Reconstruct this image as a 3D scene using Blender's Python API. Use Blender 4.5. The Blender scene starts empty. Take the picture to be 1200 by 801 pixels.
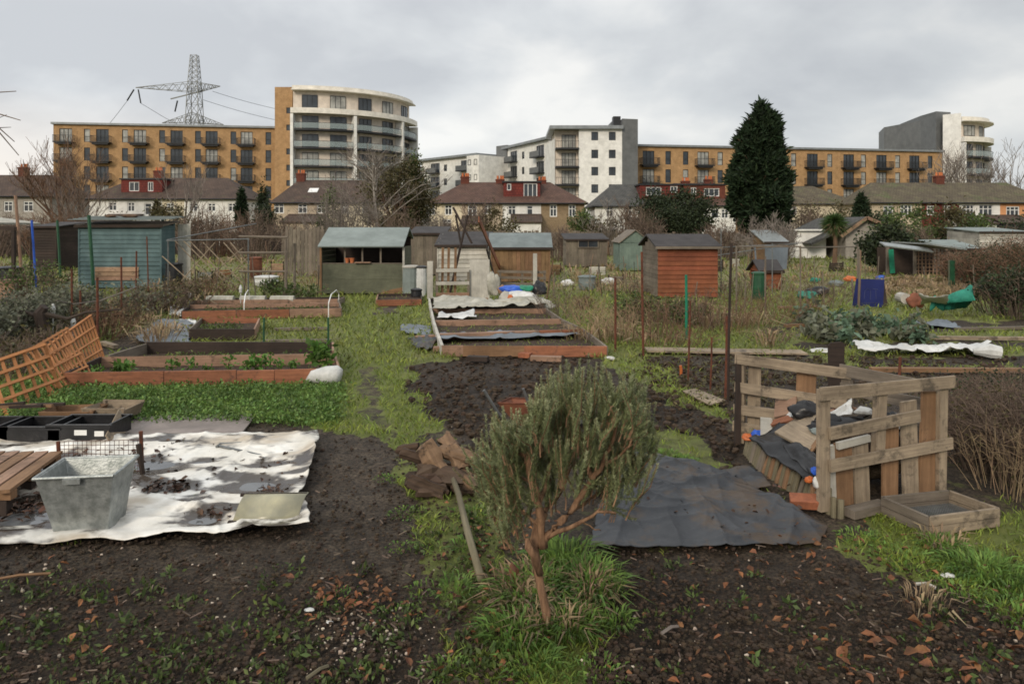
import bpy, math, random
import numpy as np
from mathutils import Vector, Matrix
random.seed(7); rng = np.random.default_rng(11)
R = math.radians; PI = math.pi
scene = bpy.context.scene
COL = scene.collection
F, H, HY, CX = 850.0, 2.1, 265.0, 600.0      # focal length, eye height, horizon row, centre column of the photo
def gp(px, py, z=0.0):
    d = F*(H-z)/(py-HY); return Vector(((px-CX)/F*d, d, z))
def at(px, py, d): return Vector(((px-CX)/F*d, d, H-(py-HY)/F*d))
def X(px, d): return (px-CX)/F*d
def Z(py, d): return H-(py-HY)/F*d
def U(a, b): return random.uniform(a, b)

# ---------------------------------------------------------------- materials
def mat(name, col, col2=None, rough=.8, scale=4, bump=.25, metal=0, island=0.0, uv=False, stretch=(1,1,1), spots=None, spec=.3,
        bscale=None, lo=.35, hi=.65, objvar=0.0, trans=0.0, bdist=.02, grime=.78):
    m = bpy.data.materials.new(name); m.use_nodes = True
    nt = m.node_tree; N = nt.nodes; L = nt.links; N.clear()
    out = N.new('ShaderNodeOutputMaterial'); b = N.new('ShaderNodeBsdfPrincipled'); L.new(b.outputs[0], out.inputs[0])
    b.inputs['Roughness'].default_value = rough; b.inputs['Metallic'].default_value = metal
    b.inputs['Specular IOR Level'].default_value = spec
    tc = N.new('ShaderNodeTexCoord'); mp = N.new('ShaderNodeMapping'); mp.inputs['Scale'].default_value = stretch
    L.new(tc.outputs['UV' if uv else 'Object'], mp.inputs[0])
    n = N.new('ShaderNodeTexNoise'); n.inputs['Scale'].default_value = scale; n.inputs['Detail'].default_value = 7; n.inputs['Roughness'].default_value = .65
    L.new(mp.outputs[0], n.inputs['Vector'])
    cr = N.new('ShaderNodeValToRGB'); col2 = col2 or tuple(c*.6 for c in col)
    cr.color_ramp.elements[0].position = lo; cr.color_ramp.elements[1].position = hi
    cr.color_ramp.elements[0].color = (*col2, 1); cr.color_ramp.elements[1].color = (*col, 1)
    L.new(n.outputs['Fac'], cr.inputs[0]); c = cr.outputs[0]
    if spots:                                          # (colour, scale, threshold) second layer of dirt, moss or rust
        n2 = N.new('ShaderNodeTexNoise'); n2.inputs['Scale'].default_value = spots[1]; n2.inputs['Detail'].default_value = 8
        n2.inputs['Roughness'].default_value = .7
        L.new(tc.outputs['Object'], n2.inputs['Vector'])
        r2 = N.new('ShaderNodeMapRange'); r2.inputs[1].default_value = spots[2]; r2.inputs[2].default_value = spots[2]+.1
        L.new(n2.outputs['Fac'], r2.inputs[0])
        mx = N.new('ShaderNodeMix'); mx.data_type = 'RGBA'; L.new(r2.outputs[0], mx.inputs[0]); L.new(c, mx.inputs[6]); mx.inputs[7].default_value = (*spots[0], 1)
        c = mx.outputs[2]
    if not island and not objvar or uv:
        ng = N.new('ShaderNodeTexNoise'); ng.inputs['Scale'].default_value = 1.1; ng.inputs['Detail'].default_value = 9; ng.inputs['Roughness'].default_value = .72
        L.new(tc.outputs['Object'], ng.inputs['Vector']); rg = N.new('ShaderNodeMapRange'); rg.inputs[1].default_value = .35; rg.inputs[2].default_value = .65; rg.inputs[3].default_value = grime; rg.inputs[4].default_value = 1.08; L.new(ng.outputs['Fac'], rg.inputs[0])
        vg = N.new('ShaderNodeVectorMath'); vg.operation = 'SCALE'; L.new(c, vg.inputs[0]); L.new(rg.outputs[0], vg.inputs['Scale']); c = vg.outputs[0]
    if island or objvar:
        hs = N.new('ShaderNodeHueSaturation'); L.new(c, hs.inputs['Color'])
        mr = N.new('ShaderNodeMapRange'); k = island or objvar
        mr.inputs[3].default_value = 1-k; mr.inputs[4].default_value = 1+k
        if island:
            g = N.new('ShaderNodeNewGeometry'); L.new(g.outputs['Random Per Island'], mr.inputs[0])
            m2 = N.new('ShaderNodeMapRange'); m2.inputs[3].default_value = .5-(.004 if 'dead' in name or 'wet' in name else .035)*min(1, k*1.5); m2.inputs[4].default_value = .5+.02*min(1, k*1.5)
            ml = N.new('ShaderNodeMath'); ml.operation = 'MULTIPLY'; ml.inputs[1].default_value = 7.31
            fr = N.new('ShaderNodeMath'); fr.operation = 'FRACT'
            L.new(g.outputs['Random Per Island'], ml.inputs[0]); L.new(ml.outputs[0], fr.inputs[0]); L.new(fr.outputs[0], m2.inputs[0]); L.new(m2.outputs[0], hs.inputs['Hue'])
        else:
            g = N.new('ShaderNodeObjectInfo'); L.new(g.outputs['Random'], mr.inputs[0])
        L.new(mr.outputs[0], hs.inputs['Value']); c = hs.outputs[0]
    L.new(c, b.inputs['Base Color'])
    if bump:
        nb = N.new('ShaderNodeTexNoise'); nb.inputs['Scale'].default_value = bscale or scale*4; nb.inputs['Detail'].default_value = 6
        L.new(mp.outputs[0], nb.inputs['Vector'])
        bp = N.new('ShaderNodeBump'); bp.inputs['Strength'].default_value = bump; bp.inputs['Distance'].default_value = bdist
        L.new(nb.outputs['Fac'], bp.inputs['Height']); L.new(bp.outputs[0], b.inputs['Normal'])
    if trans:
        tr = N.new('ShaderNodeBsdfTranslucent'); L.new(c, tr.inputs[0]); ms = N.new('ShaderNodeMixShader'); ms.inputs[0].default_value = trans
        L.new(b.outputs[0], ms.inputs[1]); L.new(tr.outputs[0], ms.inputs[2]); L.new(ms.outputs[0], out.inputs[0])
    return m
def wood(name, col, col2=None, rough=.8, spots=None, island=.22, bump=.4):
    return mat(name, col, col2, rough, scale=1, bump=bump, uv=True, grime=.55, stretch=(2.5, 34, 1), spots=spots, island=island, bscale=1.6, lo=.3, hi=.7, bdist=.01)
def leafm(name, col, col2, island=.4, trans=.25, rough=.55):
    return mat(name, col, col2, rough, scale=3, bump=0, island=island, trans=trans, spec=.25)
M = {}
def tiles(name, col, col2, spots=None, row=.28, w=.3):
    m = mat(name, col, col2, .85, scale=1.2, bump=0, spots=spots)
    nt = m.node_tree; N = nt.nodes; L = nt.links; b = [n for n in N if n.type == 'BSDF_PRINCIPLED'][0]
    tc = N.new('ShaderNodeTexCoord'); br = N.new('ShaderNodeTexBrick'); br.inputs['Scale'].default_value = 1
    br.inputs['Brick Width'].default_value = w; br.inputs['Row Height'].default_value = row; br.inputs['Mortar Size'].default_value = .02
    br.inputs['Color1'].default_value = (1,1,1,1); br.inputs['Color2'].default_value = (.72,.72,.72,1); br.inputs['Mortar'].default_value = (.35,.35,.35,1)
    L.new(tc.outputs['UV'], br.inputs['Vector'])
    mx = N.new('ShaderNodeMix'); mx.data_type = 'RGBA'; mx.blend_type = 'MULTIPLY'; mx.inputs[0].default_value = .75
    src = b.inputs['Base Color'].links[0].from_socket
    L.new(src, mx.inputs[6]); L.new(br.outputs[0], mx.inputs[7]); L.new(mx.outputs[2], b.inputs['Base Color'])
    bp = N.new('ShaderNodeBump'); bp.inputs['Strength'].default_value = .5; bp.inputs['Distance'].default_value = .02
    L.new(br.outputs['Fac'], bp.inputs['Height']); bp.invert = True; L.new(bp.outputs[0], b.inputs['Normal'])
    return m
M['brick_orange'] = tiles('orange brick', (.68,.42,.205), (.54,.325,.155), row=.075, w=.225)
M['brick_tan'] = tiles('tan brick', (.42,.31,.19), (.32,.23,.14), row=.075, w=.225)
M['brick_red'] = tiles('red brick', (.24,.075,.045), (.16,.05,.035), row=.075, w=.225)
M['roof_brown'] = tiles('brown roof tiles', (.105,.07,.052), (.065,.045,.036), spots=((.10,.10,.05), .9, .58))
M['roof_red'] = tiles('red brown roof tiles', (.135,.075,.055), (.09,.052,.04), spots=((.10,.08,.055), 1.2, .58))
M['roof_moss'] = tiles('mossy roof tiles', (.135,.115,.068), (.09,.07,.05), spots=((.105,.115,.05), .5, .55))
M['roof_slate'] = tiles('grey slates', (.10,.098,.09), (.065,.065,.062), spots=((.12,.11,.08), .9, .6))
M['tile_hung'] = tiles('dark red hung tiles', (.20,.04,.03), (.13,.03,.025))
M['render_white'] = mat('white render', (.78,.77,.73), (.66,.65,.61), .8, .6, .08, spots=((.55,.53,.48), 1.1, .62))
M['render_cream'] = mat('cream render', (.70,.62,.46), (.6,.52,.38), .8, .6, .08)
M['render_beige'] = mat('beige render', (.50,.41,.30), (.40,.33,.24), .85, .7, .1)
M['render_pebble'] = mat('grey pebbledash', (.36,.33,.29), (.26,.24,.21), .9, 3, .4)
M['render_orange'] = mat('orange render', (.62,.30,.14), (.52,.25,.12), .8, .7, .08)
M['cream_panel'] = mat('off white cladding', (.78,.74,.66), (.70,.66,.58), .6, .4, .03)
M['pink_panel'] = mat('pale blush wall', (.66,.58,.49), (.58,.51,.43), .7, .5, .03)
M['grey_clad'] = mat('mid grey cladding', (.145,.15,.15), (.12,.125,.125), .55, .3, .05)
M['grey_metal'] = mat('zinc roof metal', (.26,.28,.29), (.2,.215,.22), .45, 2, .05, .3)
M['dark_metal'] = mat('dark grey metal', (.035,.037,.04), (.025,.026,.028), .5, 3, .05, .3)
M['glass'] = mat('window glass', (.045,.055,.065), (.02,.025,.03), .12, .35, 0, spec=.6)
M['curtain'] = mat('window with pale blind', (.42,.42,.38), (.18,.18,.17), .35, .8, 0, spec=.5)
M['pvc'] = mat('white window frame', (.75,.75,.73), (.68,.68,.66), .4, 2, .02)
def glassy(name, col, alpha):
    m = bpy.data.materials.new(name); m.use_nodes = True; nt = m.node_tree; N = nt.nodes; L = nt.links
    b = [n for n in N if n.type == 'BSDF_PRINCIPLED'][0]; b.inputs['Base Color'].default_value = (*col,1); b.inputs['Alpha'].default_value = alpha
    b.inputs['Roughness'].default_value = .12
    return m
M['rail_glass'] = glassy('balcony rail glass', (.35,.42,.42), .35)
# timber and metals of the allotment
M['w_grey'] = wood('weathered grey timber', (.22,.185,.14), (.12,.10,.078), spots=((.07,.08,.04), 3, .62))
M['w_pale'] = wood('pale pallet timber', (.37,.30,.205), (.19,.15,.105), spots=((.11,.09,.065), 5, .53))
M['w_brown'] = wood('brown board', (.27,.165,.085), (.17,.10,.05), spots=((.08,.055,.035), 4, .6))
M['w_orange'] = wood('orange stained board', (.34,.15,.07), (.19,.085,.042), spots=((.13,.065,.04), 5, .56), island=.3)
M['w_pinkish'] = wood('faded pinkish board', (.36,.23,.15), (.22,.14,.09), spots=((.11,.075,.05), 5, .56))
M['w_trellis'] = wood('orange trellis slats', (.50,.235,.085), (.37,.165,.055), spots=((.22,.11,.05), 5, .63))
M['w_shed_red'] = wood('red brown shed boards', (.27,.09,.04), (.17,.055,.026), island=.12)
M['w_dark'] = wood('dark damp wood', (.05,.035,.026), (.028,.02,.016))
M['w_green'] = wood('green tinged plywood', (.15,.155,.105), (.10,.105,.07), spots=((.20,.16,.10), 2.5, .6), island=.08)
M['w_white'] = wood('white washed board', (.52,.50,.44), (.40,.38,.33))
M['w_post'] = wood('mossy grey pole', (.20,.175,.11), (.10,.09,.055))
M['felt_grey'] = mat('grey green roofing felt', (.23,.265,.255), (.18,.21,.20), .85, 1.5, .15)
M['felt_dark'] = mat('dark roofing felt', (.06,.055,.055), (.038,.035,.035), .9, 2, .3)
M['felt_blue'] = mat('blue grey roofing felt', (.19,.22,.22), (.14,.165,.165), .85, 1.5, .2)
M['teal'] = mat('faded teal boards', (.105,.165,.17), (.065,.11,.115), .75, 2, .2, spots=((.16,.17,.15), 4, .63))
M['teal_light'] = mat('pale green boards', (.17,.225,.185), (.11,.15,.125), .75, 2, .2)
M['rust'] = mat('rusty steel', (.16,.055,.03), (.07,.028,.018), .9, 14, .4)
M['rust_brown'] = mat('rust brown sheet', (.24,.09,.05), (.13,.05,.032), .85, 6, .3)
M['galv'] = mat('galvanised steel', (.40,.42,.41), (.22,.24,.23), .42, 16, .12, .65, spots=((.42,.43,.40), 9, .6))
M['steel'] = mat('dull grey steel', (.20,.21,.21), (.12,.125,.125), .5, 8, .15, .5)
M['black_plastic'] = mat('black plastic', (.022,.022,.024), (.012,.012,.013), .35, 5, .2, spots=((.08,.07,.06), 6, .68))
M['membrane'] = mat('grey weed membrane', (.040,.043,.048), (.018,.020,.024), .46, 3.5, .6, spots=((.060,.042,.028), 3.0, .50), bscale=5, spec=.32, bdist=.03)
M['bluegrey'] = mat('blue grey sheet', (.13,.155,.18), (.08,.095,.11), .5, 2, .3, spots=((.09,.07,.05), 3, .6), spec=.5)
M['white_tarp'] = mat('dirty white tarpaulin', (.76,.74,.69), (.60,.56,.48), .38, 2.2, .5, spots=((.22,.175,.13), 2.6, .545), bscale=5, grime=.8, bdist=.04)
M['white_bag'] = mat('white plastic sack', (.62,.62,.60), (.46,.46,.44), .4, 6, .4, spots=((.30,.28,.25), 9, .6))
M['cloth_pale'] = mat('weathered pale sheet', (.44,.42,.36), (.28,.27,.22), .7, 4, .5, spots=((.20,.18,.13), 5, .58))
M['blue'] = mat('deep blue board', (.02,.028,.13), (.014,.02,.10), .5, 3, .1)
M['blue_line'] = mat('faint pale drawing', (.06,.07,.16), (.05,.06,.14), .6, 3, 0)
M['blue_bright'] = mat('bright blue plastic', (.03,.12,.55), (.02,.07,.38), .4, 6, .2)
M['green_plastic'] = mat('green plastic', (.02,.22,.13), (.012,.14,.08), .4, 6, .2)
M['green_net'] = mat('sea green netting', (.03,.24,.17), (.018,.15,.11), .75, 6, .5)
M['green_paint'] = mat('dark green paint', (.02,.085,.04), (.012,.05,.025), .5, 5, .1)
M['orange_plastic'] = mat('orange plastic', (.55,.15,.04), (.38,.10,.03), .4, 6, .1)
M['terracotta'] = mat('terracotta', (.55,.18,.07), (.42,.13,.05), .8, 6, .1)
M['brickwork'] = mat('worn red brick', (.33,.12,.06), (.22,.08,.045), .9, 12, .4)
M['soil'] = mat('dark damp soil', (.062,.042,.026), (.024,.016,.010), .92, 18, .9, island=.35, bscale=60, spec=.3)
M['pebble'] = mat('pale pebbles', (.42,.37,.30), (.28,.22,.16), .8, 20, .2, island=.5)
M['litter'] = mat('red brown dead leaves', (.24,.095,.042), (.085,.036,.02), .7, 12, .2, island=.5, trans=.1)
M['bark'] = mat('brown bark', (.17,.105,.065), (.085,.055,.035), .9, 10, .6, stretch=(1,1,.25))
M['bark_red'] = mat('warm flaking rosemary bark', (.30,.175,.10), (.11,.06,.035), .9, 34, 1.0, stretch=(1,1,.18), bscale=60, bdist=.008)
M['bark_pale'] = mat('pale birch bark', (.36,.33,.29), (.20,.17,.14), .85, 3, .3)
M['twig'] = mat('grey brown twigs', (.155,.115,.085), (.085,.062,.047), .9, 2, 0, island=.35)
M['twig_grey'] = mat('grey twigs', (.20,.175,.15), (.12,.10,.085), .9, 2, 0, island=.3)
M['twig_red'] = mat('reddish twigs', (.165,.10,.06), (.095,.058,.038), .9, 2, 0, island=.35)
M['straw'] = mat('dry straw stalks', (.34,.26,.15), (.19,.135,.08), .85, 2, 0, island=.4, trans=.15)
M['cypress'] = leafm('dark cypress foliage', (.022,.042,.016), (.010,.020,.009), .55, .1, .8)
M['holly'] = leafm('dark evergreen leaves', (.035,.05,.02), (.016,.024,.012), .5, .12, .7)
M['leaf_green'] = leafm('green shrub leaves', (.09,.13,.035), (.04,.06,.02), .5)
M['leaf_olive'] = leafm('olive brown leaves', (.11,.10,.04), (.055,.045,.022), .5)
M['leaf_grey'] = leafm('grey green leaves', (.17,.18,.125), (.085,.09,.06), .4)
M['leaf_bright'] = leafm('bright green leaves', (.12,.23,.045), (.06,.12,.025), .4)
M['rosemary'] = leafm('rosemary needles', (.26,.29,.14), (.13,.155,.065), .4, .25, .5)
M['rosemary_tip'] = leafm('young rosemary needles', (.34,.35,.19), (.20,.22,.11), .3, .3, .5)
M['weed_leaf'] = leafm('low weed leaves', (.14,.235,.06), (.065,.115,.03), .5)
M['palm'] = leafm('palm fronds', (.06,.11,.03), (.03,.055,.018), .45)
M['cabbage'] = leafm('blue green brassica leaves', (.13,.20,.13), (.06,.10,.06), .4)
M['grass'] = leafm('grass blades', (.22,.275,.05), (.12,.17,.033), .45, .3)
M['grass_lush'] = leafm('lush grass blades', (.15,.25,.055), (.08,.145,.03), .45, .3)
M['grass_field'] = leafm('rough allotment grass', (.21,.255,.055), (.12,.15,.04), .5, .3)
M['puddle'] = mat('murky rain water', (.13,.135,.14), (.10,.10,.10), .06, 3, .0, spec=.6)

# ---------------------------------------------------------------- mesh builder
class MB:
    def __init__(s): s.V = []; s.F = []; s.T = []
    def face(s, idx, uv=None): s.F.append(tuple(idx)); s.T.append(uv if uv else [(0,0)]*len(idx))
    def quad(s, a, b, c, d, uv=None):
        n = len(s.V); s.V += [tuple(a), tuple(b), tuple(c), tuple(d)]
        if uv is None:
            a_, b_, d_ = Vector(a), Vector(b), Vector(d); w = (b_-a_).length; h = (d_-a_).length; uv = [(0,0),(w,0),(w,h),(0,h)]
        s.face((n,n+1,n+2,n+3), uv)
    def beam(s, p, q, w, h, up=(0,0,1), jit=0.0, taper=1.0):
        p, q = Vector(p), Vector(q); a = q-p; L = a.length
        if L < 1e-6: return s
        a.normalize(); u = Vector(up)
        if abs(a.dot(u)) > .98: u = Vector((0,1,0)) if abs(a.y) < .9 else Vector((1,0,0))
        sd = a.cross(u).normalized(); u = sd.cross(a).normalized(); n = len(s.V)
        for P, k in ((p,1),(q,taper)):
            for sx, sz in ((-1,-1),(1,-1),(1,1),(-1,1)):
                v = P + sd*(sx*w/2*k) + u*(sz*h/2*k)
                if jit: v += Vector((U(-jit,jit),U(-jit,jit),U(-jit,jit)))
                s.V.append(tuple(v))
        o = random.random()*50; t = random.random()*50
        for i, (j, wd) in enumerate(((1,w),(2,h),(3,w),(0,h))):
            s.face((n+i, n+j, n+4+j, n+4+i), [(o,t+i*3),(o,t+i*3+wd),(o+L,t+i*3+wd),(o+L,t+i*3)])
        s.face((n+3,n+2,n+1,n), [(o,t),(o,t+w),(o+.02,t+w),(o+.02,t)]); s.face((n+4,n+5,n+6,n+7), [(o,t),(o,t+w),(o+.02,t+w),(o+.02,t)])
        return s
    def box(s, c, sz, rz=0.0, jit=0.0):
        c = Vector(c); d = Vector((math.cos(rz), math.sin(rz), 0))*sz[0]/2
        return s.beam(c-d, c+d, sz[1], sz[2], jit=jit)
    def tube(s, pts, rad, n=6, cap=True):
        pts = [Vector(p) for p in pts]
        if not hasattr(rad, '__len__'): rad = [rad]*len(pts)
        b = len(s.V); m = len(pts); L = 0
        ref = Vector((.31,.17,.93)).normalized()
        for i, p in enumerate(pts):
            t = (pts[min(i+1,m-1)] - pts[max(i-1,0)])
            t = t.normalized() if t.length > 1e-9 else Vector((0,0,1))
            r = ref if abs(t.dot(ref)) < .9 else Vector((1,0,0))
            x = t.cross(r).normalized(); y = t.cross(x)
            for k in range(n):
                a = 2*PI*k/n; s.V.append(tuple(p + (x*math.cos(a)+y*math.sin(a))*rad[i]))
        for i in range(m-1):
            l = (pts[i+1]-pts[i]).length
            for k in range(n):
                k2 = (k+1) % n
                s.face((b+i*n+k, b+i*n+k2, b+(i+1)*n+k2, b+(i+1)*n+k), [(L,k*.05),(L,k*.05+.05),(L+l,k*.05+.05),(L+l,k*.05)])
            L += l
        if cap: s.face(tuple(b+k for k in range(n))[::-1]); s.face(tuple(b+(m-1)*n+k for k in range(n)))
        return s
    def prism(s, poly, axis, lo, hi):
        """poly of 2D points extruded along axis ('x','y','z') from lo to hi"""
        def P(a, b, t): return {'x': (t,a,b), 'y': (a,t,b), 'z': (a,b,t)}[axis]
        n = len(s.V); m = len(poly)
        s.V += [P(a,b,lo) for a,b in poly] + [P(a,b,hi) for a,b in poly]
        for i in range(m):
            j = (i+1) % m; w = math.dist(poly[i], poly[j]); L = abs(hi-lo)
            s.face((n+i,n+j,n+m+j,n+m+i), [(0,0),(0,w),(L,w),(L,0)])
        s.face(tuple(range(n+m-1, n-1, -1)), [poly[k] for k in range(m-1,-1,-1)]); s.face(tuple(range(n+m, n+2*m)), list(poly))
        return s
    def lump(s, c, r, sq=(1,1,1), n=7, rough=.2):
        c = Vector(c); rings = max(3, n//2+1); b = len(s.V); ph = U(0,6)
        s.V.append(tuple(c+Vector((0,0,-r*sq[2]))))
        for i in range(1, rings):
            th = PI*i/rings
            for k in range(n):
                a = 2*PI*k/n+ph; rr = r*(1+U(-rough,rough))
                s.V.append(tuple(c+Vector((rr*math.sin(th)*math.cos(a)*sq[0], rr*math.sin(th)*math.sin(a)*sq[1], -rr*math.cos(th)*sq[2]))))
        s.V.append(tuple(c+Vector((0,0,r*sq[2])))); e = len(s.V)-1
        for k in range(n):
            k2 = (k+1) % n; s.face((b, b+1+k2, b+1+k)); s.face((e, e-n+k, e-n+k2))
            for i in range(rings-2): s.face((b+1+i*n+k, b+1+i*n+k2, b+1+(i+1)*n+k2, b+1+(i+1)*n+k))
        return s
    def build(s, name, m, parent=None, world=True, smooth=False, origin=None, bevel=0):
        off = Vector((0,0,0))
        if parent is not None and world:
            off = Vector(parent.location)
            if parent.parent: off = off + Vector(parent.parent.location)
        if parent is None:
            if origin is None and s.V:
                a = np.array(s.V); off = Vector(((a[:,0].min()+a[:,0].max())/2, (a[:,1].min()+a[:,1].max())/2, a[:,2].min()))
            else: off = Vector(origin or (0,0,0))
        me = bpy.data.meshes.new(name)
        me.from_pydata([(v[0]-off.x, v[1]-off.y, v[2]-off.z) for v in s.V], [], s.F)
        uv = me.uv_layers.new(name='UVMap'); flat = [c for t in s.T for p in t for c in p[:2]]; uv.data.foreach_set('uv', flat)
        me.materials.append(M[m] if isinstance(m, str) else m)
        if smooth: me.polygons.foreach_set('use_smooth', [True]*len(me.polygons))
        me.update(); o = bpy.data.objects.new(name, me); COL.objects.link(o)
        if parent is not None: o.parent = parent
        else: o.location = off
        if bevel:
            bv = o.modifiers.new('bevel', 'BEVEL'); bv.width = bevel; bv.segments = 2; bv.limit_method = 'ANGLE'
        return o
def bulk(name, V, k, m, parent=None, off=None, smooth=False):
    """V: (N*k,3) array, faces of k consecutive vertices"""
    V = np.asarray(V, float)
    if off is None:
        if parent is not None: off = np.array(parent.location)
        else: off = np.array([V[:,0].mean(), V[:,1].mean(), max(0, V[:,2].min())])
    V = V-off; me = bpy.data.meshes.new(name); n = len(V)//k
    me.vertices.add(n*k); me.vertices.foreach_set('co', V[:n*k].ravel()); me.loops.add(n*k); me.loops.foreach_set('vertex_index', np.arange(n*k, dtype=np.int32))
    me.polygons.add(n); me.polygons.foreach_set('loop_start', np.arange(0, n*k, k, dtype=np.int32)); me.polygons.foreach_set('loop_total', np.full(n, k, dtype=np.int32))
    me.materials.append(M[m] if isinstance(m, str) else m); me.update(calc_edges=True)
    o = bpy.data.objects.new(name, me); COL.objects.link(o)
    if parent is not None: o.parent = parent
    else: o.location = off
    return o
def tag(o, label=None, cat=None, group=None, kind=None):
    if label: o['label'] = label
    if cat: o['category'] = cat
    if group: o['group'] = group
    if kind: o['kind'] = kind
    return o
def thing(name, label, cat, loc=(0,0,0), rz=0, group=None):
    o = bpy.data.objects.new(name, None); COL.objects.link(o); o.location = loc; o.rotation_euler = (0,0,rz); o.empty_display_size = .2
    return tag(o, label, cat, group)
def clone(root, loc=None, rz=None, label=None, scale=None):
    r = root.copy(); COL.objects.link(r)
    if loc is not None: r.location = loc
    if rz is not None: r.rotation_euler = (0,0,rz)
    if scale: r.scale = (scale,)*3
    if label: r['label'] = label
    for ch in list(root.children):
        c = ch.copy(); COL.objects.link(c); c.parent = r
        for g in list(ch.children):
            e = g.copy(); COL.objects.link(e); e.parent = c
    return r
# numpy noise
_perm = rng.integers(0, 2**31, size=(256,256)).astype(float)/2**31
def vnoise(x, y):
    x = np.asarray(x, float); y = np.asarray(y, float); xi = np.floor(x).astype(int); yi = np.floor(y).astype(int); fx = x-xi; fy = y-yi
    fx = fx*fx*(3-2*fx); fy = fy*fy*(3-2*fy); g = lambda a, b: _perm[a & 255, b & 255]
    return (g(xi,yi)*(1-fx)+g(xi+1,yi)*fx)*(1-fy)+(g(xi,yi+1)*(1-fx)+g(xi+1,yi+1)*fx)*fy
def fbm(x, y, o=4):
    s = 0; a = .5; t = 0
    for i in range(o): s = s+a*vnoise(x*2**i+i*17.3, y*2**i+i*9.1); t += a; a *= .55
    return s/t
def leaves(P, size, aspect=.5, updir=None, spread=1.0, droop=0):
    """diamond leaves at points P"""
    P = np.asarray(P, float); n = len(P); d = rng.normal(size=(n,3))*spread
    if updir is not None: d = d+np.asarray(updir)
    d /= np.linalg.norm(d, axis=1)[:,None]+1e-9; r = rng.normal(size=(n,3)); s = np.cross(d, r); s /= np.linalg.norm(s, axis=1)[:,None]+1e-9
    L = (size*(.6+.8*rng.random(n)))[:,None]; w = L*aspect/2
    V = np.empty((n,4,3)); V[:,0] = P; V[:,1] = P+d*L*.45+s*w; V[:,2] = P+d*L; V[:,3] = P+d*L*.45-s*w
    V[:,2,2] -= droop*L[:,0]
    return V.reshape(-1,3)

# ---------------------------------------------------------------- ground zones (outlines on the ground plane)
def inpoly(x, y, poly):
    r = np.zeros(np.shape(x), bool); n = len(poly); j = n-1
    for i in range(n):
        xi, yi = poly[i]; xj, yj = poly[j]
        c = ((yi > y) != (yj > y)) & (x < (xj-xi)*(y-yi)/((yj-yi) or 1e-9)+xi); r ^= c; j = i
    return r
# (outline, grassiness, tilled roughness, pale mud, dryness)
ZONES = [
 ([(-400,300),(1600,300),(1600,340),(-400,340)], .7,.1,.2,.8),
 ([(-400,340),(1600,340),(1600,440),(-400,440)], .85,.1,.1,.35),
 ([(-400,440),(400,440),(400,500),(-400,500)], .85,.1,.1,.1),
 ([(640,350),(960,345),(960,400),(755,412),(720,410),(660,372)], .88,.1,.1,.15),
 ([(400,345),(520,345),(505,400),(470,428),(500,470),(520,500),(500,520),(470,545),(380,515),(365,470),(395,440),(405,380)], .97,0,.2,.12),
 ([(432,425),(452,425),(455,470),(470,520),(452,520),(425,470)], .45,.1,.7,.2),
 ([(70,452),(400,452),(385,500),(300,492),(150,488),(40,500),(20,480)], 1,0,.1,0),
 ([(0,500),(130,485),(300,490),(385,500),(375,640),(0,660)], .25,.3,.3,.1),
 ([(372,500),(470,525),(480,580),(470,640),(500,700),(520,801),(520,1200),(-900,1500),(-900,645),(0,648),(370,625)], .05,.18,.75,.1),
 ([(-600,690),(330,665),(480,730),(520,1300),(-600,1300)], .22,.35,.30,.1),
 ([(470,540),(560,560),(600,640),(590,700),(620,801),(700,1200),(520,1200),(520,801),(500,700),(478,620)], .6,.3,.3,.15),
 ([(470,560),(495,610),(530,700),(545,740),(525,760),(500,690),(470,620)], .03,.1,1,.1),
 ([(585,650),(690,650),(740,720),(725,801),(740,1200),(600,1200),(585,760)], .7,.2,.2,.15),
 ([(472,428),(560,414),(720,418),(800,455),(855,500),(870,520),(870,560),(700,545),(560,545),(525,500),(490,460)], .03,1,.05,0),
 ([(690,418),(740,420),(800,450),(870,480),(868,498),(810,480),(740,445)], .9,0,.1,.1),
 ([(750,500),(790,500),(860,540),(840,560),(740,545)], .6,.3,.1,.2),
 ([(690,645),(972,640),(1000,650),(1100,690),(1200,740),(1700,900),(1700,1400),(700,1400),(715,801),(730,700)], .04,.8,.1,0),
 ([(965,640),(1030,590),(1080,620),(1200,600),(1700,600),(1700,830),(1200,735),(1120,690),(1010,665)], .72,.2,.2,.1),
 ([(755,418),(940,414),(1000,440),(880,470),(868,500),(800,440)], .36,.8,.3,.4),
 ([(870,490),(960,430),(1110,440),(1100,570),(960,600)], .05,.5,.1,.2),
 ([(1000,432),(1700,432),(1700,442),(1010,442)], .2,.7,.1,.2),
 ([(930,400),(1700,396),(1700,404),(935,408)], .25,.6,.2,.2),
 ([(900,378),(1600,372),(1600,384),(900,388)], .25,.6,.2,.3),
 ([(1000,418),(1180,416),(1500,424),(1500,430),(1010,428)], .25,.8,.1,.1),
 ([(120,395),(215,370),(222,402),(160,408),(110,430),(90,425)], .15,.3,.4,.5),
 ([(440,356),(470,356),(470,366),(440,366)], .3,.2,.6,.3),
 ([(350,690),(400,660),(470,690),(490,740),(400,740)], .12,.7,.05,.1),
]
def zones(x, y):
    """grass, tilled, mud, dry at ground points"""
    x = np.asarray(x, float); y = np.asarray(y, float); k = .10+.012*np.clip(y,0,60)
    qx = x+(fbm(x*2.1+3, y*2.1)-.5)*3.2*k; qy = y+(fbm(x*2.1+50, y*1.6+9)-.5)*3.2*k*(1+y*.03)
    ok = y > .9; d = np.where(ok, np.maximum(qy,.9), 5); px = CX+qx/d*F; py = HY+F*H/d
    out = [np.full(x.shape, v) for v in (.35,.3,.4,.2)]
    for poly, *v in ZONES:
        m = inpoly(px, py, poly) & ok
        for o, t in zip(out, v): o[m] = t
    far = y > 50
    out[0][far] = .8; out[3][far] = .6
    return out
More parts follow.
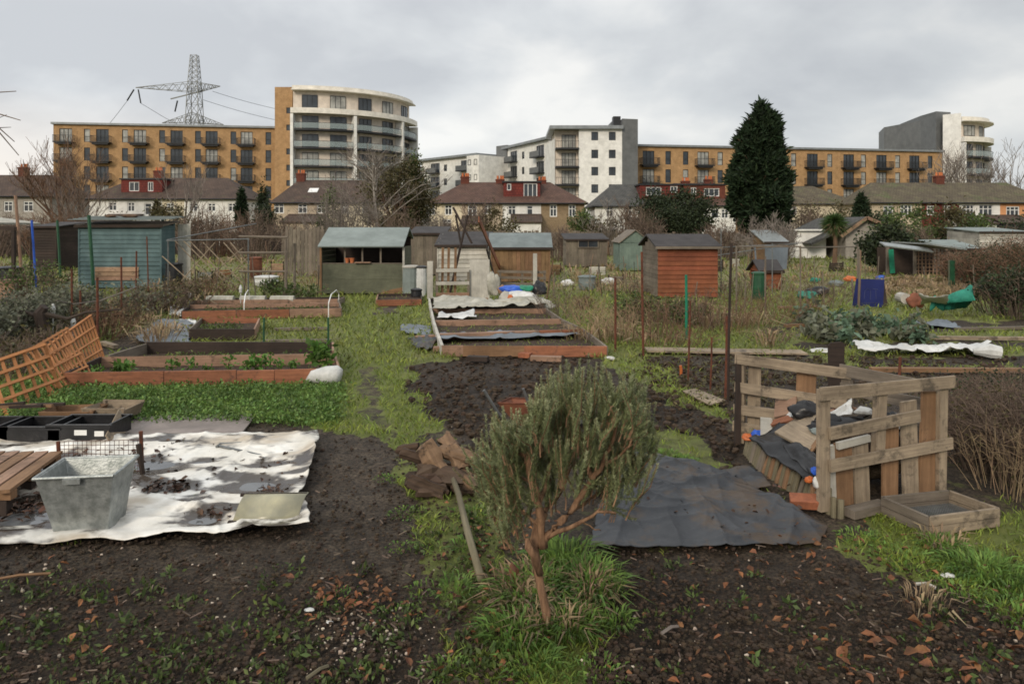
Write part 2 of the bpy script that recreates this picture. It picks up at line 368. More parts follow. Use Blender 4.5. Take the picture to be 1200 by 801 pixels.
# ---------------------------------------------------------------- ground sheet
def axis(bounds):
    r = []
    for a, b, st in bounds: r += list(np.arange(a, b, st))
    return np.array(r)
gx = np.concatenate([-np.geomspace(3000, 20, 26), np.arange(-19.5,-6,.25), np.arange(-6,6,.035), np.arange(6,19.6,.25), np.geomspace(20,3000,26)])
gy = np.concatenate([-np.geomspace(400,3,12), np.arange(-2.5,2.5,.25), np.arange(2.5,8,.035), np.arange(8,14,.07), np.arange(14,30,.2), np.arange(30,60,1.0), np.geomspace(60,3200,22)])
GX, GY = np.meshgrid(gx, gy); sh = GX.shape; x = GX.ravel(); y = GY.ravel()
g_, t_, m_, d_ = zones(x, y)
def gheight(x, y, t):
    near = np.exp(-np.clip(y-8, 0, 99)/8)
    h = (fbm(x*.9, y*.9, 3)-.5)*.05*near + (fbm(x*6.5, y*6.5, 3)-.62)*.085*t*near
    h += (fbm(x*13+7, y*13, 2)-.5)*.034*near*(.35+t)
    return h-.012
z = gheight(x, y, t_)
me = bpy.data.meshes.new('ground'); nv = len(x); me.vertices.add(nv); me.vertices.foreach_set('co', np.stack([x,y,z],1).ravel())
r_, c_ = sh; i0 = (np.arange(r_-1)[:,None]*c_+np.arange(c_-1)[None]).ravel(); q = np.stack([i0,i0+1,i0+c_+1,i0+c_],1).astype(np.int32)
me.loops.add(q.size); me.loops.foreach_set('vertex_index', q.ravel()); me.polygons.add(len(q)); me.polygons.foreach_set('loop_start', np.arange(0,q.size,4,dtype=np.int32)); me.polygons.foreach_set('loop_total', np.full(len(q),4,dtype=np.int32))
me.update(calc_edges=True); me.polygons.foreach_set('use_smooth', [True]*len(q))
ca = me.color_attributes.new('cover', 'FLOAT_COLOR', 'POINT'); ca.data.foreach_set('color', np.stack([g_,m_,d_,np.ones(nv)],1).ravel().astype(np.float32))
def ground_mat():
    m = bpy.data.materials.new('soil and grass'); m.use_nodes = True; nt = m.node_tree; N = nt.nodes; L = nt.links
    b = [n for n in N if n.type == 'BSDF_PRINCIPLED'][0]; b.inputs['Roughness'].default_value = .85; b.inputs['Specular IOR Level'].default_value = .25
    tc = N.new('ShaderNodeTexCoord'); at_ = N.new('ShaderNodeAttribute'); at_.attribute_name = 'cover'; sp = N.new('ShaderNodeSeparateColor'); L.new(at_.outputs['Color'], sp.inputs[0])
    def noise(sc, det=8, ro=.65):
        n = N.new('ShaderNodeTexNoise'); n.inputs['Scale'].default_value = sc; n.inputs['Detail'].default_value = det; n.inputs['Roughness'].default_value = ro; L.new(tc.outputs['Object'], n.inputs['Vector']); return n.outputs['Fac']
    def ramp(f, stops):
        r = N.new('ShaderNodeValToRGB'); e = r.color_ramp.elements
        e[0].position, e[0].color = stops[0][0], (*stops[0][1],1); e[1].position, e[1].color = stops[-1][0], (*stops[-1][1],1)
        for p, c in stops[1:-1]: k = e.new(p); k.color = (*c,1)
        L.new(f, r.inputs[0]); return r.outputs[0]
    def mix(f, a, c):
        k = N.new('ShaderNodeMix'); k.data_type = 'RGBA'; L.new(f, k.inputs[0]); L.new(a, k.inputs[6]); L.new(c, k.inputs[7]); return k.outputs[2]
    soil = ramp(noise(9, 12, .75), [(.32,(.009,.006,.004)),(.48,(.026,.018,.0115)),(.6,(.046,.032,.021)),(.72,(.10,.072,.048))])
    mud = ramp(noise(4, 12, .75), [(.32,(.026,.019,.0125)),(.52,(.056,.042,.029)),(.7,(.11,.086,.06))])
    gr = ramp(noise(3.5, 10, .7), [(.3,(.065,.08,.02)),(.5,(.12,.145,.032)),(.7,(.19,.20,.055))])
    dry = ramp(noise(1.3, 10, .7), [(.3,(.075,.08,.03)),(.48,(.15,.14,.06)),(.62,(.24,.19,.10)),(.75,(.12,.10,.06))])
    def fine_(cc):
        r = N.new('ShaderNodeMapRange'); r.inputs[1].default_value = .38; r.inputs[2].default_value = .62; r.inputs[3].default_value = .4; r.inputs[4].default_value = 1.7; L.new(noise(42, 4, .6), r.inputs[0]); v = N.new('ShaderNodeVectorMath'); v.operation = 'SCALE'; L.new(cc, v.inputs[0]); L.new(r.outputs[0], v.inputs['Scale']); return v.outputs[0]
    fl = N.new('ShaderNodeTexVoronoi'); fl.inputs['Scale'].default_value = 55; L.new(tc.outputs['Object'], fl.inputs['Vector'])
    f1 = N.new('ShaderNodeMapRange'); f1.inputs[1].default_value = .17; f1.inputs[2].default_value = .10; L.new(fl.outputs['Distance'], f1.inputs[0]); f2 = N.new('ShaderNodeMath'); f2.operation = 'MULTIPLY'; L.new(f1.outputs[0], f2.inputs[0])
    sc_ = N.new('ShaderNodeSeparateColor'); L.new(fl.outputs['Color'], sc_.inputs[0]); f3 = N.new('ShaderNodeMapRange'); f3.inputs[1].default_value = .72; f3.inputs[2].default_value = .80; f3.inputs[4].default_value = .75; L.new(sc_.outputs[0], f3.inputs[0]); L.new(f3.outputs[0], f2.inputs[1])
    crumb = ramp(sc_.outputs[1], [(.0,(.012,.008,.005)),(.5,(.11,.08,.05)),(1.0,(.24,.19,.13))])
    big = noise(.9, 6, .6); bm = N.new('ShaderNodeMapRange'); bm.inputs[1].default_value = .35; bm.inputs[2].default_value = .65; bm.inputs[3].default_value = .72; bm.inputs[4].default_value = 1.3; L.new(big, bm.inputs[0])
    c0 = mix(f2.outputs[0], fine_(mix(sp.outputs[1], soil, mud)), crumb); vs_ = N.new('ShaderNodeVectorMath'); vs_.operation = 'SCALE'; L.new(c0, vs_.inputs[0]); L.new(bm.outputs[0], vs_.inputs['Scale']); c = vs_.outputs[0]; g2 = mix(sp.outputs[2], gr, dry)
    ad = N.new('ShaderNodeMath'); ad.operation = 'ADD'; nz = noise(5.5, 8, .7)
    sb = N.new('ShaderNodeMath'); sb.operation = 'SUBTRACT'; L.new(sp.outputs[0], sb.inputs[0]); L.new(nz, sb.inputs[1])
    mr = N.new('ShaderNodeMapRange'); mr.inputs[1].default_value = -.12; mr.inputs[2].default_value = .12; L.new(sb.outputs[0], mr.inputs[0])
    L.new(mix(mr.outputs[0], c, g2), b.inputs['Base Color'])
    bp = N.new('ShaderNodeBump'); bp.inputs['Strength'].default_value = .9; bp.inputs['Distance'].default_value = .03; L.new(noise(38, 10, .75), bp.inputs['Height']); L.new(bp.outputs[0], b.inputs['Normal'])
    rr = N.new('ShaderNodeMapRange'); rr.inputs[3].default_value = .55; rr.inputs[4].default_value = .95; L.new(noise(2.2), rr.inputs[0]); L.new(rr.outputs[0], b.inputs['Roughness'])
    return m
me.materials.append(ground_mat()); go = bpy.data.objects.new('ground', me); COL.objects.link(go); tag(go, kind='structure')

# grass blades, one object per kind of turf (nobody could count them)
def scatter(n, pyr, pxr=(-160,1360), power=1.0):
    py = pyr[0]+(pyr[1]-pyr[0])*rng.random(n)**power; px = rng.uniform(*pxr, n); d = F*H/(py-HY)
    d = d*(1+rng.normal(size=n)*.004); return (px-CX)/F*d, d, px, py
def blades(x, y, z, h, w, lean=.5):
    n = len(x); a = rng.random(n)*2*PI; s = np.stack([np.cos(a),np.sin(a),np.zeros(n)],1); b = rng.normal(size=(n,2))*lean
    P = np.stack([x,y,z],1); T = P+np.stack([b[:,0]*h, b[:,1]*h, h],1); Mi = P+np.stack([b[:,0]*h*.3, b[:,1]*h*.3, h*.55],1)
    V = np.empty((n,4,3)); V[:,0] = P-s*w[:,None]/2; V[:,1] = Mi+s*w[:,None]*.5; V[:,2] = T; V[:,3] = Mi-s*w[:,None]*.5; V[:,1,2] -= 0
    V[:,0] = P
    return V.reshape(-1,3)
LUSH = [[(70,452),(400,452),(390,500),(300,492),(150,488),(40,500),(20,480)]]
x,y,px,py = scatter(230000, (292,840), power=1.25)
g,t,m,dd = zones(x,y); pat = fbm(x*3.1+5, y*3.1, 4)
lush = inpoly(px, py, LUSH[0]); keep = (rng.random(len(x)) < np.clip((g-pat*.9)*2.2, 0, 1)) & ~lush & (y < 48)
far = y > 11
z = gheight(x,y,t)
def put(sel, name, mt, label, hf, wf, lean=.5):
    h = hf(y[sel])*(.5+rng.random(sel.sum())); V = blades(x[sel], y[sel], z[sel]-.005, h, wf(y[sel]), lean)
    tag(bulk(name, V, 4, mt, off=np.zeros(3)), label, 'grass', kind='stuff')
put(keep & ~far, 'grass', 'grass', 'short yellow green turf on the trodden paths and plot edges', lambda d: .022+.004*d, lambda d: .0035+.0012*d, .8)
put(keep & far, 'rough_grass', 'grass_field', 'rough mixed grass over the farther allotment plots', lambda d: .03+.0045*d, lambda d: .004+.0016*d, .7)
x,y,px,py = scatter(70000, (446,506), (-150,410)); lush = inpoly(px+rng.normal(size=len(px))*5, py+rng.normal(size=len(px))*2.5, LUSH[0]); z = np.full(len(x), -.01)
put(lush, 'lush_grass', 'grass_lush', 'lush deep green grass strip in front of the near orange raised bed', lambda d: .055+0*d, lambda d: .008+0*d, .7)
VV = []
for _ in range(1500):
    c = gp(U(10,402), U(452,497)); n = 9; VV.append(leaves(np.array(c)+np.stack([rng.normal(size=n)*.05, rng.normal(size=n)*.05, .01+rng.random(n)*.07],1), .04, .55, (0,0,.4), .9))
tag(bulk('leafy_weeds', np.concatenate(VV), 4, 'weed_leaf', off=np.zeros(3)), 'low leafy green weeds mixed into the lush strip before the near raised bed', 'weeds', kind='stuff')
# long tussocks
def tussocks(name, label, spots, mt='grass_lush'):
    VV = []
    for px_, py_, r, hh, n in spots:
        c = gp(px_, py_); n = int(n*(.46 if mt != 'straw' else .8)); hh = hh*(.5 if mt != 'straw' else .9); a = rng.random(n)*2*PI; q = r*np.sqrt(rng.random(n)); xx = c.x+np.cos(a)*q; yy = c.y+np.sin(a)*q
        dirx = np.cos(a)*q/r*.9+rng.normal(size=n)*.25; diry = np.sin(a)*q/r*.9+rng.normal(size=n)*.25
        h = hh*(.45+.75*rng.random(n)); s = np.stack([np.sin(a),-np.cos(a),0*a],1); s += rng.normal(size=(n,3))*.4; w = .0012+.0018*rng.random(n)+.0006*c.y
        P = np.stack([xx,yy,np.full(n,-.01)],1); m1 = P+np.stack([dirx*h*.3,diry*h*.3,h*.6],1); T = P+np.stack([dirx*h*.95,diry*h*.95,h*(.85-.35*(dirx**2+diry**2).clip(0,1.5))],1)
        V = np.empty((n,4,3)); V[:,0] = P; V[:,1] = m1+s*w[:,None]; V[:,2] = T; V[:,3] = m1-s*w[:,None]; VV.append(V.reshape(-1,3))
    tag(bulk(name, np.concatenate(VV), 4, mt, off=np.zeros(3)), label, 'grass', kind='stuff')
tussocks('long_grass', 'long green grass growing round the foot of the rosemary and by the wooden tray', 
  [(605,745,.16,.24,900),(630,700,.2,.3,1200),(690,690,.2,.32,1300),(665,735,.16,.25,900),(660,660,.2,.3,900),(720,730,.1,.16,350),(620,775,.14,.15,400),
   (1150,668,.22,.2,1500),(1105,640,.15,.14,700),(1185,690,.2,.16,700),(1060,655,.2,.1,600),(1010,630,.15,.09,400),(1195,720,.2,.14,500),(1120,690,.15,.1,400),
   (775,535,.2,.12,500),(800,540,.15,.1,350),(590,600,.12,.12,300),(545,640,.1,.12,250),(535,690,.14,.14,380),(560,600,.1,.1,200),
   (520,785,.12,.08,300),(478,600,.14,.06,260),(470,640,.1,.05,160),(500,690,.12,.07,220),(492,560,.14,.06,260),(505,640,.1,.06,180),(455,560,.12,.05,200),(535,600,.1,.08,160),(470,720,.12,.06,220),(250,770,.1,.05,120),(300,735,.1,.05,110),(640,790,.2,.09,600),(700,790,.15,.09,400),(400,700,.12,.06,200)])
tussocks('straw_grass', 'dry straw coloured grass among the weeds and posts',
  [(U(690,960), U(360,412), U(.2,.7), U(.25,.65), random.randint(30,110)) for _ in range(16)]+[(U(110,240), U(340,408), U(.2,.6), U(.25,.6), random.randint(20,80)) for _ in range(16)]
  +[(U(1030,1140), U(332,350), U(.4,.9), U(.3,.6), 130) for _ in range(16)]+[(U(640,1200), U(312,350), U(.5,1), U(.3,.7), 70) for _ in range(28)]+[(U(-50,400), U(305,340), U(.5,1), U(.3,.7), 70) for _ in range(30)], 'straw')
tussocks('withered_grass', 'withered straw blades mixed into the foreground grass', [(U(585,710), U(655,745), .12, .16, 110) for _ in range(12)]+[(U(1020,1200), U(635,710), .15, .14, 90) for _ in range(2)], 'straw')
# seedling weeds on bare earth
VV = []
for _ in range(330):
    if random.random() < .6: c = gp(U(-60,480), 660+U(0,1)**.7*170)
    elif random.random() < .5: c = gp(U(480,620), U(590,800))
    else: c = gp(U(720,1200), U(655,800))
    s = U(.015,.045); n = random.randint(8,22)
    P = np.array(c)+np.stack([rng.normal(size=n)*s*.9, rng.normal(size=n)*s*.9, rng.random(n)*.015],1); VV.append(leaves(P, s, .45, (0,0,.5), .8))
tag(bulk('seedling_weeds', np.concatenate(VV), 4, 'leaf_green', off=np.zeros(3)), 'tiny green weeds sprouting on the bare soil in the foreground', 'weeds', kind='stuff')
# fallen leaves
def litter(n, fx, size, label, mt='litter', name='fallen_leaves'):
    VV = []
    for i in range(n):
        c = fx(); s = size*U(.5,1.5); a = U(0,2*PI); ti = U(-.5,.5); tj = U(-.6,.6); w = s*U(.35,.6); cu = s*U(.1,.4)
        u = Vector((math.cos(a), math.sin(a), ti)); v = Vector((-math.sin(a), math.cos(a), tj)); p = c+Vector((0,0,.012+U(0,.015)))
        m1 = p-u*s/2; m2 = p+Vector((0,0,-.0)); m3 = p+u*s/2+Vector((0,0,cu*.5)); l1 = p+v*w/2+Vector((0,0,cu)); l2 = p-v*w/2+Vector((0,0,cu*U(.2,1)))
        la, lb = l1-u*s*.18, l1+u*s*.22; ra, rb = l2-u*s*.22, l2+u*s*.15
        ja = Vector((U(-1,1),U(-1,1),U(-.6,.9)))*s*.14; jb = Vector((U(-1,1),U(-1,1),U(-.6,.9)))*s*.14; la, rb, m3 = la+ja, rb+jb, m3+ja*.8-jb*.6; VV += [m1,la,lb,m3, m1,m3,rb,ra]
    V = np.array([tuple(v) for v in VV]); o = bulk(name, V, 4, mt, off=np.zeros(3)); tag(o, label, 'leaves', kind='stuff')
def lf():
    r = random.random()
    if r < .20: return gp(random.gauss(415,32), random.gauss(703,15))
    if r < .40: return gp(random.gauss(585,28), random.gauss(620,45))
    if r < .52: return gp(random.gauss(560,50), random.gauss(740,30))
    if r < .80: return gp(U(700,1200), 645+U(0,1)**.8*160)
    if r < .90: return gp(random.gauss(960,70), random.gauss(650,15))
    return gp(U(-50,500), U(650,800))
litter(560, lf, .037, 'curled red brown leaves scattered over the foreground soil')
litter(38, lambda: gp(U(960,1200), U(735,800)), .055, 'large russet leaves at the lower right corner', name='large_fallen_leaves')
litter(40, lambda: gp(U(20,120), U(640,800)), .07, 'russet leaves on the lower left soil', name='left_fallen_leaves') if False else None
# clods and pebbles
def stones(n, fx, r0, r1, name, mt, label, cat):
    mb = MB()
    for _ in range(n):
        r = r0+(r1-r0)*random.random()**2.5; c = fx(); mb.lump(c+Vector((0,0,r*.25)), r, (1,1,.7), 5, .3)
    tag(mb.build(name, mt, origin=(0,0,0)), label, cat, kind='stuff')
def plot_pt():
    while True:
        c = gp(U(470,880), U(415,560))
        if zones([c.x],[c.y])[1][0] > .7: return c
stones(2600, plot_pt, .008, .05, 'soil_clods', 'soil', 'crumbly dark clods on the dug plot behind the rosemary', 'soil')
stones(15000, lambda: gp(U(690,1230), 640+U(0,1)**.8*180) if random.random() < .4 else gp(U(-60,620), 500+U(0,1)**.8*310), .004, .018, 'soil_crumbs', 'soil', 'small crumbs of dark soil across the foreground', 'soil')
stones(420, lambda: (gp(random.gauss(430,42), random.gauss(750,22)) if random.random() < .45 else gp(U(-50,1250), 625+U(0,1)*190)), .004, .013, 'pebbles', 'pebble', 'pale pebbles and shell bits on the muddy path edge', 'pebbles')
# wood chips and straws on soil
mb = MB()
for _ in range(420):
    c = gp(U(-50,1250), 440+U(0,1)*370); a = U(0,PI); l = U(.008,.035); d = Vector((math.cos(a),math.sin(a),U(-.1,.1)))*l; mb.beam(c-d+Vector((0,0,.012)), c+d+Vector((0,0,.015)), .004+.0006*c.y, .004)
tag(mb.build('twig_litter', 'twig', origin=(0,0,0)), 'broken twigs and chips lying on the soil', 'twigs', kind='stuff')
# ---------------------------------------------------------------- buildings
def holes_wall(mb, x0, x1, z0, z1, y, holes, depth=.22):
    """front wall in the plane y with openings (xa,xb,za,zb) and their reveals"""
    xs = sorted({x0,x1,*[v for h in holes for v in h[:2]]}); zs = sorted({z0,z1,*[v for h in holes for v in h[2:]]})
    xs = [v for v in xs if x0-1e-6 <= v <= x1+1e-6]; zs = [v for v in zs if z0-1e-6 <= v <= z1+1e-6]
    for i in range(len(xs)-1):
        for j in range(len(zs)-1):
            cx, cz = (xs[i]+xs[i+1])/2, (zs[j]+zs[j+1])/2
            if any(h[0] < cx < h[1] and h[2] < cz < h[3] for h in holes): continue
            a, b, c, d = xs[i], xs[i+1], zs[j], zs[j+1]
            mb.quad((a,y,c),(b,y,c),(b,y,d),(a,y,d), [(a,c),(b,c),(b,d),(a,d)])
    for a, b, c, d in holes:
        e = y+depth
        mb.quad((a,y,c),(a,y,d),(a,e,d),(a,e,c)); mb.quad((b,y,d),(b,y,c),(b,e,c),(b,e,d)); mb.quad((a,y,d),(b,y,d),(b,e,d),(a,e,d)); mb.quad((b,y,c),(a,y,c),(a,e,c),(b,e,c))
        mb.quad((a,e,c),(b,e,c),(b,e,d),(a,e,d))
def back_box(mb, x0, x1, y0, y1, z0, z1, top=True):
    q = mb.quad
    q((x0,y1,z0),(x0,y0,z0),(x0,y0,z1),(x0,y1,z1)); q((x1,y0,z0),(x1,y1,z0),(x1,y1,z1),(x1,y0,z1)); q((x1,y1,z0),(x0,y1,z0),(x0,y1,z1),(x1,y1,z1))
    if top: q((x0,y0,z1),(x1,y0,z1),(x1,y1,z1),(x0,y1,z1))
def window(root, a, b, c, d, y, n=2, fr='pvc', gl='glass', fw=.08, name='window', trans=0):
    """frame (part) with pane (sub-part) filling opening a..b, c..d in the plane y"""
    f = MB(); p = MB(); yy = y+.10
    for X0, X1, Z0, Z1 in ((a,b,c,c+fw),(a,b,d-fw,d),(a,a+fw,c+fw,d-fw),(b-fw,b,c+fw,d-fw)): f.box(((X0+X1)/2,yy,(Z0+Z1)/2), (X1-X0,.08,Z1-Z0))
    for i in range(1, n): xx = a+(b-a)*i/n; f.box((xx,yy,(c+d)/2), (fw*.8,.076,d-c-2*fw))
    if trans: zt = c+(d-c)*trans; f.box(((a+b)/2,yy,zt), (b-a-2*fw,.07,fw*.7))
    F_ = f.build(name, fr, root, world=False); p.box(((a+b)/2,yy+.045,(c+d)/2), (b-a-fw,.02,d-c-fw))
    P_ = p.build('pane', gl, F_, world=False); return F_
def face_frame(pxa, da, pxb, db):
    A = Vector((X(pxa,da),da)); B = Vector((X(pxb,db),db)); w = (B-A).length; t = (B-A)/w; rz = math.atan2(t.y, t.x)
    def u(px):      # where the ray through this column meets the facade
        k = (px-CX)/F; return (A.x-k*A.y)/(k*t.y-t.x)
    def dist(px): return A.y+t.y*u(px)
    return A, w, rz, u, dist

def brick_block(label, A, w, rz, H_, depth, bays, slots, floors, fh, topz, roof_rise=.9, dark_balc=True):
    """bays, slots: local x of balcony doors and slit windows; floors: number of storeys seen from the top"""
    root = thing('apartment_block', label, 'apartment building', (A.x,A.y,0), rz)
    holes = []; wins = []
    for f in range(floors):
        zt = topz-.65-f*fh
        for i, bx in enumerate(bays): holes.append((bx-.95,bx+.95,zt-2.15,zt)); wins.append((0,holes[-1],f,i))
        for i, sx in enumerate(slots): holes.append((sx-.45,sx+.45,zt-2.1,zt)); wins.append((1,holes[-1],f,i))
    holes = [h for h in holes if h[0] > .05 and h[1] < w-.05]; hs = set(holes)
    mb = MB(); holes_wall(mb, 0, w, 0, topz, 0, holes); back_box(mb, 0, w, 0, depth, 0, topz); mb.build('wall', 'brick_orange', root, world=False)
    rb = MB(); rb.prism([(-.4,topz+.003),(-.4,topz+.32),(depth/2,topz+roof_rise),(depth+.3,topz+.3),(depth+.3,topz+.003)], 'x', -.25, w+.25); rb.build('roof', 'grey_metal', root, world=False)
    bal = None
    for k, h, f, i in wins:
        if h not in hs: continue
        cur = random.random() < (.42 if k == 0 else .4)
        window(root, *h, 0, n=3 if k == 0 else 1, fr='dark_metal', gl='curtain' if cur else 'glass', fw=.07, trans=.42 if k == 1 else 0, name='window')
        if k == 0:
            cx = (h[0]+h[1])/2; zb = h[2]-.08
            if bal is None:
                s = MB(); s.box((0,-.62,-.02), (2.9,1.2,.16)); s.box((0,-.62,-.22), (2.4,.9,.24))
                bal = s.build('balcony', 'dark_metal', root, world=False); r = MB()
                for e in (-1,1): r.box((e*1.43,-.62,1.05), (.05,1.2,.05)); 
                r.box((0,-1.2,1.05), (2.9,.05,.06)); r.box((0,-1.2,.12), (2.9,.03,.05))
                for j in range(21): r.box((-1.43+j*.143,-1.2,.58), (.025,.025,.92))
                for e in (-1,1):
                    for j in range(6): r.box((e*1.43,-.1-j*.2,.58), (.025,.025,.92))
                r.build('railing', 'dark_metal', bal, world=False); o = bal
            else:
                o = bal.copy(); COL.objects.link(o)
                for g in list(bal.children): e = g.copy(); COL.objects.link(e); e.parent = o
            o.location = (cx, 0, zb)
    return root
# long orange block, left
A, w, rz, u, dist = face_frame(62.5, 116, 322, 121); topz = 2.1+(265-149)/F*116*1.0
topz = 18.4
root = brick_block('long orange brick apartment block on the left with rows of small dark balconies', A, w, rz, 19, 13,
    [u(p) for p in (77,120,164,207,248,289)], [u(p) for p in (102,146.5,190,232,273.5,314.5)], 6, 3.0, topz)
# brick stair tower
d0 = 119.0
root = thing('stair_tower', 'tall narrow orange brick tower between the long brick block and the curved white tower', 'building', (X(322,d0),d0,0)); w = X(342.5,d0)-X(322,d0); tz = Z(102,d0)
hs = [(w*.66,w*.94,Z(p+3,d0),Z(p-4,d0)) for p in (130,150,178,197,215)]
mb = MB(); holes_wall(mb, 0, w, 0, tz, 0, hs); back_box(mb, 0, w, 0, 12, 0, tz); mb.build('wall', 'brick_orange', root, world=False)
for h in hs: window(root, *h, 0, 1, 'dark_metal')
# curved white tower
def curved_tower(name, label, cx, dfront, a, b, zl, fins, roof_z, band_z, slabs, grow=0, sL=0, sR=1, winset=(), over=1.2):
    """front wall follows a quarter ellipse that bends away to the right"""
    root = thing(name, label, 'apartment building', (cx, dfront, 0))
    def P(s, o=0): th = s*PI/2; n = Vector((b*math.sin(th), -a*math.cos(th))).normalized(); return Vector((a*math.sin(th)+n.x*o, b-b*math.cos(th)+n.y*o))
    def band(mb, s0, s1, z0, z1, o0, o1, n=None):
        n = n or max(2, int(28*(s1-s0)))
        for i in range(n):
            s, t = s0+(s1-s0)*i/n, s0+(s1-s0)*(i+1)/n; A_, B_, C_, D_ = P(s,o1), P(t,o1), P(t,o0), P(s,o0)
            q = mb.quad; q((*A_,z0),(*B_,z0),(*B_,z1),(*A_,z1)); q((*A_,z1),(*B_,z1),(*C_,z1),(*D_,z1)); q((*D_,z0),(*C_,z0),(*B_,z0),(*A_,z0))
            if i == 0: q((*D_,z0),(*A_,z0),(*A_,z1),(*D_,z1))
            if i == n-1: q((*B_,z0),(*C_,z0),(*C_,z1),(*B_,z1))
            if o0 > .3: q((*C_,z0),(*D_,z0),(*D_,z1),(*C_,z1))
    w_ = MB(); band(w_, 0, 1, 0, roof_z, -.3, 0, 30)
    for i in range(30):
        s, t = i/30, (i+1)/30; A_, B_ = P(s,-.1), P(t,-.1); w_.face([len(w_.V)+k for k in range(4)]); w_.V += [(*A_,roof_z-.1),(*B_,roof_z-.1),(B_.x,b,roof_z-.1),(A_.x,b,roof_z-.1)]
    w_.quad((0,0,0),(0,0,roof_z),(0,b,roof_z),(0,b,0)); w_.quad((0,b,0),(0,b,roof_z),(a,b,roof_z),(a,b,0))
    w_.build('wall', 'pink_panel', root, world=False)
    r = MB(); band(r, -.0, 1, roof_z-.05, roof_z+.6, -1, over*.55, 30); band(r, 0, 1, roof_z-.22, roof_z-.06, -.5, over, 30); r.build('roof', 'cream_panel', root, world=False)
    bnd = MB(); band(bnd, 0, 1, band_z-.85, band_z, .05, 1.5, 30); bnd.build('parapet_band', 'cream_panel', root, world=False)
    for s in fins:
        f = MB(); band(f, s, s+.016, 0, band_z-1.0, .05, 1.6, 1); f.build('fin', 'render_white', root, world=False)
    for (s0,s1) in zip(fins[:-1], fins[1:]):
        for z_ in slabs:
            s_ = MB(); band(s_, s0+.02, s1-.004, z_-.25, z_, .02, 1.45); o = s_.build('balcony', 'dark_metal', root, world=False)
            g = MB(); band(g, s0+.02, s1-.004, z_+.12, z_+1.0, 1.38, 1.41); g.build('glass_panel', 'rail_glass', o, world=False)
            g = MB(); band(g, s0+.02, s1-.004, z_+1.0, z_+1.06, 1.36, 1.43); g.build('handrail', 'dark_metal', o, world=False)
    for s0, s1, z0, z1 in winset:
        cur = random.random() < .4
        f = MB(); p = MB(); band(p, s0, s1, z0, z1, .0, .04, 4)
        band(f, s0, s1, z1, z1+.08, .01, .09, 3); band(f, s0, s1, z0-.06, z0, .01, .09, 3)
        for k in range(4): s_ = s0+(s1-s0)*k/3; band(f, s_-.0012, s_+.0012, z0, z1, .041, .09, 1)
        o = f.build('window', 'dark_metal', root, world=False); p.build('pane', 'curtain' if cur else 'glass', o, world=False)
    return root
df = 117.0; cx = X(343.5, df); zz = lambda p: Z(p, df)
fh = 2.95; band = zz(127.5); slabs = [band-1.0-2.7-i*fh+.35 for i in range(6)]
def spx(px, a=16.6, b=15, o=1.2):
    best = min(range(1000), key=lambda i: abs(((cx+a*math.sin(i/1000*PI/2)+o*math.sin(i/1000*PI/2))/(df+b-b*math.cos(i/1000*PI/2)-o*math.cos(i/1000*PI/2))*F+CX)-px)); return best/1000
fins = [0, spx(414.7), spx(470), .985]; ws = []
for i, z_ in enumerate(slabs):
    for s in (.055,.225,.40-.03): pass
    for pa, pb in ((354,373),(387,406),(421,435),(448,460),(474,480),(485,489)): ws.append((spx(pa,o=0),spx(pb,o=0),z_+.02,z_+2.15))
for pa, pb in ((354,372),(387,405),(420,435),(448,460),(470,477)): ws.append((spx(pa,o=0),spx(pb,o=0),band+.2,band+2.2))
curved_tower('curved_tower', 'white curved apartment tower on the left with stacked balconies under a cream roof', cx, df, 16.6, 15, 0, fins, zz(106.5)+.2, band, slabs, winset=ws)
# right tower: grey clad slab and white curved front
d1 = 128.0
root = thing('clad_tower', 'windowless grey clad tower block rising behind the right end of the orange brick block', 'building', (0,d1,0))
mb = MB(); xa, xb, xc = X(1036,d1+14), X(1097,d1), X(1114,d1+1); zt = Z(130.5,d1)
pl = [(xa,14),(X(1076,d1+6),5.2),(xb,0),(xc,1),(xc+1,16),(xa+3,22)]; mb.prism(pl, 'z', 0, zt-.9); mb.build('wall', 'grey_clad', root, world=False)
mb = MB(); mb.prism([(X(1076,d1+6),5.2),(xb,0),(xc,1),(xc+1,16),(X(1076,d1+6)+2,16)], 'z', zt-.9, zt); mb.build('upper_storey', 'grey_clad', root, world=False)
df = 124.0; band = Z(161,df); slabs = [band-1.0-2.7-i*3.0+.35 for i in range(6)]; ws = []
for z_ in slabs:
    for s0, s1 in ((.04,.2),(.27,.42),(.5,.66)): ws.append((s0,s1,z_+.02,z_+2.15))
for s0, s1 in ((.06,.24),(.34,.46),(.56,.68)): ws.append((s0,s1,band+.35,band+2.0))
r2 = curved_tower('curved_tower', 'white curved apartment tower on the right, attached to the grey clad block, with balconies', X(1124,df), df, 8.2, 9, 0, [0,.8], Z(141.5,df), band, slabs, winset=ws, over=1.5)
mb = MB(); mb.prism([(-1.9,1.5),(-.02,-.6),(3,8.9),(2.9,9)], 'z', 0, Z(133,df)); mb.build('side_wall', 'render_white', r2, world=False)
# orange block, right
A, w, rz, u, dist = face_frame(742, 113, 1104, 122)
brick_block('long orange brick apartment block on the right, partly behind the tall dark cypress', A, w, rz, 15, 13, [u(p) for p in (760,824,880,952,994.6,1033,1071.6)], [u(p) for p in (783,803.5,844,905,930,972.5,1012,1052,1090)], 5, 2.85, Z(171.5,113))
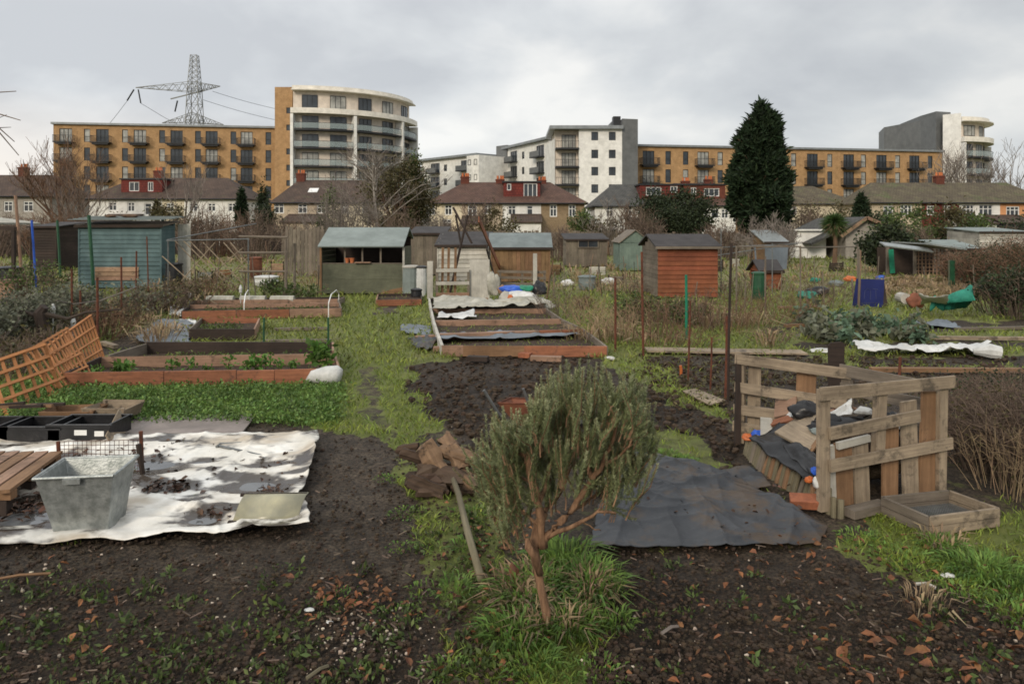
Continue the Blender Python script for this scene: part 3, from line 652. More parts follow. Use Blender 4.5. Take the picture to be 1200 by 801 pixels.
# white six storey block with grey core
d2 = 108.0; xl, xm, xr = X(651,d2), X(678.5,d2), X(729,d2); zt = Z(151.5,d2)
root = thing('apartment_block', 'white six storey apartment block in the middle with balcony bay and grey stair core', 'apartment building', (xl,d2,0))
W = xr-xl; m_ = xm-xl; hs = [(X(p-4,d2)-xl, X(p+4,d2)-xl, Z(q+5,d2), Z(q-5,d2)) for p in (697,717.5) for q in (159.5,180.5,200.6,221,241)]
mb = MB(); holes_wall(mb, m_, W, 0, zt, 0, hs); back_box(mb, m_, W, 0, 12, 0, zt); mb.build('wall', 'render_white', root, world=False)
for h in hs: window(root, *h, 0, 2, 'dark_metal')
hs2 = [(1.0, m_-.35, Z(q+9.5,d2), Z(q-6.5,d2)) for q in (163,184.5,205.5,226,247)]
mb = MB(); holes_wall(mb, 0, m_, 0, zt, 1.4, hs2); mb.quad((0,1.4,0),(0,12,0),(0,12,zt),(0,1.4,zt)); mb.quad((0,1.4,zt),(m_,1.4,zt),(m_,12,zt),(0,12,zt)); mb.build('recessed_wall', 'pink_panel', root, world=False)
for h in hs2:
    window(root, *h, 1.4, 4, 'dark_metal', 'curtain' if random.random() < .5 else 'glass')
    s = MB(); s.box((m_/2,.55,h[2]-.2), (m_-.03,1.6,.25)); o = s.build('balcony', 'dark_metal', root, world=False)
    g = MB(); g.box((m_/2,-.2,h[2]+.9), (m_-.05,.06,.06)); [g.box((.1+j*.3,-.2,h[2]+.42), (.03,.03,.95)) for j in range(int(m_/.3))]; g.build('railing', 'dark_metal', o, world=False)
mb = MB(); mb.box((W/2-.4,5.6,zt+.25), (W+1,12.5,.5)); mb.build('roof', 'grey_metal', root, world=False)
mb = MB(); sl = X(641,d2+9)-xl; mb.prism([(sl,9.5),(-.02,1.2),(-.02,12),(sl,14)], 'z', 0, zt-1.2); mb.build('side_wing', 'render_white', root, world=False)
mb = MB(); tx = X(720,d2)-xl; mb.prism([(W+.02,-.02),(X(747,d2+1)-xl,.6),(X(747,d2+1)-xl,9),(tx,9),(tx,3),(W+.02,3)], 'z', 0, Z(139,d2)); mb.build('stair_core', 'grey_clad', root, world=False)
mb = MB(); mb.box((tx+.6,2.2,zt+1.3), (1.1,1.5,1.7)); mb.build('roof_plant', 'dark_metal', root, world=False)
# low white blocks behind
def small_block(label, pa, da, pb, db, py, hb, balc, wins, depth=10, side=None):
    A, w, rz, u, dist = face_frame(pa, da, pb, db); zt = Z(py, (da+db)/2); root = thing('apartment_block', label, 'apartment building', (A.x,A.y,0), rz)
    hs = [(u(p)-.55, u(p)+.55, zt-1.2-3*i-1.4, zt-1.2-3*i) for p in wins for i in range(4)]; bs = [(u(p)-1.6, u(p)+1.6, zt-.7-3*i-2.1, zt-.7-3*i) for p in balc for i in range(4)]
    mb = MB(); holes_wall(mb, 0, w, 0, zt, 0, hs+bs); back_box(mb, 0, w, 0, depth, 0, zt); mb.build('wall', 'render_white', root, world=False)
    for h in hs: window(root, *h, 0, 1, 'dark_metal')
    for h in bs:
        window(root, *h, 0, 3, 'dark_metal', 'glass'); s = MB(); s.box(((h[0]+h[1])/2,-.7,h[2]-.15), (3.6,1.4,.2)); o = s.build('balcony', 'dark_metal', root, world=False)
        g = MB(); g.box(((h[0]+h[1])/2,-1.36,h[2]+.45), (3.6,.04,1.0)); g.build('balustrade', 'grey_clad', o, world=False)
    mb = MB(); mb.box((w/2,depth/2-.3,zt+.25), (w+.8,depth+1,.45)); mb.build('roof', 'grey_metal', root, world=False); return root, u, zt
r_, u_, z_ = small_block('lower white flats just right of the left curved tower, with two stacks of dark balconies', 494, 162, 560, 148, 186, 0, (510,546), (522,))
mb = MB(); L_ = u_(560); mb.box((L_+1.9,1.5,(z_-.3)/2), (3.7,9,z_-.3)); wg = mb.build('front_wing', 'render_white', r_, world=False)
for p in (.9,2.8):
    for i in range(4): window(r_, L_+p-.45, L_+p+.45, z_-2.2-3*i, z_-1.1-3*i, -3.13, 1, 'dark_metal')
mb = MB(); mb.box((L_+2.2,6,z_+1), (3.2,3,2.4)); mb.build('roof_plant', 'grey_clad', r_, world=False)
small_block('white flats between the low white flats and the tall white block, seen at an angle', 591, 150, 643, 132, 170, 0, (602,633), (613,))
A, w, rz, u, dist = face_frame(583, 165, 590, 165); mb = MB(); mb.box((X(586,165),165,Z(199,165)/2), (2.2,6,Z(199,165))); o = mb.build('distant_block', 'brick_orange'); tag(o, 'narrow slice of orange brick building between two white blocks', 'building')

# ---------------------------------------------------------------- houses
def hip_roof(mb, x0, x1, y0, y1, ze, zr, hl, hr, ov=.35):
    a, b, c, d = x0-ov, x1+ov, y0-ov, y1+ov; ym = (y0+y1)/2; zE = ze-.05; P = [(a,c,zE),(b,c,zE),(b,d,zE),(a,d,zE),(a+hl,ym,zr),(b-hr,ym,zr)]
    s = math.hypot(ym-c, zr-zE)
    mb.quad(P[0],P[1],P[5],P[4], [(a,0),(b,0),(b-hr,s),(a+hl,s)]); mb.quad(P[2],P[3],P[4],P[5], [(b,0),(a,0),(a+hl,s),(b-hr,s)])
    n = len(mb.V); mb.V += [P[3],P[0],P[4]]; mb.face((n,n+1,n+2), [(d,0),(c,0),(ym,s)]); n = len(mb.V); mb.V += [P[1],P[2],P[5]]; mb.face((n,n+1,n+2), [(c,0),(d,0),(ym,s)])
    for p, q in ((P[0],P[1]),(P[1],P[2]),(P[2],P[3]),(P[3],P[0])): mb.quad((p[0],p[1],zE-.16),(q[0],q[1],zE-.16),q,p)
    mb.quad((a,d,zE-.16),(b,d,zE-.16),(b,c,zE-.16),(a,c,zE-.16))
def house(label, d, xa, xb, eave, ridge, hipl, hipr, roofm, secs, wins=(), dorm=(), chim=(), depth=8, ext=(), sky=(), doors=()):
    """pixel columns and rows of one house row at distance d; hipl/hipr in pixels"""
    x0, x1 = X(xa,d), X(xb,d); ze, zr = Z(eave,d), Z(ridge,d+depth/2); root = thing('house', label, 'house', ((x0+x1)/2,d,0)); ox = (x0+x1)/2
    hw = [(X(a-.8,d)-ox,X(b+.8,d)-ox,Z(c+2,d),Z(e-.3,d)) for a,b,e,c,*_ in wins]
    mb = MB()
    for i, (a, b, m) in enumerate(secs):
        a_, b_ = X(a,d)-ox, X(b,d)-ox; mb = MB(); hs = [h for h in hw if a_ < (h[0]+h[1])/2 < b_]; holes_wall(mb, a_, b_, 0, ze-.1, 0, hs); back_box(mb, a_, b_, 0, depth, 0, ze-.1); mb.build('wall', m, root, world=False)
    for h, wv in zip(hw, wins): window(root, *h, 0, wv[4] if len(wv) > 4 else 2, trans=.65, fw=.1)
    mb = MB(); hip_roof(mb, x0-ox, x1-ox, 0, depth, ze, zr, X(600+hipl,d), X(600+hipr,d)); rf = mb.build('roof', roofm, root, world=False)
    g = MB(); g.tube([(x0-ox-.35,-.42,ze-.12),(x1-ox+.35,-.42,ze-.12)], .06, 6); g.build('gutter', 'dark_metal', root, world=False)
    for a, b, t, e, m, ws in dorm:          # flat topped dormer
        dd = d+.9; a_, b_ = X(a,dd)-ox, X(b,dd)-ox; zt, zb = Z(t,dd), ze-.1; q = MB(); hs = [(X(i,dd)-ox,X(j,dd)-ox,Z(l,dd),Z(k,dd)) for i,j,k,l,*_ in ws]
        holes_wall(q, a_, b_, zb, zt, .9, hs, .15); back_box(q, a_, b_, .9, depth/2+.5, zb, zt); o = q.build('dormer', m, root, world=False)
        q = MB(); q.box(((a_+b_)/2,depth/4+.8,zt+.08), (b_-a_+.3,depth/2+.1,.15)); q.build('dormer_roof', 'dark_metal', o, world=False)
        for h, wv in zip(hs, ws): window(o, *h, .9, wv[4] if len(wv) > 4 else 2, name='dormer_window')
    for c, t in chim:
        q = MB(); cx_ = X(c,d+4)-ox; zt = Z(t,d+4); q.box((cx_,depth/2,(zt+ze)/2), (.9,.7,zt-ze)); q.box((cx_,depth/2,zt-.1), (1.0,.8,.12)); o = q.build('chimney', 'brick_red', root, world=False)
        q = MB(); [q.tube([(cx_+k,depth/2,zt-.04),(cx_+k,depth/2,zt+.38)], [.13,.10], 8) for k in (-.25,.1,.32)]; q.build('chimney_pot', 'terracotta', o, world=False)
    for a, b, t, m in ext:                  # lean-to at the back
        q = MB(); a_, b_ = X(a,d-3)-ox, X(b,d-3)-ox; zt = Z(t,d-3); q.prism([(-3,0),(-3,zt-.8),(-.02,zt),(-.02,0)], 'x', a_, b_); q.build('extension', m, root, world=False)
        q = MB(); q.beam(((a_+b_)/2,-3.25,zt-.72), ((a_+b_)/2,-.02,zt+.12), b_-a_+.3, .12); q.build('extension_roof', 'roof_brown', root, world=False)
    for c, r in sky:
        q = MB(); q.beam((X(c,d+1.8)-ox,1.5,ze+(zr-ze)*.38+.10), (X(c,d+1.8)-ox,2.3,ze+(zr-ze)*.38+.10+.8*(zr-ze)/(depth/2+.35)), 1.0, .08); q.build('skylight', 'pvc', root, world=False)
    return root
house('house with brown hipped roof and brick chimney at the far left edge', 78, -75, 58, 229, 205, 30, 24, 'roof_brown', [(-75,-8,'brick_red'),(-8,58,'render_pebble')], [(5,14,236,246),(28,38,236,246),(5,14,256,268),(-40,-30,236,246)], (), [(28,196)])
house('semi-detached house on the left with a dark red tiled dormer and mossy brown roof', 80, 104, 287, 232, 208.5, 36, 40, 'roof_brown', [(104,190,'render_white'),(190,216,'render_cream'),(216,287,'render_white')],
   [(128,136,237,245),(150,157,237,246),(170,177,238,250,1),(196,203,238,246),(222,231,238,246),(244,252,238,246),(268,276,238,246)], [(142,190,210.5,231,'tile_hung',[(151,163,213,224),(173,179.5,213,224)])], [(186,200)], ext=[(110,150,252,'render_white')])
house('beige house with dark brown roof and a skylight behind the bare birch', 76, 321, 470, 236.5, 211, 20, 30, 'roof_brown', [(321,385,'render_beige'),(385,470,'render_cream')], [(322,332,238,248),(350,359,239,248),(372,381,240,248),(400,408,239,248),(425,433,239,248)], (), [(353,203)], sky=[(367,218)], ext=[(330,372,252,'render_beige')])
house('houses with red brown roof, white triple dormer window and tan brick end', 74, 503, 685, 237, 213.5, 42, 42, 'roof_red', [(503,541,'render_cream'),(541,589,'render_beige'),(589,634,'render_white'),(634,685,'brick_tan')],
   [(503,509,240,250),(522,529,240,250),(549,558,240,252),(568,575,240,249),(596,604,241,250),(618,624,241,250,1),(645,652,240,252,2),(667,674,240,252,2),(520,528,257,266)],
   [(590,633,214,236,'tile_hung',[(594,599,215,223,1),(613.5,629.5,214.8,232,3)])], [(545,207),(586,210),(635,211)], ext=[(600,634,252,'render_white'),(541,560,254,'render_beige')])
house('white house with grey slate roof and wide maroon dormer left of the dark round tree', 78, 697, 800, 240.5, 216, 30, 2, 'roof_slate', [(697,750,'render_white'),(750,800,'brick_tan')], [(711,718,242,252),(733,740,242,252),(728,735,263,271),(765,772,250,262)],
   [(750,797,217,238,'tile_hung',[(757,775,219,229,3),(785.5,794,218,226)])], [(803,212)])
house('brick fronted house with white windows between the dark round tree and the cypress', 79, 800.6, 862, 240, 214.5, 2, 22, 'roof_red', [(800.6,822,'brick_tan'),(822,862,'render_white')], [(834,842,245,254,1),(846,853,245,254)],
   [(801,850,217,238.5,'brick_red',[(809.5,816,219.5,228),(825,843,220.5,230,3)])], [(830,210)])
house('house with a green mossy roof right behind the cypress', 86, 905, 1005, 238, 218, 28, 40, 'roof_moss', [(905,1005,'render_cream')], [(925,933,242,250)], (), ())
house('long terrace on the right with mossy brown roof and white, maroon and orange fronts', 76, 1022, 1230, 236.5, 214, 24, 24, 'roof_moss',
   [(1022,1080,'render_beige'),(1080,1124,'tile_hung'),(1124,1172,'render_white'),(1172,1230,'render_orange')], [(1036,1046,241,251),(1056,1068,240,251,3),(1087,1094,241,250),(1107,1114,241,250),(1129,1141,240,252,3),(1148,1163,240,252,3),(1180,1194,242,252,3),(1212,1222,242,252)], (), [(1100,206)], ext=[(1132,1168,254,'render_white'),(1176,1215,253,'dark_metal')])
house('roof end of a terrace house at the far right edge', 84, 1236, 1330, 236, 214, 20, 20, 'roof_brown', [(1236,1330,'render_cream')], [(1245,1255,241,250)])
# gabled garage
d3 = 47.0; root = thing('garage', 'low gabled garage with pale rough wall and white barge board right of the palm', 'garage', (X(1016,d3),d3,0)); a, b = X(991,d3)-X(1016,d3), X(1041,d3)-X(1016,d3); z0, z1 = Z(277,d3), Z(256.5,d3)
mb = MB(); mb.prism([(a,0),(b,0),(b,Z(268,d3)),((a+b)/2-.2,z1),(a,Z(274,d3))], 'y', 0, 7); mb.build('wall', 'render_pebble', root, world=False)
mb = MB(); ap = ((a+b)/2-.2, z1+.08); mb.beam((ap[0],3.3,ap[1]), (a-2.4,3.3,Z(286,d3)), 7.4, .14, up=(0,0,1)); mb.beam((ap[0],3.3,ap[1]), (b+.35,3.3,Z(270,d3)), 7.4, .14); mb.build('roof', 'roof_slate', root, world=False)
mb = MB(); mb.beam((ap[0],-.45,ap[1]), (b+.35,-.45,Z(270,d3)+.02), .05, .2, up=(0,0,1)); mb.beam((ap[0],-.45,ap[1]), (a-.5,-.45,Z(277,d3)), .05, .2); mb.build('barge_board', 'w_pinkish', root, world=False)
# white conservatory-like low wall beside it
mb = MB(); x0, x1 = X(932,48), X(968,48); mb.box(((x0+x1)/2,48.5,.9), (x1-x0,1.0,1.8)); mb.box(((x0+x1)/2,48.4,1.85), (x1-x0+.2,1.3,.1)); tag(mb.build('outbuilding', 'render_white'), 'low white outbuilding left of the palm tree', 'outbuilding')

# ---------------------------------------------------------------- pylon and lines
dp = 205.0; root = thing('pylon', 'tall grey lattice electricity pylon behind the left orange brick block', 'pylon', (X(228,dp),dp,0)); ztop = Z(65,dp)
mb = MB()
def lattice(mb, w0, w1, z0, z1, n, t):
    for i in range(n):
        a, b = z0+(z1-z0)*i/n, z0+(z1-z0)*(i+1)/n; wa, wb = w0+(w1-w0)*i/n, w0+(w1-w0)*(i+1)/n; cs = [(-1,-1),(1,-1),(1,1),(-1,1)]
        for k in range(4):
            (ax,ay),(bx,by) = cs[k], cs[(k+1)%4]
            mb.beam((ax*wa,ay*wa,a),(ax*wb,ay*wb,b),t*1.5,t*1.5); mb.beam((ax*wa,ay*wa,a),(bx*wb,by*wb,b),t,t); mb.beam((bx*wa,by*wa,a),(ax*wb,ay*wb,b),t,t); mb.beam((ax*wb,ay*wb,b),(bx*wb,by*wb,b),t,t)
lattice(mb, 3.0, 1.45, 0, Z(103,dp), 9, .11); lattice(mb, 1.45, .85, Z(103,dp), ztop, 6, .085); mb.build('lattice_mast', 'steel', root, world=False)
def arm(zl, zr_, xl_, xr_, nm):
    mb = MB(); zc = Z(103,dp) if nm == 0 else Z(139,dp)
    for xx, ze_ in ((xl_,zl),(xr_,zr_)):
        for s in (-1.5,1.5):
            mb.beam((0,s,zc+1.6),(xx,0,ze_),.12,.12); mb.beam((0,s,zc-1.2),(xx,0,ze_-.1),.12,.12); pu, pd = Vector((0,s,zc+1.6)), Vector((0,s,zc-1.2)); e = Vector((xx,0,ze_))
            for k in range(6): t0, t1 = k/6, (k+.5)/6; mb.beam(pu.lerp(e,t0), pd.lerp(e,t1), .1, .1); mb.beam(pd.lerp(e,t1), pu.lerp(e,(k+1)/6), .1, .1)
        for k in range(5): e = Vector((xx,0,ze_)); mb.beam(Vector((0,-1.5,zc-1.2)).lerp(e,k/6), Vector((0,1.5,zc-1.2)).lerp(e,(k+1)/6), .1, .1)
    mb.build('crossarm', 'steel', root, world=False)
L0, R0 = X(159,dp)-X(228,dp), X(258,dp)-X(228,dp)
arm(Z(102.5,dp), Z(101,dp), L0, R0, 0); arm(Z(144,dp), Z(146,dp), X(190,dp)-X(228,dp), X(262,dp)-X(228,dp), 1); 
for (p1, q1, p2, q2) in ((157,105,149,118),(162,105,165,121),(208,118,205,131)):
    mb = MB(); mb.tube([at(p1,q1,dp)-root.location, at(p2,q2,dp)-root.location], .2, 6); mb.build('insulator', 'dark_metal', root, world=False)
mb = MB(); mb.beam(at(200,116,dp)-root.location, at(240,106,dp)-root.location, .3, .3); mb.build('lower_arm', 'steel', root, world=False)
def line(label, a, b, sag):
    mb = MB(); pts = [a.lerp(b, t/16)-Vector((0,0,sag*4*(t/16)*(1-t/16))) for t in range(17)]; mb.tube(pts, .055, 4); tag(mb.build('power_line', 'dark_metal'), label, 'power line', 'power lines from the pylon')
line('upper power line sagging from the pylon towards the brick stair tower', at(249,107,dp), at(420,138,260), 2); line('lower power line from the pylon towards the brick stair tower', at(238,117,dp), at(420,152,260), 2)
line('power line dropping left from the end of the pylon crossarm', at(150,117,dp), at(60,205,300), 3); line('power line curving down from the second insulator of the pylon', at(165,121,dp), at(420,160,330), 12)
# ---------------------------------------------------------------- trees and shrubs
def grow(mb, p, d, L, r, lv, maxlv, kids=4, spread=.6, up=.25, n=5, wig=.12, tips=None, minr=.004):
    p = Vector(p); d = Vector(d).normalized(); pts = [p.copy()]; rads = [r]; seg = 4 if lv < maxlv else 3; q = p.copy(); dd = d.copy()
    for i in range(seg):
        dd = (dd+Vector((U(-wig,wig),U(-wig,wig),U(-wig,wig)+up*.12))).normalized(); q = q+dd*L/seg; pts.append(q.copy()); rads.append(max(minr, r*(1-.55*(i+1)/seg)))
    mb.tube(pts, rads, n if lv < 2 else 3, cap=False)
    if lv >= maxlv:
        if tips is not None: tips += pts[1:]
        return
    for k in range(kids):
        t = U(.35,1) if k else 1.0; j = min(seg-1, int(t*seg)); f = t*seg-j; b = pts[j].lerp(pts[j+1], f)
        side = Vector((U(-1,1),U(-1,1),U(-.4,.6))).normalized(); nd = (dd*(1-spread*.5)+side*spread+Vector((0,0,up))).normalized()
        grow(mb, b, nd, L*U(.5,.78), max(minr, rads[j]*U(.5,.7)), lv+1, maxlv, kids, spread, up, n, wig, tips, minr)
def bare_tree(label, px, d, h, mt='twig_grey', trunk='bark', r=None, lv=4, kids=4, spread=.7, up=.3, name='bare_tree', base=None, group=None, stems=1, tr=.45):
    c = base or Vector((X(px,d),d,0)); root = thing(name, label, 'tree', c, 0, group); a = MB(); b = MB(); r = r or h*.022
    for s in range(stems):
        o = Vector((U(-.3,.3),U(-.3,.3),0))*(stems > 1); lean = Vector((U(-.25,.25),U(-.2,.2),1))*(1) if stems > 1 else Vector((U(-.05,.05),0,1))
        L = h*tr; pts = [c+o+Vector((0,0,-.1))]; dd = lean.normalized()
        for i in range(4): dd = (dd+Vector((U(-.06,.06),U(-.06,.06),0))).normalized(); pts.append(pts[-1]+dd*L/4)
        a.tube(pts, [r*1.25,r,r*.9,r*.8,r*.7], 8)
        for k in range(kids+2):
            t = U(1.8,4); j = min(3,int(t)); p = pts[j].lerp(pts[j+1], t-j); an = U(0,2*PI)
            grow(b, p, Vector((math.cos(an)*spread,math.sin(an)*spread,.75)), h*.34*U(.8,1.15), r*.5, 1, lv, kids, spread*.8, up, minr=.004+d*.00016)
        grow(b, pts[-1], dd, h*.36, r*.65, 1, lv, kids, spread*.8, up, minr=.004+d*.00016)
    a.build('trunk', trunk, root, smooth=True); b.build('branches', mt, root); return root
def clumps(n, c, rad, k=26, tight=.2, shell=.75, flat_bottom=False):
    C_ = []
    while len(C_) < k:
        v = rng.normal(size=3); v /= np.linalg.norm(v); rr = shell+(1-shell)*rng.random() if rng.random() < .8 else rng.random()
        v = v*rr*(.86+.28*rng.random())
        if flat_bottom and v[2] < -.75: continue
        C_.append(v)
    C_ = np.array(C_); i = rng.integers(0, k, n); P = C_[i]+rng.normal(size=(n,3))*tight*(.6+.8*rng.random(k))[i][:,None]
    return np.array(c)+P*np.array(rad)
def shrub(label, px, d, w, h, mt='leaf_green', n=2500, size=.12, name='shrub', cat='shrub', z0=0, k=24, tight=.2, stems=7, twig='twig', group=None, dp_=None, updir=(0,0,.3), spread=1):
    c = Vector((X(px,d),d,0)); root = thing(name, label, cat, c, 0, group); P = clumps(n, (c.x,c.y,z0+h*.52), (w/2,(dp_ or w)/2,h*.48), k, tight, flat_bottom=True); P = P[P[:,2] > .02]
    b = MB()
    for s in range(stems):
        q = P[rng.integers(0,len(P))]; m_ = (c+Vector(q))/2+Vector((U(-.1,.1)*w,U(-.1,.1)*w,h*.08)); b.tube([c+Vector((U(-.08,.08)*w,U(-.08,.08)*w,-.05)), m_, q], [.02+h*.012,.015+h*.006,.008], 5)
    b.build('stems', twig, root); bulk('foliage', leaves(P, size, .55, updir, spread), 4, mt, root); return root
def twig_bush(label, px, d, w, h, mt='twig', n=70, name='bare_shrub', cat='shrub', lean=.55, sub=5, r=None, group=None, leaf=None, nl=0, ls=.05):
    c = Vector((X(px,d),d,0)); b = MB(); r = r or (.004+.00028*d)
    tips = []
    for i in range(n):
        a = U(0,2*PI); q = random.random()**.6; o = Vector((math.cos(a)*q*w*.28, math.sin(a)*q*w*.28, -.03)); e = Vector((math.cos(a)*q*w*.5+U(-.12,.12)*w, math.sin(a)*q*w*.4, h*(1-.35*q*q)*U(.65,1.05)))
        m_ = o.lerp(e, .5)+Vector((U(-.06,.06)*w,U(-.06,.06)*w,h*U(0,.14))); b.tube([c+o,c+m_,c+e], [r*1.4,r,r*.5], 3, cap=False); tips.append(c+e)
        for k in range(sub):
            t = U(.3,.95); p = (o.lerp(m_, t*2) if t < .5 else m_.lerp(e, t*2-1)); v = Vector((U(-1,1),U(-1,1),U(-.1,1.1))).normalized()*h*U(.1,.3); b.tube([c+p, c+p+v*.5+Vector((0,0,U(-.02,.04)*h)), c+p+v], [r*.8,r*.6,r*.4], 3, cap=False); tips.append(c+p+v)
    if leaf:
        root = thing(name, label, cat, c, 0, group); b.build('stems', mt, root); T = np.array([tuple(t) for t in tips]); i = rng.integers(0,len(T),nl); P = T[i]+rng.normal(size=(nl,3))*h*.07; P[:,2] = np.maximum(P[:,2],.03); bulk('foliage', leaves(P, ls, .5), 4, leaf, root); return root
    return tag(b.build(name, mt, origin=c), label, cat, group)
# tall dark cypress
def conifer(label, px, d, prof, mt, n, size, name='cypress_tree', trunk_h=1.0, tips_up=.9):
    """prof: list of (row, left column, right column) of the outline"""
    c = Vector((X(px,d),d,0)); root = thing(name, label, 'tree', c); rows = sorted([(Z(a,d), X(l,d)-c.x, X(r,d)-c.x) for a,l,r in prof]); zs = np.array([r[0] for r in rows]); ls = np.array([r[1] for r in rows]); rs = np.array([r[2] for r in rows])
    wid = np.interp(np.linspace(zs[0],zs[-1],200), zs, rs-ls); cdf = np.cumsum(wid**1.2+.15); cdf /= cdf[-1]; z = np.interp(rng.random(n), cdf, np.linspace(zs[0],zs[-1],200)); a = rng.random(n)*2*PI
    l, r = np.interp(z, zs, ls), np.interp(z, zs, rs); hw = (r-l)/2; cx_ = (l+r)/2; bump = .55+.72*fbm(a*2.4+3, z*1.0+5, 4)+.45*(fbm(a*6, z*2.8+30, 3)-.5); bump = bump*(1.14-.34*np.mod(z*.42+2.2*fbm(a*1.7+9, z*0+2, 3), 1)); q = (1-.45*rng.random(n)**2.2)*bump*.79
    P = np.stack([c.x+cx_+np.cos(a)*hw*q, c.y+np.sin(a)*hw*q, z+rng.normal(size=n)*.1], 1); out = np.stack([np.cos(a),np.sin(a),np.full(n,tips_up)],1)
    L_ = leaves(P, size, .38, None, .55).reshape(-1,4,3); D_ = out*size*.35; L_[:,2] += D_; L_[:,1] += D_*.4; L_[:,3] += D_*.4
    t = MB(); t.tube([c+Vector((0,0,-.1)), c+Vector((0,0,zs[-1]*.5)), c+Vector((cx_.mean()*0,0,zs[-1]*.93))], [.28,.17,.03], 8); 
    for k in range(26): zz_ = zs[0]+(zs[-1]-zs[0])*U(.02,.85); an = U(0,6.28); hw_ = np.interp(zz_, zs, (rs-ls)/2)*.8; t.tube([c+Vector((0,0,zz_-.3)), c+Vector((math.cos(an)*hw_,math.sin(an)*hw_,zz_+hw_*.45))], [.06,.02], 4)
    t.build('trunk', 'bark', root); bulk('crown', L_.reshape(-1,3), 4, mt, root); return root
conifer('tall dark green cypress towering over the houses', 888, 50, [(121,891,893),(130,884,900),(137,881,913),(150,868,917),(165,862,919),(180,859,922),(195,850,926),(215,846,930),(235,849,931),(252,852,930),(268,862,922),(276,872,910)], 'cypress', 52000, .34)
conifer('small dark pointed conifer in front of the white house on the left', 283, 62, [(221,282.5,283.5),(232,279,287),(245,276,290),(262,275,291)], 'cypress', 3500, .25, name='conifer', tips_up=.5)
conifer('small dark conifer between the mossy roof and the right terrace', 1010, 58, [(228,1008,1010),(238,1003,1016),(250,999,1020),(270,998,1021)], 'cypress', 5000, .25, name='conifer', tips_up=.5)
conifer('tiny conifer in front of the white house with maroon dormer on the left', 183, 66, [(236,183,184),(246,179,188),(256,176,190)], 'leaf_olive', 2000, .22, name='conifer', tips_up=.5)
# dark round evergreen, and conifer behind the birch
def round_tree(label, px, d, w, h, z0, mt, n, size, name='evergreen_tree', k=40, tight=.16, trunk='bark'):
    c = Vector((X(px,d),d,0)); root = thing(name, label, 'tree', c); P = clumps(n, (c.x,c.y,z0+(h-z0)*.5), (w/2,w/2*.9,(h-z0)*.5), k, tight, .8)
    P = P[P[:,2] > .05]; t = MB(); t.tube([c+Vector((0,0,-.1)), c+Vector((U(-.1,.1),0,h*.35)), c+Vector((0,0,h*.8))], [h*.04,h*.03,.03], 8)
    for _ in range(16): q = Vector(P[rng.integers(0,len(P))]); t.tube([c+Vector((0,0,U(.15,.6)*h)), (c+q)/2+Vector((0,0,h*.25)), q], [h*.015,h*.009,.015], 4)
    t.build('trunk', trunk, root); bulk('crown', leaves(P, size, .55, (0,0,.3)), 4, mt, root); return root
round_tree('broad dark evergreen tree in front of the brick fronted houses, left of the cypress', 792, 52, 5.0, Z(223,52), .5, 'holly', 26000, .17, k=60)
round_tree('brownish green conifer behind the bare birch, greener at its right side', 463, 58, 5.2, Z(189,58), 1.0, 'leaf_olive', 14000, .2, k=45)
r_ = round_tree('bright edged green conifer at the right of the bare birch', 486, 58.8, 2.4, Z(196,58.8), 1.4, 'leaf_green', 9000, .2, k=30)
shrub('small round green tree left of the beige house with the skylight', 311, 66, 1.6, Z(222,66), 'holly', 2500, .2, 'evergreen_shrub', k=16)
shrub('green ivy covered shrub left of the beige house', 303, 64, 3.2, Z(238,64), 'holly', 3500, .2, k=20)
shrub('light green shrub in front of the beige house, left of the birch', 386, 64, 1.9, Z(226,64), 'leaf_green', 2200, .2, k=16)
# bare birch: pale trunk, arching limbs
def birch(px, d, h):
    c = Vector((X(px,d),d,0)); root = thing('birch_tree', 'bare pale birch with arching branches in front of the beige house and green conifer', 'tree', c); a = MB(); b = MB(); t = MB()
    a.tube([c+Vector((0,0,-.1)), c+Vector((.05,0,2)), c+Vector((-.1,0,h*.55)), c+Vector((-.25,.1,h*.8)), c+Vector((-.3,.1,h))], [.16,.13,.09,.05,.02], 7)
    for i in range(15):
        z = U(.22,.85)*h; an = U(0,2*PI); L = (h-z)*.8+1.0; o = Vector((math.cos(an),math.sin(an)*.6,0)); p = c+Vector((-.05,0,z)); pts = [p, p+o*L*.35+Vector((0,0,L*.3)), p+o*L*.7+Vector((0,0,L*.55)), p+o*L*.95+Vector((0,0,L*.6))]
        b.tube(pts, [.045,.03,.02,.01], 5)
        for q in range(10):
            j = random.randint(0,2); s = pts[j].lerp(pts[j+1], U(0,1)); grow(t, s, o*.8+Vector((U(-.5,.5),U(-.5,.5),U(.1,.9))), U(.5,1.3), .02, 3, 4, 3, .7, .1, 3, minr=.011)
    for i in range(30): z = U(.35,1)*h; an = U(0,2*PI); grow(t, c+Vector((-.15,0,z)), (math.cos(an),math.sin(an),.8), U(.6,1.4), .025, 3, 4, 4, .7, .2, 3, minr=.011)
    a.build('trunk', 'bark_pale', root, smooth=True); b.build('limbs', 'bark_pale', root); t.build('twigs', 'twig_grey', root)
birch(441, 50, Z(185,50))
twig_bush('wide grey bare shrub spreading under the left side of the birch', 402, 48, 5.5, Z(214,48), 'twig_grey', 110, sub=8, r=.016, name='bare_shrub')
twig_bush('grey bare shrub under the right side of the birch', 468, 47, 3.4, Z(236,47), 'twig', 70, sub=6, r=.016)
bare_tree('reddish bare tree in front of the left end of the long brick block', 72, 70, Z(172,70), 'twig_red', lv=4, kids=5, up=.4, tr=.35)
bare_tree('thin bare tree at the left of the brown roofed house', 93, 62, Z(196,62), 'twig', lv=4, kids=4, tr=.35)
bare_tree('slim bare tree in front of the brown roof on the left', 217, 60, Z(208,60), 'twig_grey', lv=4, kids=3, spread=.5, tr=.45)
bare_tree('bare tree in front of the white walled house with slate roof', 713, 52, Z(240,52), 'twig_grey', lv=4, kids=4, spread=.9, tr=.35)
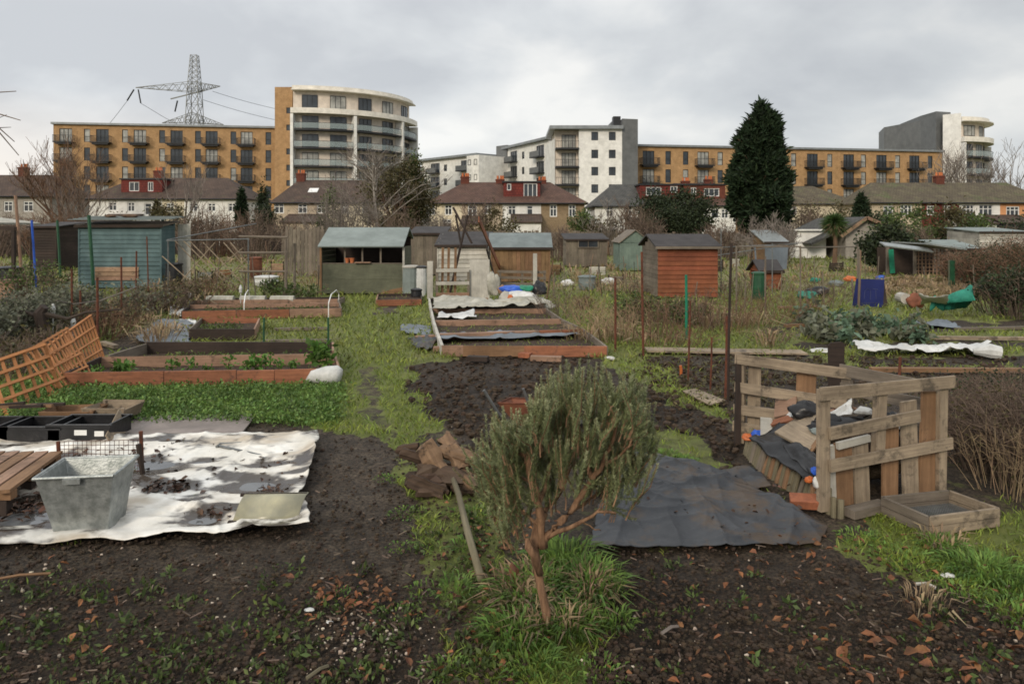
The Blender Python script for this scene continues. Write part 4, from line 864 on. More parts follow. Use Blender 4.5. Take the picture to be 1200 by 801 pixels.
bare_tree('bare tree over the right terrace roof beside the white curved tower', 1133, 100, Z(178,100), 'twig_grey', lv=4, kids=5, spread=.8, tr=.4)
bare_tree('bare tree at the far right edge above the terrace roof', 1180, 98, Z(180,98), 'twig_grey', lv=4, kids=4, spread=.8, tr=.4)
bare_tree('small bare tree by the red tiled houses in the middle', 565, 60, Z(226,60), 'twig', lv=4, kids=4, spread=.9, tr=.3)
bare_tree('fine bare tree just right of the dark round evergreen', 745, 50, Z(232,50), 'twig', lv=4, kids=4, tr=.3)
bare_tree('tangled pale bare tree under the tall cypress', 880, 42, Z(250,42), 'twig_grey', lv=4, kids=5, spread=1.0, tr=.25)
bare_tree('slim bare tree under the right side of the cypress', 918, 44, Z(246,44), 'twig_grey', lv=4, kids=4, spread=.8, tr=.25)
# branch ends reaching in at the left edge from a tree outside the frame
bt = thing('bare_tree', 'bare tree whose branch tips reach in at the upper left edge', 'tree', (X(-120,14),14,0)); a = MB(); b = MB(); c = bt.location.copy()
a.tube([c, c+Vector((0,0,1.5)), c+Vector((.1,0,3.4)), c+Vector((.2,0,5.2))], [.16,.13,.09,.05], 8)
for (y0,x1,y1,xm,ym) in ((118,19,107,-30,110),(112,24,141,-20,128),(150,17,166,-10,142),(160,22,182,-5,150)):
    b.tube([c+Vector((.08,0,2.6+U(0,1.4))), at(-60,y0,14), at(xm,ym,14), at(x1,y1,14)], [.05,.025,.016,.008], 5); b.tube([at(xm,ym,14), at(xm+18,ym+U(-10,14),14.3)], [.012,.006], 3)
a.build('trunk', 'bark', bt, smooth=True); b.build('branches', 'twig', bt)
# palm
c = Vector((X(978,38),38,0)); root = thing('cabbage_palm', 'cabbage palm with a round spiky green head', 'palm tree', c); zt = Z(262,38); t = MB(); t.tube([c, c+Vector((.05,0,zt*.5)), c+Vector((0,0,zt))], [.14,.11,.1], 8); t.build('trunk', 'bark', root)
n = 650; v = rng.normal(size=(n,3)); v /= np.linalg.norm(v,axis=1)[:,None]; v[:,2] = v[:,2]*.9+.12; L_ = (.62+.35*rng.random(n))[:,None]; s = np.cross(v, rng.normal(size=(n,3))); s /= np.linalg.norm(s,axis=1)[:,None]; P0 = np.array(c)+np.array([0,0,zt]); V = np.empty((n,4,3)); V[:,0] = P0+v*.05; V[:,1] = P0+v*L_*.5+s*.024; V[:,2] = P0+v*L_; V[:,2,2] -= .22*L_[:,0]; V[:,3] = P0+v*L_*.5-s*.024; bulk('fronds', V.reshape(-1,3), 4, 'palm', root)
n = 160; v = rng.normal(size=(n,3)); v[:,2] = -abs(v[:,2])*1.6; v /= np.linalg.norm(v,axis=1)[:,None]; V = np.empty((n,4,3)); s = np.cross(v, rng.normal(size=(n,3))); s /= np.linalg.norm(s,axis=1)[:,None]; V[:,0] = P0; V[:,1] = P0+v*.3+s*.02; V[:,2] = P0+v*.75; V[:,3] = P0+v*.3-s*.02; bulk('dead_fronds', V.reshape(-1,3), 4, 'straw', root)
# garden shrubs in front of the houses: (label, px, d, w, row of top, material, kind)
SH = [
 ('brown twiggy shrub at the far left behind the blue pole', 18, 50, 5.5, 246, 'twig', 't'), ('dense brown shrub behind the green post on the left', 62, 48, 4.5, 244, 'twig_red', 't'),
 ('dark twiggy shrub left of the teal shed roof', 88, 50, 3.5, 238, 'twig', 't'), ('brown bare shrub right of the teal shed roof', 232, 46, 3.5, 240, 'twig', 't'),
 ('russet bare shrub in front of the small dark conifer', 262, 50, 4, 243, 'twig_red', 't'), ('dark leafless shrub left of the plank fence', 300, 46, 4.4, 246, 'twig', 't'),
 ('olive shrub behind the teal shed', 205, 56, 3.2, 240, 'leaf_olive', 'l'), ('dull green shrub below the brown gabled extension on the left', 128, 58, 3.4, 251, 'leaf_olive', 'l'),
 ('brown shrub in front of the beige house wall', 340, 56, 4.2, 251, 'twig', 't'), ('brown round shrub in front of the white triple window house', 575, 58, 4.0, 246, 'leaf_olive', 'l'),
 ('bare shrub in front of the cream end of the red roofed row', 513, 56, 2.6, 246, 'twig_grey', 't'), ('small green shrub at the brick end of the red roofed row', 680, 56, 1.9, 249, 'leaf_green', 'l'),
 ('grey green shrub below the slate roofed white house', 706, 54, 2.6, 256, 'leaf_olive', 'l'), ('greyish bare shrub left of the dark round evergreen', 757, 48, 3.0, 240, 'twig', 't'),
 ('bare shrub between the evergreen and the cypress', 846, 46, 3.6, 256, 'twig', 't'), ('pale bare shrub right below the cypress', 905, 40, 3.0, 258, 'twig_grey', 't'),
 ('brown shrub climbing the front of the mossy roofed house', 945, 56, 4.8, 233, 'twig', 't'), ('rusty brown shrub under the mossy roof', 968, 60, 4.4, 236, 'leaf_olive', 'l'),
 ('dark green shrub at the left of the right terrace', 1030, 56, 3.0, 250, 'holly', 'l'), ('bright green shrub right of the gabled garage', 1052, 44, 3.2, 251, 'leaf_green', 'l'),
 ('tall green shrub in front of the maroon house front', 1082, 46, 3.6, 244, 'leaf_green', 'l'), ('olive green shrub in front of the white bay windows', 1108, 45, 3.0, 246, 'leaf_olive', 'l'),
 ('spreading green shrub below the orange fronted house', 1135, 48, 2.8, 252, 'leaf_green', 'l'), ('brown shrub at the right edge below the terrace', 1180, 46, 4.5, 262, 'twig', 't'),
 ('small dark shrub in front of the right terrace extension', 1215, 50, 4, 256, 'holly', 'l'),
 ('brown shrub behind the lattice shelter', 1068, 40, 3.0, 262, 'twig', 't'), ('dark shrub left of the lattice shelter', 1045, 34, 2.4, 268, 'holly', 'l'),
 ('low brown shrub behind the blue grey roofed shed', 655, 44, 3.4, 262, 'twig', 't'), ('bare bush behind the pale board shed', 535, 46, 3.2, 256, 'twig', 't'),
 ('dark bush behind the fence at the far left', -20, 48, 5.5, 240, 'twig', 't'),
]
for lb, px, d, w, row, mt, kd in SH:
    if kd == 't': twig_bush(lb, px, d, w, Z(row,d), mt, 90, sub=7, r=.017)
    else: shrub(lb, px, d, w, Z(row,d), mt, 2600, .19)
# brown hedge at the right
for i, (px, d, w, row, lb) in enumerate(((1165,23,2.4,285,'thick reddish brown hedge bush at the right edge behind the green tarp'),(1205,21,2.6,282,'brown hedge bush at the right frame edge'),(1130,25,1.8,292,'reddish brown bush beside the dark green post on the right'),(1190,28,3,276,'brown bush at the right edge in front of the terrace'))):
    twig_bush(lb, px, d, w, Z(row,d), 'twig_red', 150, sub=9, r=.008, leaf='holly' if i < 2 else 'twig_red', nl=2600, ls=.06, name='hedge_bush')
# fences behind the plots
def fence(label, pa, da, pb, db, h, mt='w_grey', bw=.15, gap=.012, post=2.0, rails=True, name='fence'):
    A = Vector((X(pa,da),da,0)); B = Vector((X(pb,db),db,0)); root = thing(name, label, 'fence', (A+B)/2); L = (B-A).length; t = (B-A)/L; nn = Vector((t.y,-t.x,0)); mb = MB(); k = int(L/(bw+gap))
    for i in range(k): p = A+t*(i+.5)*L/k; hh = h*U(.94,1.03); mb.beam(p+Vector((0,0,.02)), p+Vector((U(-.01,.01),0,hh)), bw*U(.9,1), .018, up=nn)
    mb.build('boards', mt, root); r = MB()
    for z in (.3*h,.85*h): r = MB(); r.beam(A+nn*-.035+Vector((0,0,z)), B+nn*-.035+Vector((0,0,z)), .04, .08); r.build('rail', mt, root)
    for i in range(int(L/post)+1): p = A+t*min(L,i*post)-nn*.09; q = MB(); q.beam(p+Vector((0,0,-.2)), p+Vector((0,0,h*1.05)), .08, .08); q.build('post', mt, root)
fence('weathered grey plank fence between the wire frame and the open fronted shed', 334, 31, 380, 30, Z(266,31)-.05, bw=.19)
fence('long dark board fence along the back gardens on the left', -120, 54, 330, 54, 1.7, 'w_dark', bw=.25, gap=.02)
fence('weathered board fence along the gardens behind the sheds in the middle', 330, 52, 760, 52, 1.75, 'w_grey', bw=.25, gap=.02)
fence('garden fence behind the plots on the right', 760, 50, 1320, 50, 1.7, 'w_grey', bw=.25, gap=.02)
# ---------------------------------------------------------------- sheds and structures
def boards_h(mb, x0, x1, z0, z1, y, bh=.13, t=.02, lap=.012, jit=.004):
    n = max(1, round((z1-z0)/bh)); h = (z1-z0)/n
    for i in range(n): z = z0+(i+.5)*h; mb.beam((x0,y-lap*(i%2)*0+U(-jit,jit),z), (x1,y+U(-jit,jit),z+U(-.004,.004)), t, h*1.04, up=(0,.2,1))
def boards_v(mb, x0, x1, z0, z1, y, bw=.14, t=.02, skew=.0):
    n = max(1, round((x1-x0)/bw)); w = (x1-x0)/n
    for i in range(n): xx = x0+(i+.5)*w; mb.beam((xx,y+U(-.003,.003),z0+U(0,.02)), (xx+U(-skew,skew),y,z1-U(0,.02)), w*.95, t, up=(0,1,0))
def side_boards(mb, x, y0, y1, z0, z1f, z1b, bh=.13):
    n = max(1, round((max(z1f,z1b)-z0)/bh))
    for i in range(n):
        z = z0+(i+.5)*bh
        if z < max(z1f,z1b):
            a, b = y0, y1
            if z > min(z1f,z1b): 
                k = (z-z1f)/((z1b-z1f) or 1)
                if z1f < z1b: a = y0+(y1-y0)*k
                else: b = y0+(y1-y0)*k
            mb.beam((x,a,z),(x,b,z),.02,bh*.97)
def shed(label, px0, px1, d, base, eave, wallm, roofm, depth=1.8, rise=.25, kind='pent', vert=False, door=None, win=None, name='shed', cat='shed', over=.12, bh=.13):
    """front face between two columns at distance d; local x from the left end"""
    x0, x1 = X(px0,d), X(px1,d); w = x1-x0; h = Z(eave,d); root = thing(name, label, cat, ((x0+x1)/2,d,0)); a, b = -w/2, w/2
    mb = MB(); (boards_v if vert else boards_h)(mb, a, b, .03, h, 0, bh)
    hb = h+rise if kind == 'pent' else h
    n = int(hb/bh); 
    side_boards(mb, a+.01, .02, depth, .03, h, hb, bh); side_boards(mb, b-.01, .02, depth, .03, h, hb, bh); mb.quad((b,depth,.02),(a,depth,.02),(a,depth,hb),(b,depth,hb))
    if kind == 'gable':        # gable end faces the camera
        s = MB(); n = max(2,int(rise/.08))
        for i in range(n): z = h+(i+.5)*rise/n; k = 1-(i+.5)/n; mb.beam((a*k,0,z),(b*k,0,z),.02,rise/n*.97); mb.beam((a*k,depth,z),(b*k,depth,z),.02,rise/n*.97)
    mb.build('wall', wallm, root, world=False); r = MB()
    if kind == 'pent': r.beam((0,-over,h+.03-over*rise/depth), (0,depth+over,h+rise+.03+over*rise/depth), w+2*over, .05)
    elif kind == 'gable':
        for e in (a,b): r.beam((0,depth/2,h+rise+.03), (e*1.12,depth/2,h-.02), depth+2*over, .04)
    elif kind == 'ridge':
        sl = math.hypot(depth/2, rise); r.beam((0,-over,h-.03), (0,depth/2,h+rise), w+2*over, .045); r.beam((0,depth+over,h-.03), (0,depth/2,h+rise), w+2*over, .045)
    r.build('roof', roofm, root, world=False)
    f = MB(); f.beam((a-over+.01,-over-.012,h-.0), (b+over-.01,-over-.012,h-.0), .02, .09)
    if kind != 'gable': f.build('fascia', 'w_dark', root, world=False)
    if kind == 'ridge':
        g = MB()
        for e in (a,b):
            for i in range(4): z = h+(i+.5)*rise/4-.02; k = 1-(i+.5)/4; g.beam((e*.995,depth/2*(1-k)+.02,z),(e*.995,depth-depth/2*(1-k),z),.018,rise/4*.97)
        g.build('gable_boards', wallm, root, world=False)
    for e in (a,b): c = MB(); c.beam((e,-.022,.02),(e,-.022,h-.02),.05,.025,up=(0,1,0)); c.build('corner_trim', wallm, root, world=False)
    if door: q = MB(); boards_v(q, door[0], door[1], .06, min(h-.08,1.8), -.03, .12); o = q.build('door', door[2], root, world=False); q = MB(); q.tube([(door[0]+.1,-.06,.95),(door[0]+.1,-.06,1.07)], .012, 6); q.build('handle', 'dark_metal', o, world=False)
    if win: window(root, win[0], win[1], win[2], win[3], -.16, 2, win[4] if len(win) > 4 else 'w_grey', 'glass', fw=.04)
    return root
# teal shed on the left with a patch of other boards
d = 24.5; root = shed('faded teal boarded shed on the left with flat weathered roof and low brown patch', 93, 189, d, 0, 265, 'teal', 'w_grey', 1.0, .12, bh=.15); w = X(189,d)-X(93,d)
q = MB(); boards_h(q, -w/2+.55, w/2-.75, .28, .72, -.035, .15); q.build('patch_boards', 'w_pinkish', root, world=False)
q = MB(); [q.beam((-w/2-.2+i*.02,-.2+i*.28,Z(258,d)+.03*i+.02), (w/2+U(.1,.4),-.18+i*.35,Z(258,d)+.03*i+.02), .3, .025) for i in range(5)]; q.build('roof_sheets', 'felt_blue', root, world=False)
q = MB(); q.lump((.1,.4,Z(258,d)+.15), .18, (1.6,1,.4)); q.lump((-.6,.5,Z(258,d)+.15), .12, (1.8,1,.4)); q.build('roof_debris', 'bark', root, world=False)
q = MB(); boards_v(q, w/2+.1, w/2+.55, .03, Z(262,d), 1.0, .14); q.build('side_panel', 'w_white', root, world=False)
# open fronted shed
d = 22.3; x0, x1 = X(377,d), X(472,d); w = x1-x0; root = thing('open_shed', 'open fronted shed with grey felt roof, green tinged boards and two terracotta pots', 'shed', ((x0+x1)/2,d,0)); a, b = -w/2, w/2
zs, zt, zr = Z(309,d), Z(288,d), Z(267,d+1.1)
q = MB(); q.box((0,0,zs/2+.02), (w,.02,zs-.04)); q.box((0,-.014,zs/2+.015), (w-.04,.012,.03)); q.build('front_panel', 'w_green', root, world=False, bevel=.004)
for e in (a,b): q = MB(); boards = [q.beam((e,0.02,z),(e,1.8,z),.02,.14) for z in np.arange(.09, zt, .145)]; q.build('side_wall', 'w_green', root, world=False)
q = MB(); q.box((0,1.8,zr/2), (w,.02,zr)); q.build('back_wall', 'w_dark', root, world=False)
q = MB(); q.beam((0,-.25,zt-.02),(0,1.1,zr),w+.12,.04); q.build('roof', 'felt_grey', root, world=False); q = MB(); q.beam((0,1.1,zr),(0,2.0,zr-.35),w+.12,.04); q.build('rear_roof', 'felt_grey', root, world=False)
for px in (404,424.5,446): q = MB(); q.beam((X(px,d)-root.location.x,.03,zs),(X(px,d)-root.location.x,.03,zt),.05,.05); q.build('post', 'w_grey', root, world=False)
q = MB(); q.beam((a-.02,-.03,0),(a-.02,-.03,zt-.05),.06,.05); q.build('corner_post', 'w_brown', root, world=False); q = MB(); q.beam((b+.03,-.03,0),(b+.03,-.03,zt-.05),.06,.05); q.build('corner_post', 'w_white', root, world=False)
q = MB(); q.box((0,.06,zs+.012), (w,.16,.022)); q.build('ledge', 'w_grey', root, world=False)
q = MB(); q.prism([(b-.75,.03),(b-.02,.03),(b-.02,.22),(b-.35,.16)], 'y', -.03, -.016); q.build('stained_board', 'w_brown', root, world=False)
P0 = root.location
def flower_pot(c, h, r, label, group=None, m='terracotta'):
    q = MB(); q.tube([c, c+Vector((0,0,h*.8))], [r*.7,r*.95], 12); q.tube([c+Vector((0,0,h*.8)), c+Vector((0,0,h))], [r*1.08,r*1.1], 12); tag(q.build('flower_pot', m), label, 'flower pot', group)
flower_pot(Vector((X(406,d),d+.06,zs+.025)), .15, .075, 'left terracotta pot on the ledge of the open fronted shed', 'pots on the shed ledge'); flower_pot(Vector((X(412,d),d+.06,zs+.025)), .15, .075, 'right terracotta pot on the ledge of the open fronted shed', 'pots on the shed ledge')
q = MB(); q.box((X(425.5,d),d-.02,zs+.045), (.48,.2,.035)); tag(q.build('tray', 'w_pinkish'), 'pale pink tray lying on the ledge of the open fronted shed', 'tray')
# other sheds, left to right
shed('dark felt roofed shed just right of the open fronted shed', 482, 520, 31, 0, 274, 'w_grey', 'felt_dark', 2.2, .25, vert=True)
shed('pale weathered board shed behind the tall black leaning post', 513, 572, 27.5, 0, 288, 'w_white', 'felt_dark', 2.4, .45, bh=.16)
shed('wooden shed with a blue grey felt roof behind the pile of bags', 576, 644, 27, 0, 291, 'w_brown', 'felt_blue', 2.4, .55, vert=True, kind='ridge', bh=.16)
shed('small weathered shed with a wide dark window in the middle distance', 664, 711, 37, 0, 281, 'w_grey', 'felt_dark', 2.6, .25, vert=True, win=(-.45,.6,1.0,1.42))
shed('pale green gabled shed left of the red brown shed', 727, 762, 34, 0, 284, 'teal_light', 'w_grey', 2.4, .55, kind='gable', vert=True)
shed('dark old shed far left behind the bushes with reddish boards', 36, 66, 34, 0, 266, 'w_dark', 'felt_dark', 2.4, .2)
# red brown shed, seen at a corner
d = 21.2; x0, x1 = X(771,d), X(841,d); w = x1-x0; root = thing('shed', 'red brown boarded shed with dark ridged roof among dry weeds right of centre', 'shed', ((x0+x1)/2,d,0)); a, b = -w/2, w/2; h = Z(290,d)
q = MB(); boards_h(q, a, b, .03, h, 0, .135); q.build('wall', 'w_shed_red', root, world=False)
sl = X(753,d+1.9)-root.location.x; q = MB()
for z in np.arange(.08, h+.02, .135): q.beam((a,.02,z),(sl,1.9,z+.0),.02,.13)
for i, z in enumerate((h+.08,h+.2)): q.beam(Vector((a,0,0)).lerp(Vector((sl,1.9,0)),.2+i*.18)+Vector((0,0,z)), Vector((a,0,0)).lerp(Vector((sl,1.9,0)),.8-i*.18)+Vector((0,0,z)), .02, .12)
q.build('side_wall', 'w_grey', root, world=False); q = MB(); q.quad((b,0,.02),(b-.2,1.9,.02),(b-.2,1.9,h),(b,0,h)); q.quad((b-.2,1.9,.02),(sl,1.9,.02),(sl,1.9,h),(b-.2,1.9,h)); q.build('rear_wall', 'w_shed_red', root, world=False)
m1, m2 = Vector(((a+sl)/2-.12,.95,h+.34)), Vector((b-.02,.95,h+.34)); q = MB(); e1, e2 = Vector((a-.10,-.14,h-.0)), Vector((b+.1,-.14,h-.0)); f1, f2 = Vector((sl-.12,2.05,h)), Vector((b-.1,2.05,h)); tk = Vector((0,0,.05))
for (p,q_,r__,s_) in ((e1,e2,m2,m1),(m1,m2,f2,f1)):
    q.quad(p+tk,q_+tk,r__+tk,s_+tk); q.quad(s_,r__,q_,p); q.quad(p,q_,q_+tk,p+tk); q.quad(q_,r__,r__+tk,q_+tk); q.quad(s_,p,p+tk,s_+tk); q.quad(r__,s_,s_+tk,r__+tk)
q.build('roof', 'felt_dark', root, world=False); q = MB(); q.beam(e1+Vector((0,-.015,.0)), e2+Vector((0,-.015,0)), .02, .07); q.build('fascia', 'w_grey', root, world=False)
q = MB(); q.beam((sl+.35,1.2,.4),(sl+.35,1.2,1.3),.3,.02,up=(1,0,0)); q.build('window_panel', 'glass', root, world=False)
# wire frame (leaning poles) left of centre
def pole(label, px, top, base, r=.02, m='rust', lean=0, name='metal_post', cat='post', group=None, square=False, knob=False):
    c = gp(px, base); t = at(px+lean, top, c.y); q = MB()
    if square: q.beam(c+Vector((0,0,-.1)), t, r*2, r*2)
    else: q.tube([c+Vector((0,0,-.1)), c.lerp(t,.5)+Vector((U(-.01,.01),0,0)), t], r, 7)
    return tag(q.build(name, m, origin=c), label, cat, group)
def frame(label, pts, posts, m, r=.02, name='pole_frame', cat='frame', diag=()):
    c = gp(*posts[0][:2]); root = thing(name, label, cat, c)
    for px, base, top in posts: g = gp(px, base); q = MB(); q.tube([g, at(px,top,g.y)], r, 6); q.build('upright', m, root)
    for a, b in pts: q = MB(); q.tube([a,b], r*.85, 6); q.build('rail', m, root)
    for a, b in diag: q = MB(); q.tube([a,b], r*.8, 5); q.build('cane', 'w_pale', root)
    return root
dz = gp(288,345).y; D = lambda px, py: at(px,py,dz)
frame('frame of thin grey poles with crossed canes left of the open fronted shed', [(D(195,282),D(292,280)),(D(196,281),at(300,262,dz+3))], [(291,345,280),(197,343,282)], 'steel', .022,
      diag=[(D(222,282),D(282,343)),(D(262,284),D(292,318)),(D(292,300),D(250,342)),(D(205,282),D(262,342)),(D(215,282),D(275,342)),(D(238,284),D(290,338)),(D(190,300),D(240,345)),(D(252,284),D(205,338)),(D(285,290),D(225,342)),(D(270,284),D(292,310))])
dz2 = gp(337,352).y
frame('tall grey timber post pair with wire rails left of the plank fence', [(at(280,296,dz2),at(337,296,dz2)),(at(280,318,dz2),at(337,318,dz2)),(at(280,277,dz2),at(337,278,dz2))], [(335,352,280),(345,350,285)], 'w_grey', .04)
dz3 = gp(937,372).y; E = lambda px, py: at(px,py,dz3)
frame('fruit cage frame of thin poles on the right with a slack top rail', [(E(863,289),E(937,289)),(E(937,290),at(1004,289,gp(1005,356).y))], [(863,376,288),(938,372,288),(1005,356,288),(1007,362,292)], 'w_grey', .02)
frame('smaller pole frame behind the red brown shed with a sloping rail', [(at(815,303,24),at(935,285,24)),(at(842,290,24),at(935,285,24))], [(845,342,268),(905,345,285)], 'steel', .018)
# tall poles in the left background
pole('pale crooked wooden pole at the far left', 27, 229, 345, .045, 'w_pinkish', -9, 'wooden_pole'); pole('bright blue pole near the left edge', 43, 258, 342, .035, 'blue_bright', -6, 'blue_pole')
pole('dark green post left of the teal shed', 71, 258, 330, .045, 'green_paint', -4, 'green_post'); pole('dark green post crossing the left front of the teal shed', 110, 252, 345, .05, 'green_paint', -6, 'green_post')
pole('green post at the right corner of the teal shed', 193, 257, 335, .04, 'green_paint', -2, 'green_post')
# rusty posts, left cluster and centre
rp = [('rusty post with a knotted top in front of the teal shed patch', 142,301,378,0),('thin rusty post right of the teal shed patch', 160,294,368,0),('leaning rusty post by the right half of the teal shed', 174,277,345,-2),
      ('rusty post behind the top corner of the orange trellis', 114,325,412,0),('thick rusty post left of the orange trellis top', 84,315,392,0),('short rusty post beside the dark vine stump', 94,340,388,0),
      ('left of the two rusty posts right of the rough raised bed', 721,325,411,0),('tall rusty post with grey upper half beside dry weeds', 754,295,416,-2)]
for lb, px, t, b, ln in rp: pole(lb, px, t, b, .02, 'rust', ln, 'rusty_post', group='rusty posts')
pole('tall black post in front of the fruit cage frame', 853, 285, 470, .016, 'w_dark', 4, 'rusty_post'); pole('thin rusty rod right of the orange marker', 806, 352, 447, .014, 'rust', 3, 'rusty_rod'); pole('short thin rod between two taller rusty rods', 832, 395, 455, .012, 'rust', 2, 'rusty_rod')
pole('dark rusty rod nearest the compost pallets', 850, 370, 465, .018, 'rust', 2, 'rusty_rod')
pole('short rusty stake behind the compost pallets', 1052, 418, 452, .02, 'rust', 3, 'rusty_rod')
pole('green tipped stake in front of the red brown shed', 804, 322, 400, .025, 'green_plastic', 0, 'green_stake'); pole('orange marker peg at the edge of the grass strip', 797.5, 428, 440, .02, 'orange_plastic', 0, 'marker_peg')
pole('dark green post by the right hedge', 1115, 305, 342, .07, 'green_paint', 0, 'green_post', square=True); pole('grey stake right of the white water butt', 897, 300, 375, .02, 'w_grey', 0, 'stake'); 
bp = [(229,300,352),(252,302,350),(372,310,348),(300,300,350),(620,318,350),(648,318,352),(663,300,340),(690,315,350),(700,305,338),(735,300,345),(880,320,360),(915,318,362),(955,300,345),(1028,300,340),(1085,312,342),(1142,310,350),(1160,318,352),(60,318,350),(34,322,352),(200,318,358),(560,320,345),(812,330,372),(872,330,380),(967,318,366)]
for i, (px, t, b) in enumerate(bp): 
    near = ['behind the left raised bed','left of the open shed','by the right plots','near the middle sheds'][0 if px < 260 else 1 if px < 400 else 3 if px < 760 else 2]
    pole(f'thin garden cane standing {near}', px, t, b, .012, 'w_grey', U(-6,6), 'garden_cane', 'cane', 'garden canes '+near)
# leaning black post pair and orange plank by the bin
c = at(527,315,22); q = MB(); q.beam(at(527,345,21.5), at(548,252,21.8), .07, .05); q.beam(at(540,285,21.9), at(534,252,22.1), .05, .04); tag(q.build('leaning_post', 'w_dark'), 'tall black timber leaning above the pallet bin', 'post')
q = MB(); q.beam(at(553,285,24), at(531,243,24.4), .06, .05); tag(q.build('leaning_post', 'w_dark', ), 'black timber leaning to the left behind the taller black post', 'post')
q = MB(); q.beam(gp(588,330)+Vector((0,0,.35)), at(561,257,22.6), .2, .04, up=(1,0,0)); tag(q.build('leaning_plank', 'w_orange'), 'long orange plank leaning to the left above the pile of bags', 'plank')
q = MB(); q.beam(gp(584,334)+Vector((-.12,.1,.2)), at(570,290,23.2), .16, .03, up=(1,0,0)); tag(q.build('leaning_plank', 'w_dark'), 'dark plank leaning under the long orange plank', 'plank')
# pallet bin in the middle distance
d = 20.5; root = thing('pallet_bin', 'compost bin of grey white pallets under the leaning black post', 'compost bin', (X(535,d),d,0)); g = lambda px, py, dd=0: at(px,py,d+dd)-root.location
q = MB(); q.beam(g(504,350),g(504,306),.16,.05,up=(0,1,0)); q.build('post', 'w_white', root, world=False)
q = MB(); q.beam(g(512,350,-.1),g(512,316,-.1),.07,.04,up=(0,1,0)); q.beam(g(549,350,-.1),g(549,316,-.1),.07,.04,up=(0,1,0)); q.build('upright', 'w_grey', root, world=False)
for yy in (317,332,345): q = MB(); q.beam(g(511,yy,-.13),g(550,yy-.5,-.13),.03,.09,up=(0,-.1,1)); q.build('slat', 'w_white' if yy < 340 else 'w_pinkish', root, world=False)
for xx in (518,525,533): q = MB(); q.beam(g(xx,350,.1),g(xx+1,290,.1),.07,.03,up=(0,1,0)); q.build('back_slat', 'w_brown', root, world=False)
q = MB(); q.beam(g(562,350,-.02),g(562,304,-.02),.56,.025,up=(0,1,0)); q.build('side_panel', 'w_white', root, world=False)
q = MB(); q.beam(g(515,353,-.5),g(572,351,-.5),.06,.1); tag(q.build('edging_board', 'w_pinkish', root, world=False))
d4 = 21.6; root = thing('pallet', 'low grey pallet standing behind the bags under the orange plank', 'pallet', (X(610,d4),d4,0)); 
for yy in (318,325,332,339): q = MB(); q.beam(at(583,yy,d4)-root.location, at(640,yy+1,d4)-root.location, .02, .08, up=(0,0,1)); q.build('slat', 'w_grey', root, world=False)
for xx in (586,612,638): q = MB(); q.beam(at(xx,349,d4+.04)-root.location, at(xx,317,d4+.04)-root.location, .07, .05, up=(0,1,0)); q.build('upright', 'w_grey', root, world=False)
pole('pale plank standing on end by the pallet behind the bags', 627, 297, 348, .06, 'w_white', 0, 'upright_plank', 'plank', square=True); pole('crooked dark branch stuck in the ground right of the bags', 640, 305, 352, .025, 'bark', 8, 'branch', 'branch')
# water butts, bins, tubs
def barrel(label, px, base, h, r, m, name='water_butt', cat='water butt', lid=None):
    c = gp(px, base); root = thing(name, label, cat, c); q = MB(); q.tube([c, c+Vector((0,0,h*.1)), c+Vector((0,0,h*.5)), c+Vector((0,0,h*.95)), c+Vector((0,0,h))], [r*.85,r*.9,r,r*.93,r*.95], 14); q.build('body', m, root, smooth=False)
    q = MB(); q.tube([c+Vector((0,0,h)), c+Vector((0,0,h+.04)), c+Vector((0,0,h+.07))], [r*1.03,r*1.03,r*.6], 14); q.build('lid', lid or m, root); return root
barrel('grey water butt right of the open fronted shed', 482, 346, .85, .27, 'felt_grey', lid='w_white'); barrel('white sack topped bin between the grey water butt and pallet bin', 494, 347, .85, .16, 'white_bag', 'bin', 'bin', 'black_plastic')
barrel('black bucket on the grass before the pallet bin', 488, 352, .28, .16, 'black_plastic', 'bucket', 'bucket'); barrel('white tub behind the wire frame on the left', 312, 335, .3, .42, 'white_bag', 'tub', 'tub'); barrel('dark green compost bin behind the frame posts', 889, 352, .75, .2, 'green_paint', 'compost_bin', 'compost bin')
barrel('rusty oil drum by the wire rails on the left', 300, 326, .8, .25, 'rust_brown', 'oil_drum', 'drum'); barrel('black water butt near the right corner of the teal shed', 204, 338, .8, .28, 'black_plastic'); barrel('pale blue tank among the plots right of the middle', 688, 339, .4, .3, 'felt_blue', 'tank', 'tank')
barrel('black bin beneath the shelter at the far left', 12, 345, .8, .38, 'black_plastic', 'bin', 'bin')
# shelter at far left
d = 22; root = thing('shelter', 'open shelter with a pale sagging roof at the left frame edge', 'shelter', (X(-20,d),d,0)); L = root.location
q = MB(); q.beam(at(-70,250,d+1)-L, at(19,262,d+1)-L, 2.4, .06, up=(0,0,1)); q.build('roof', 'cloth_pale', root, world=False); q = MB(); q.beam(at(-70,262,d)-L, at(19,268,d)-L, .06, .12); q.build('beam', 'w_dark', root, world=False)
for px in (-60,16): q = MB(); q.beam((X(px,d)-L.x,0,0),(X(px,d)-L.x,0,Z(266,d)),.09,.09); q.build('post', 'w_dark', root, world=False)
q = MB(); q.box((X(14,21)-L.x,-1,.28), (.62,.5,.55)); q.build('crate', 'w_pinkish', root, world=False)
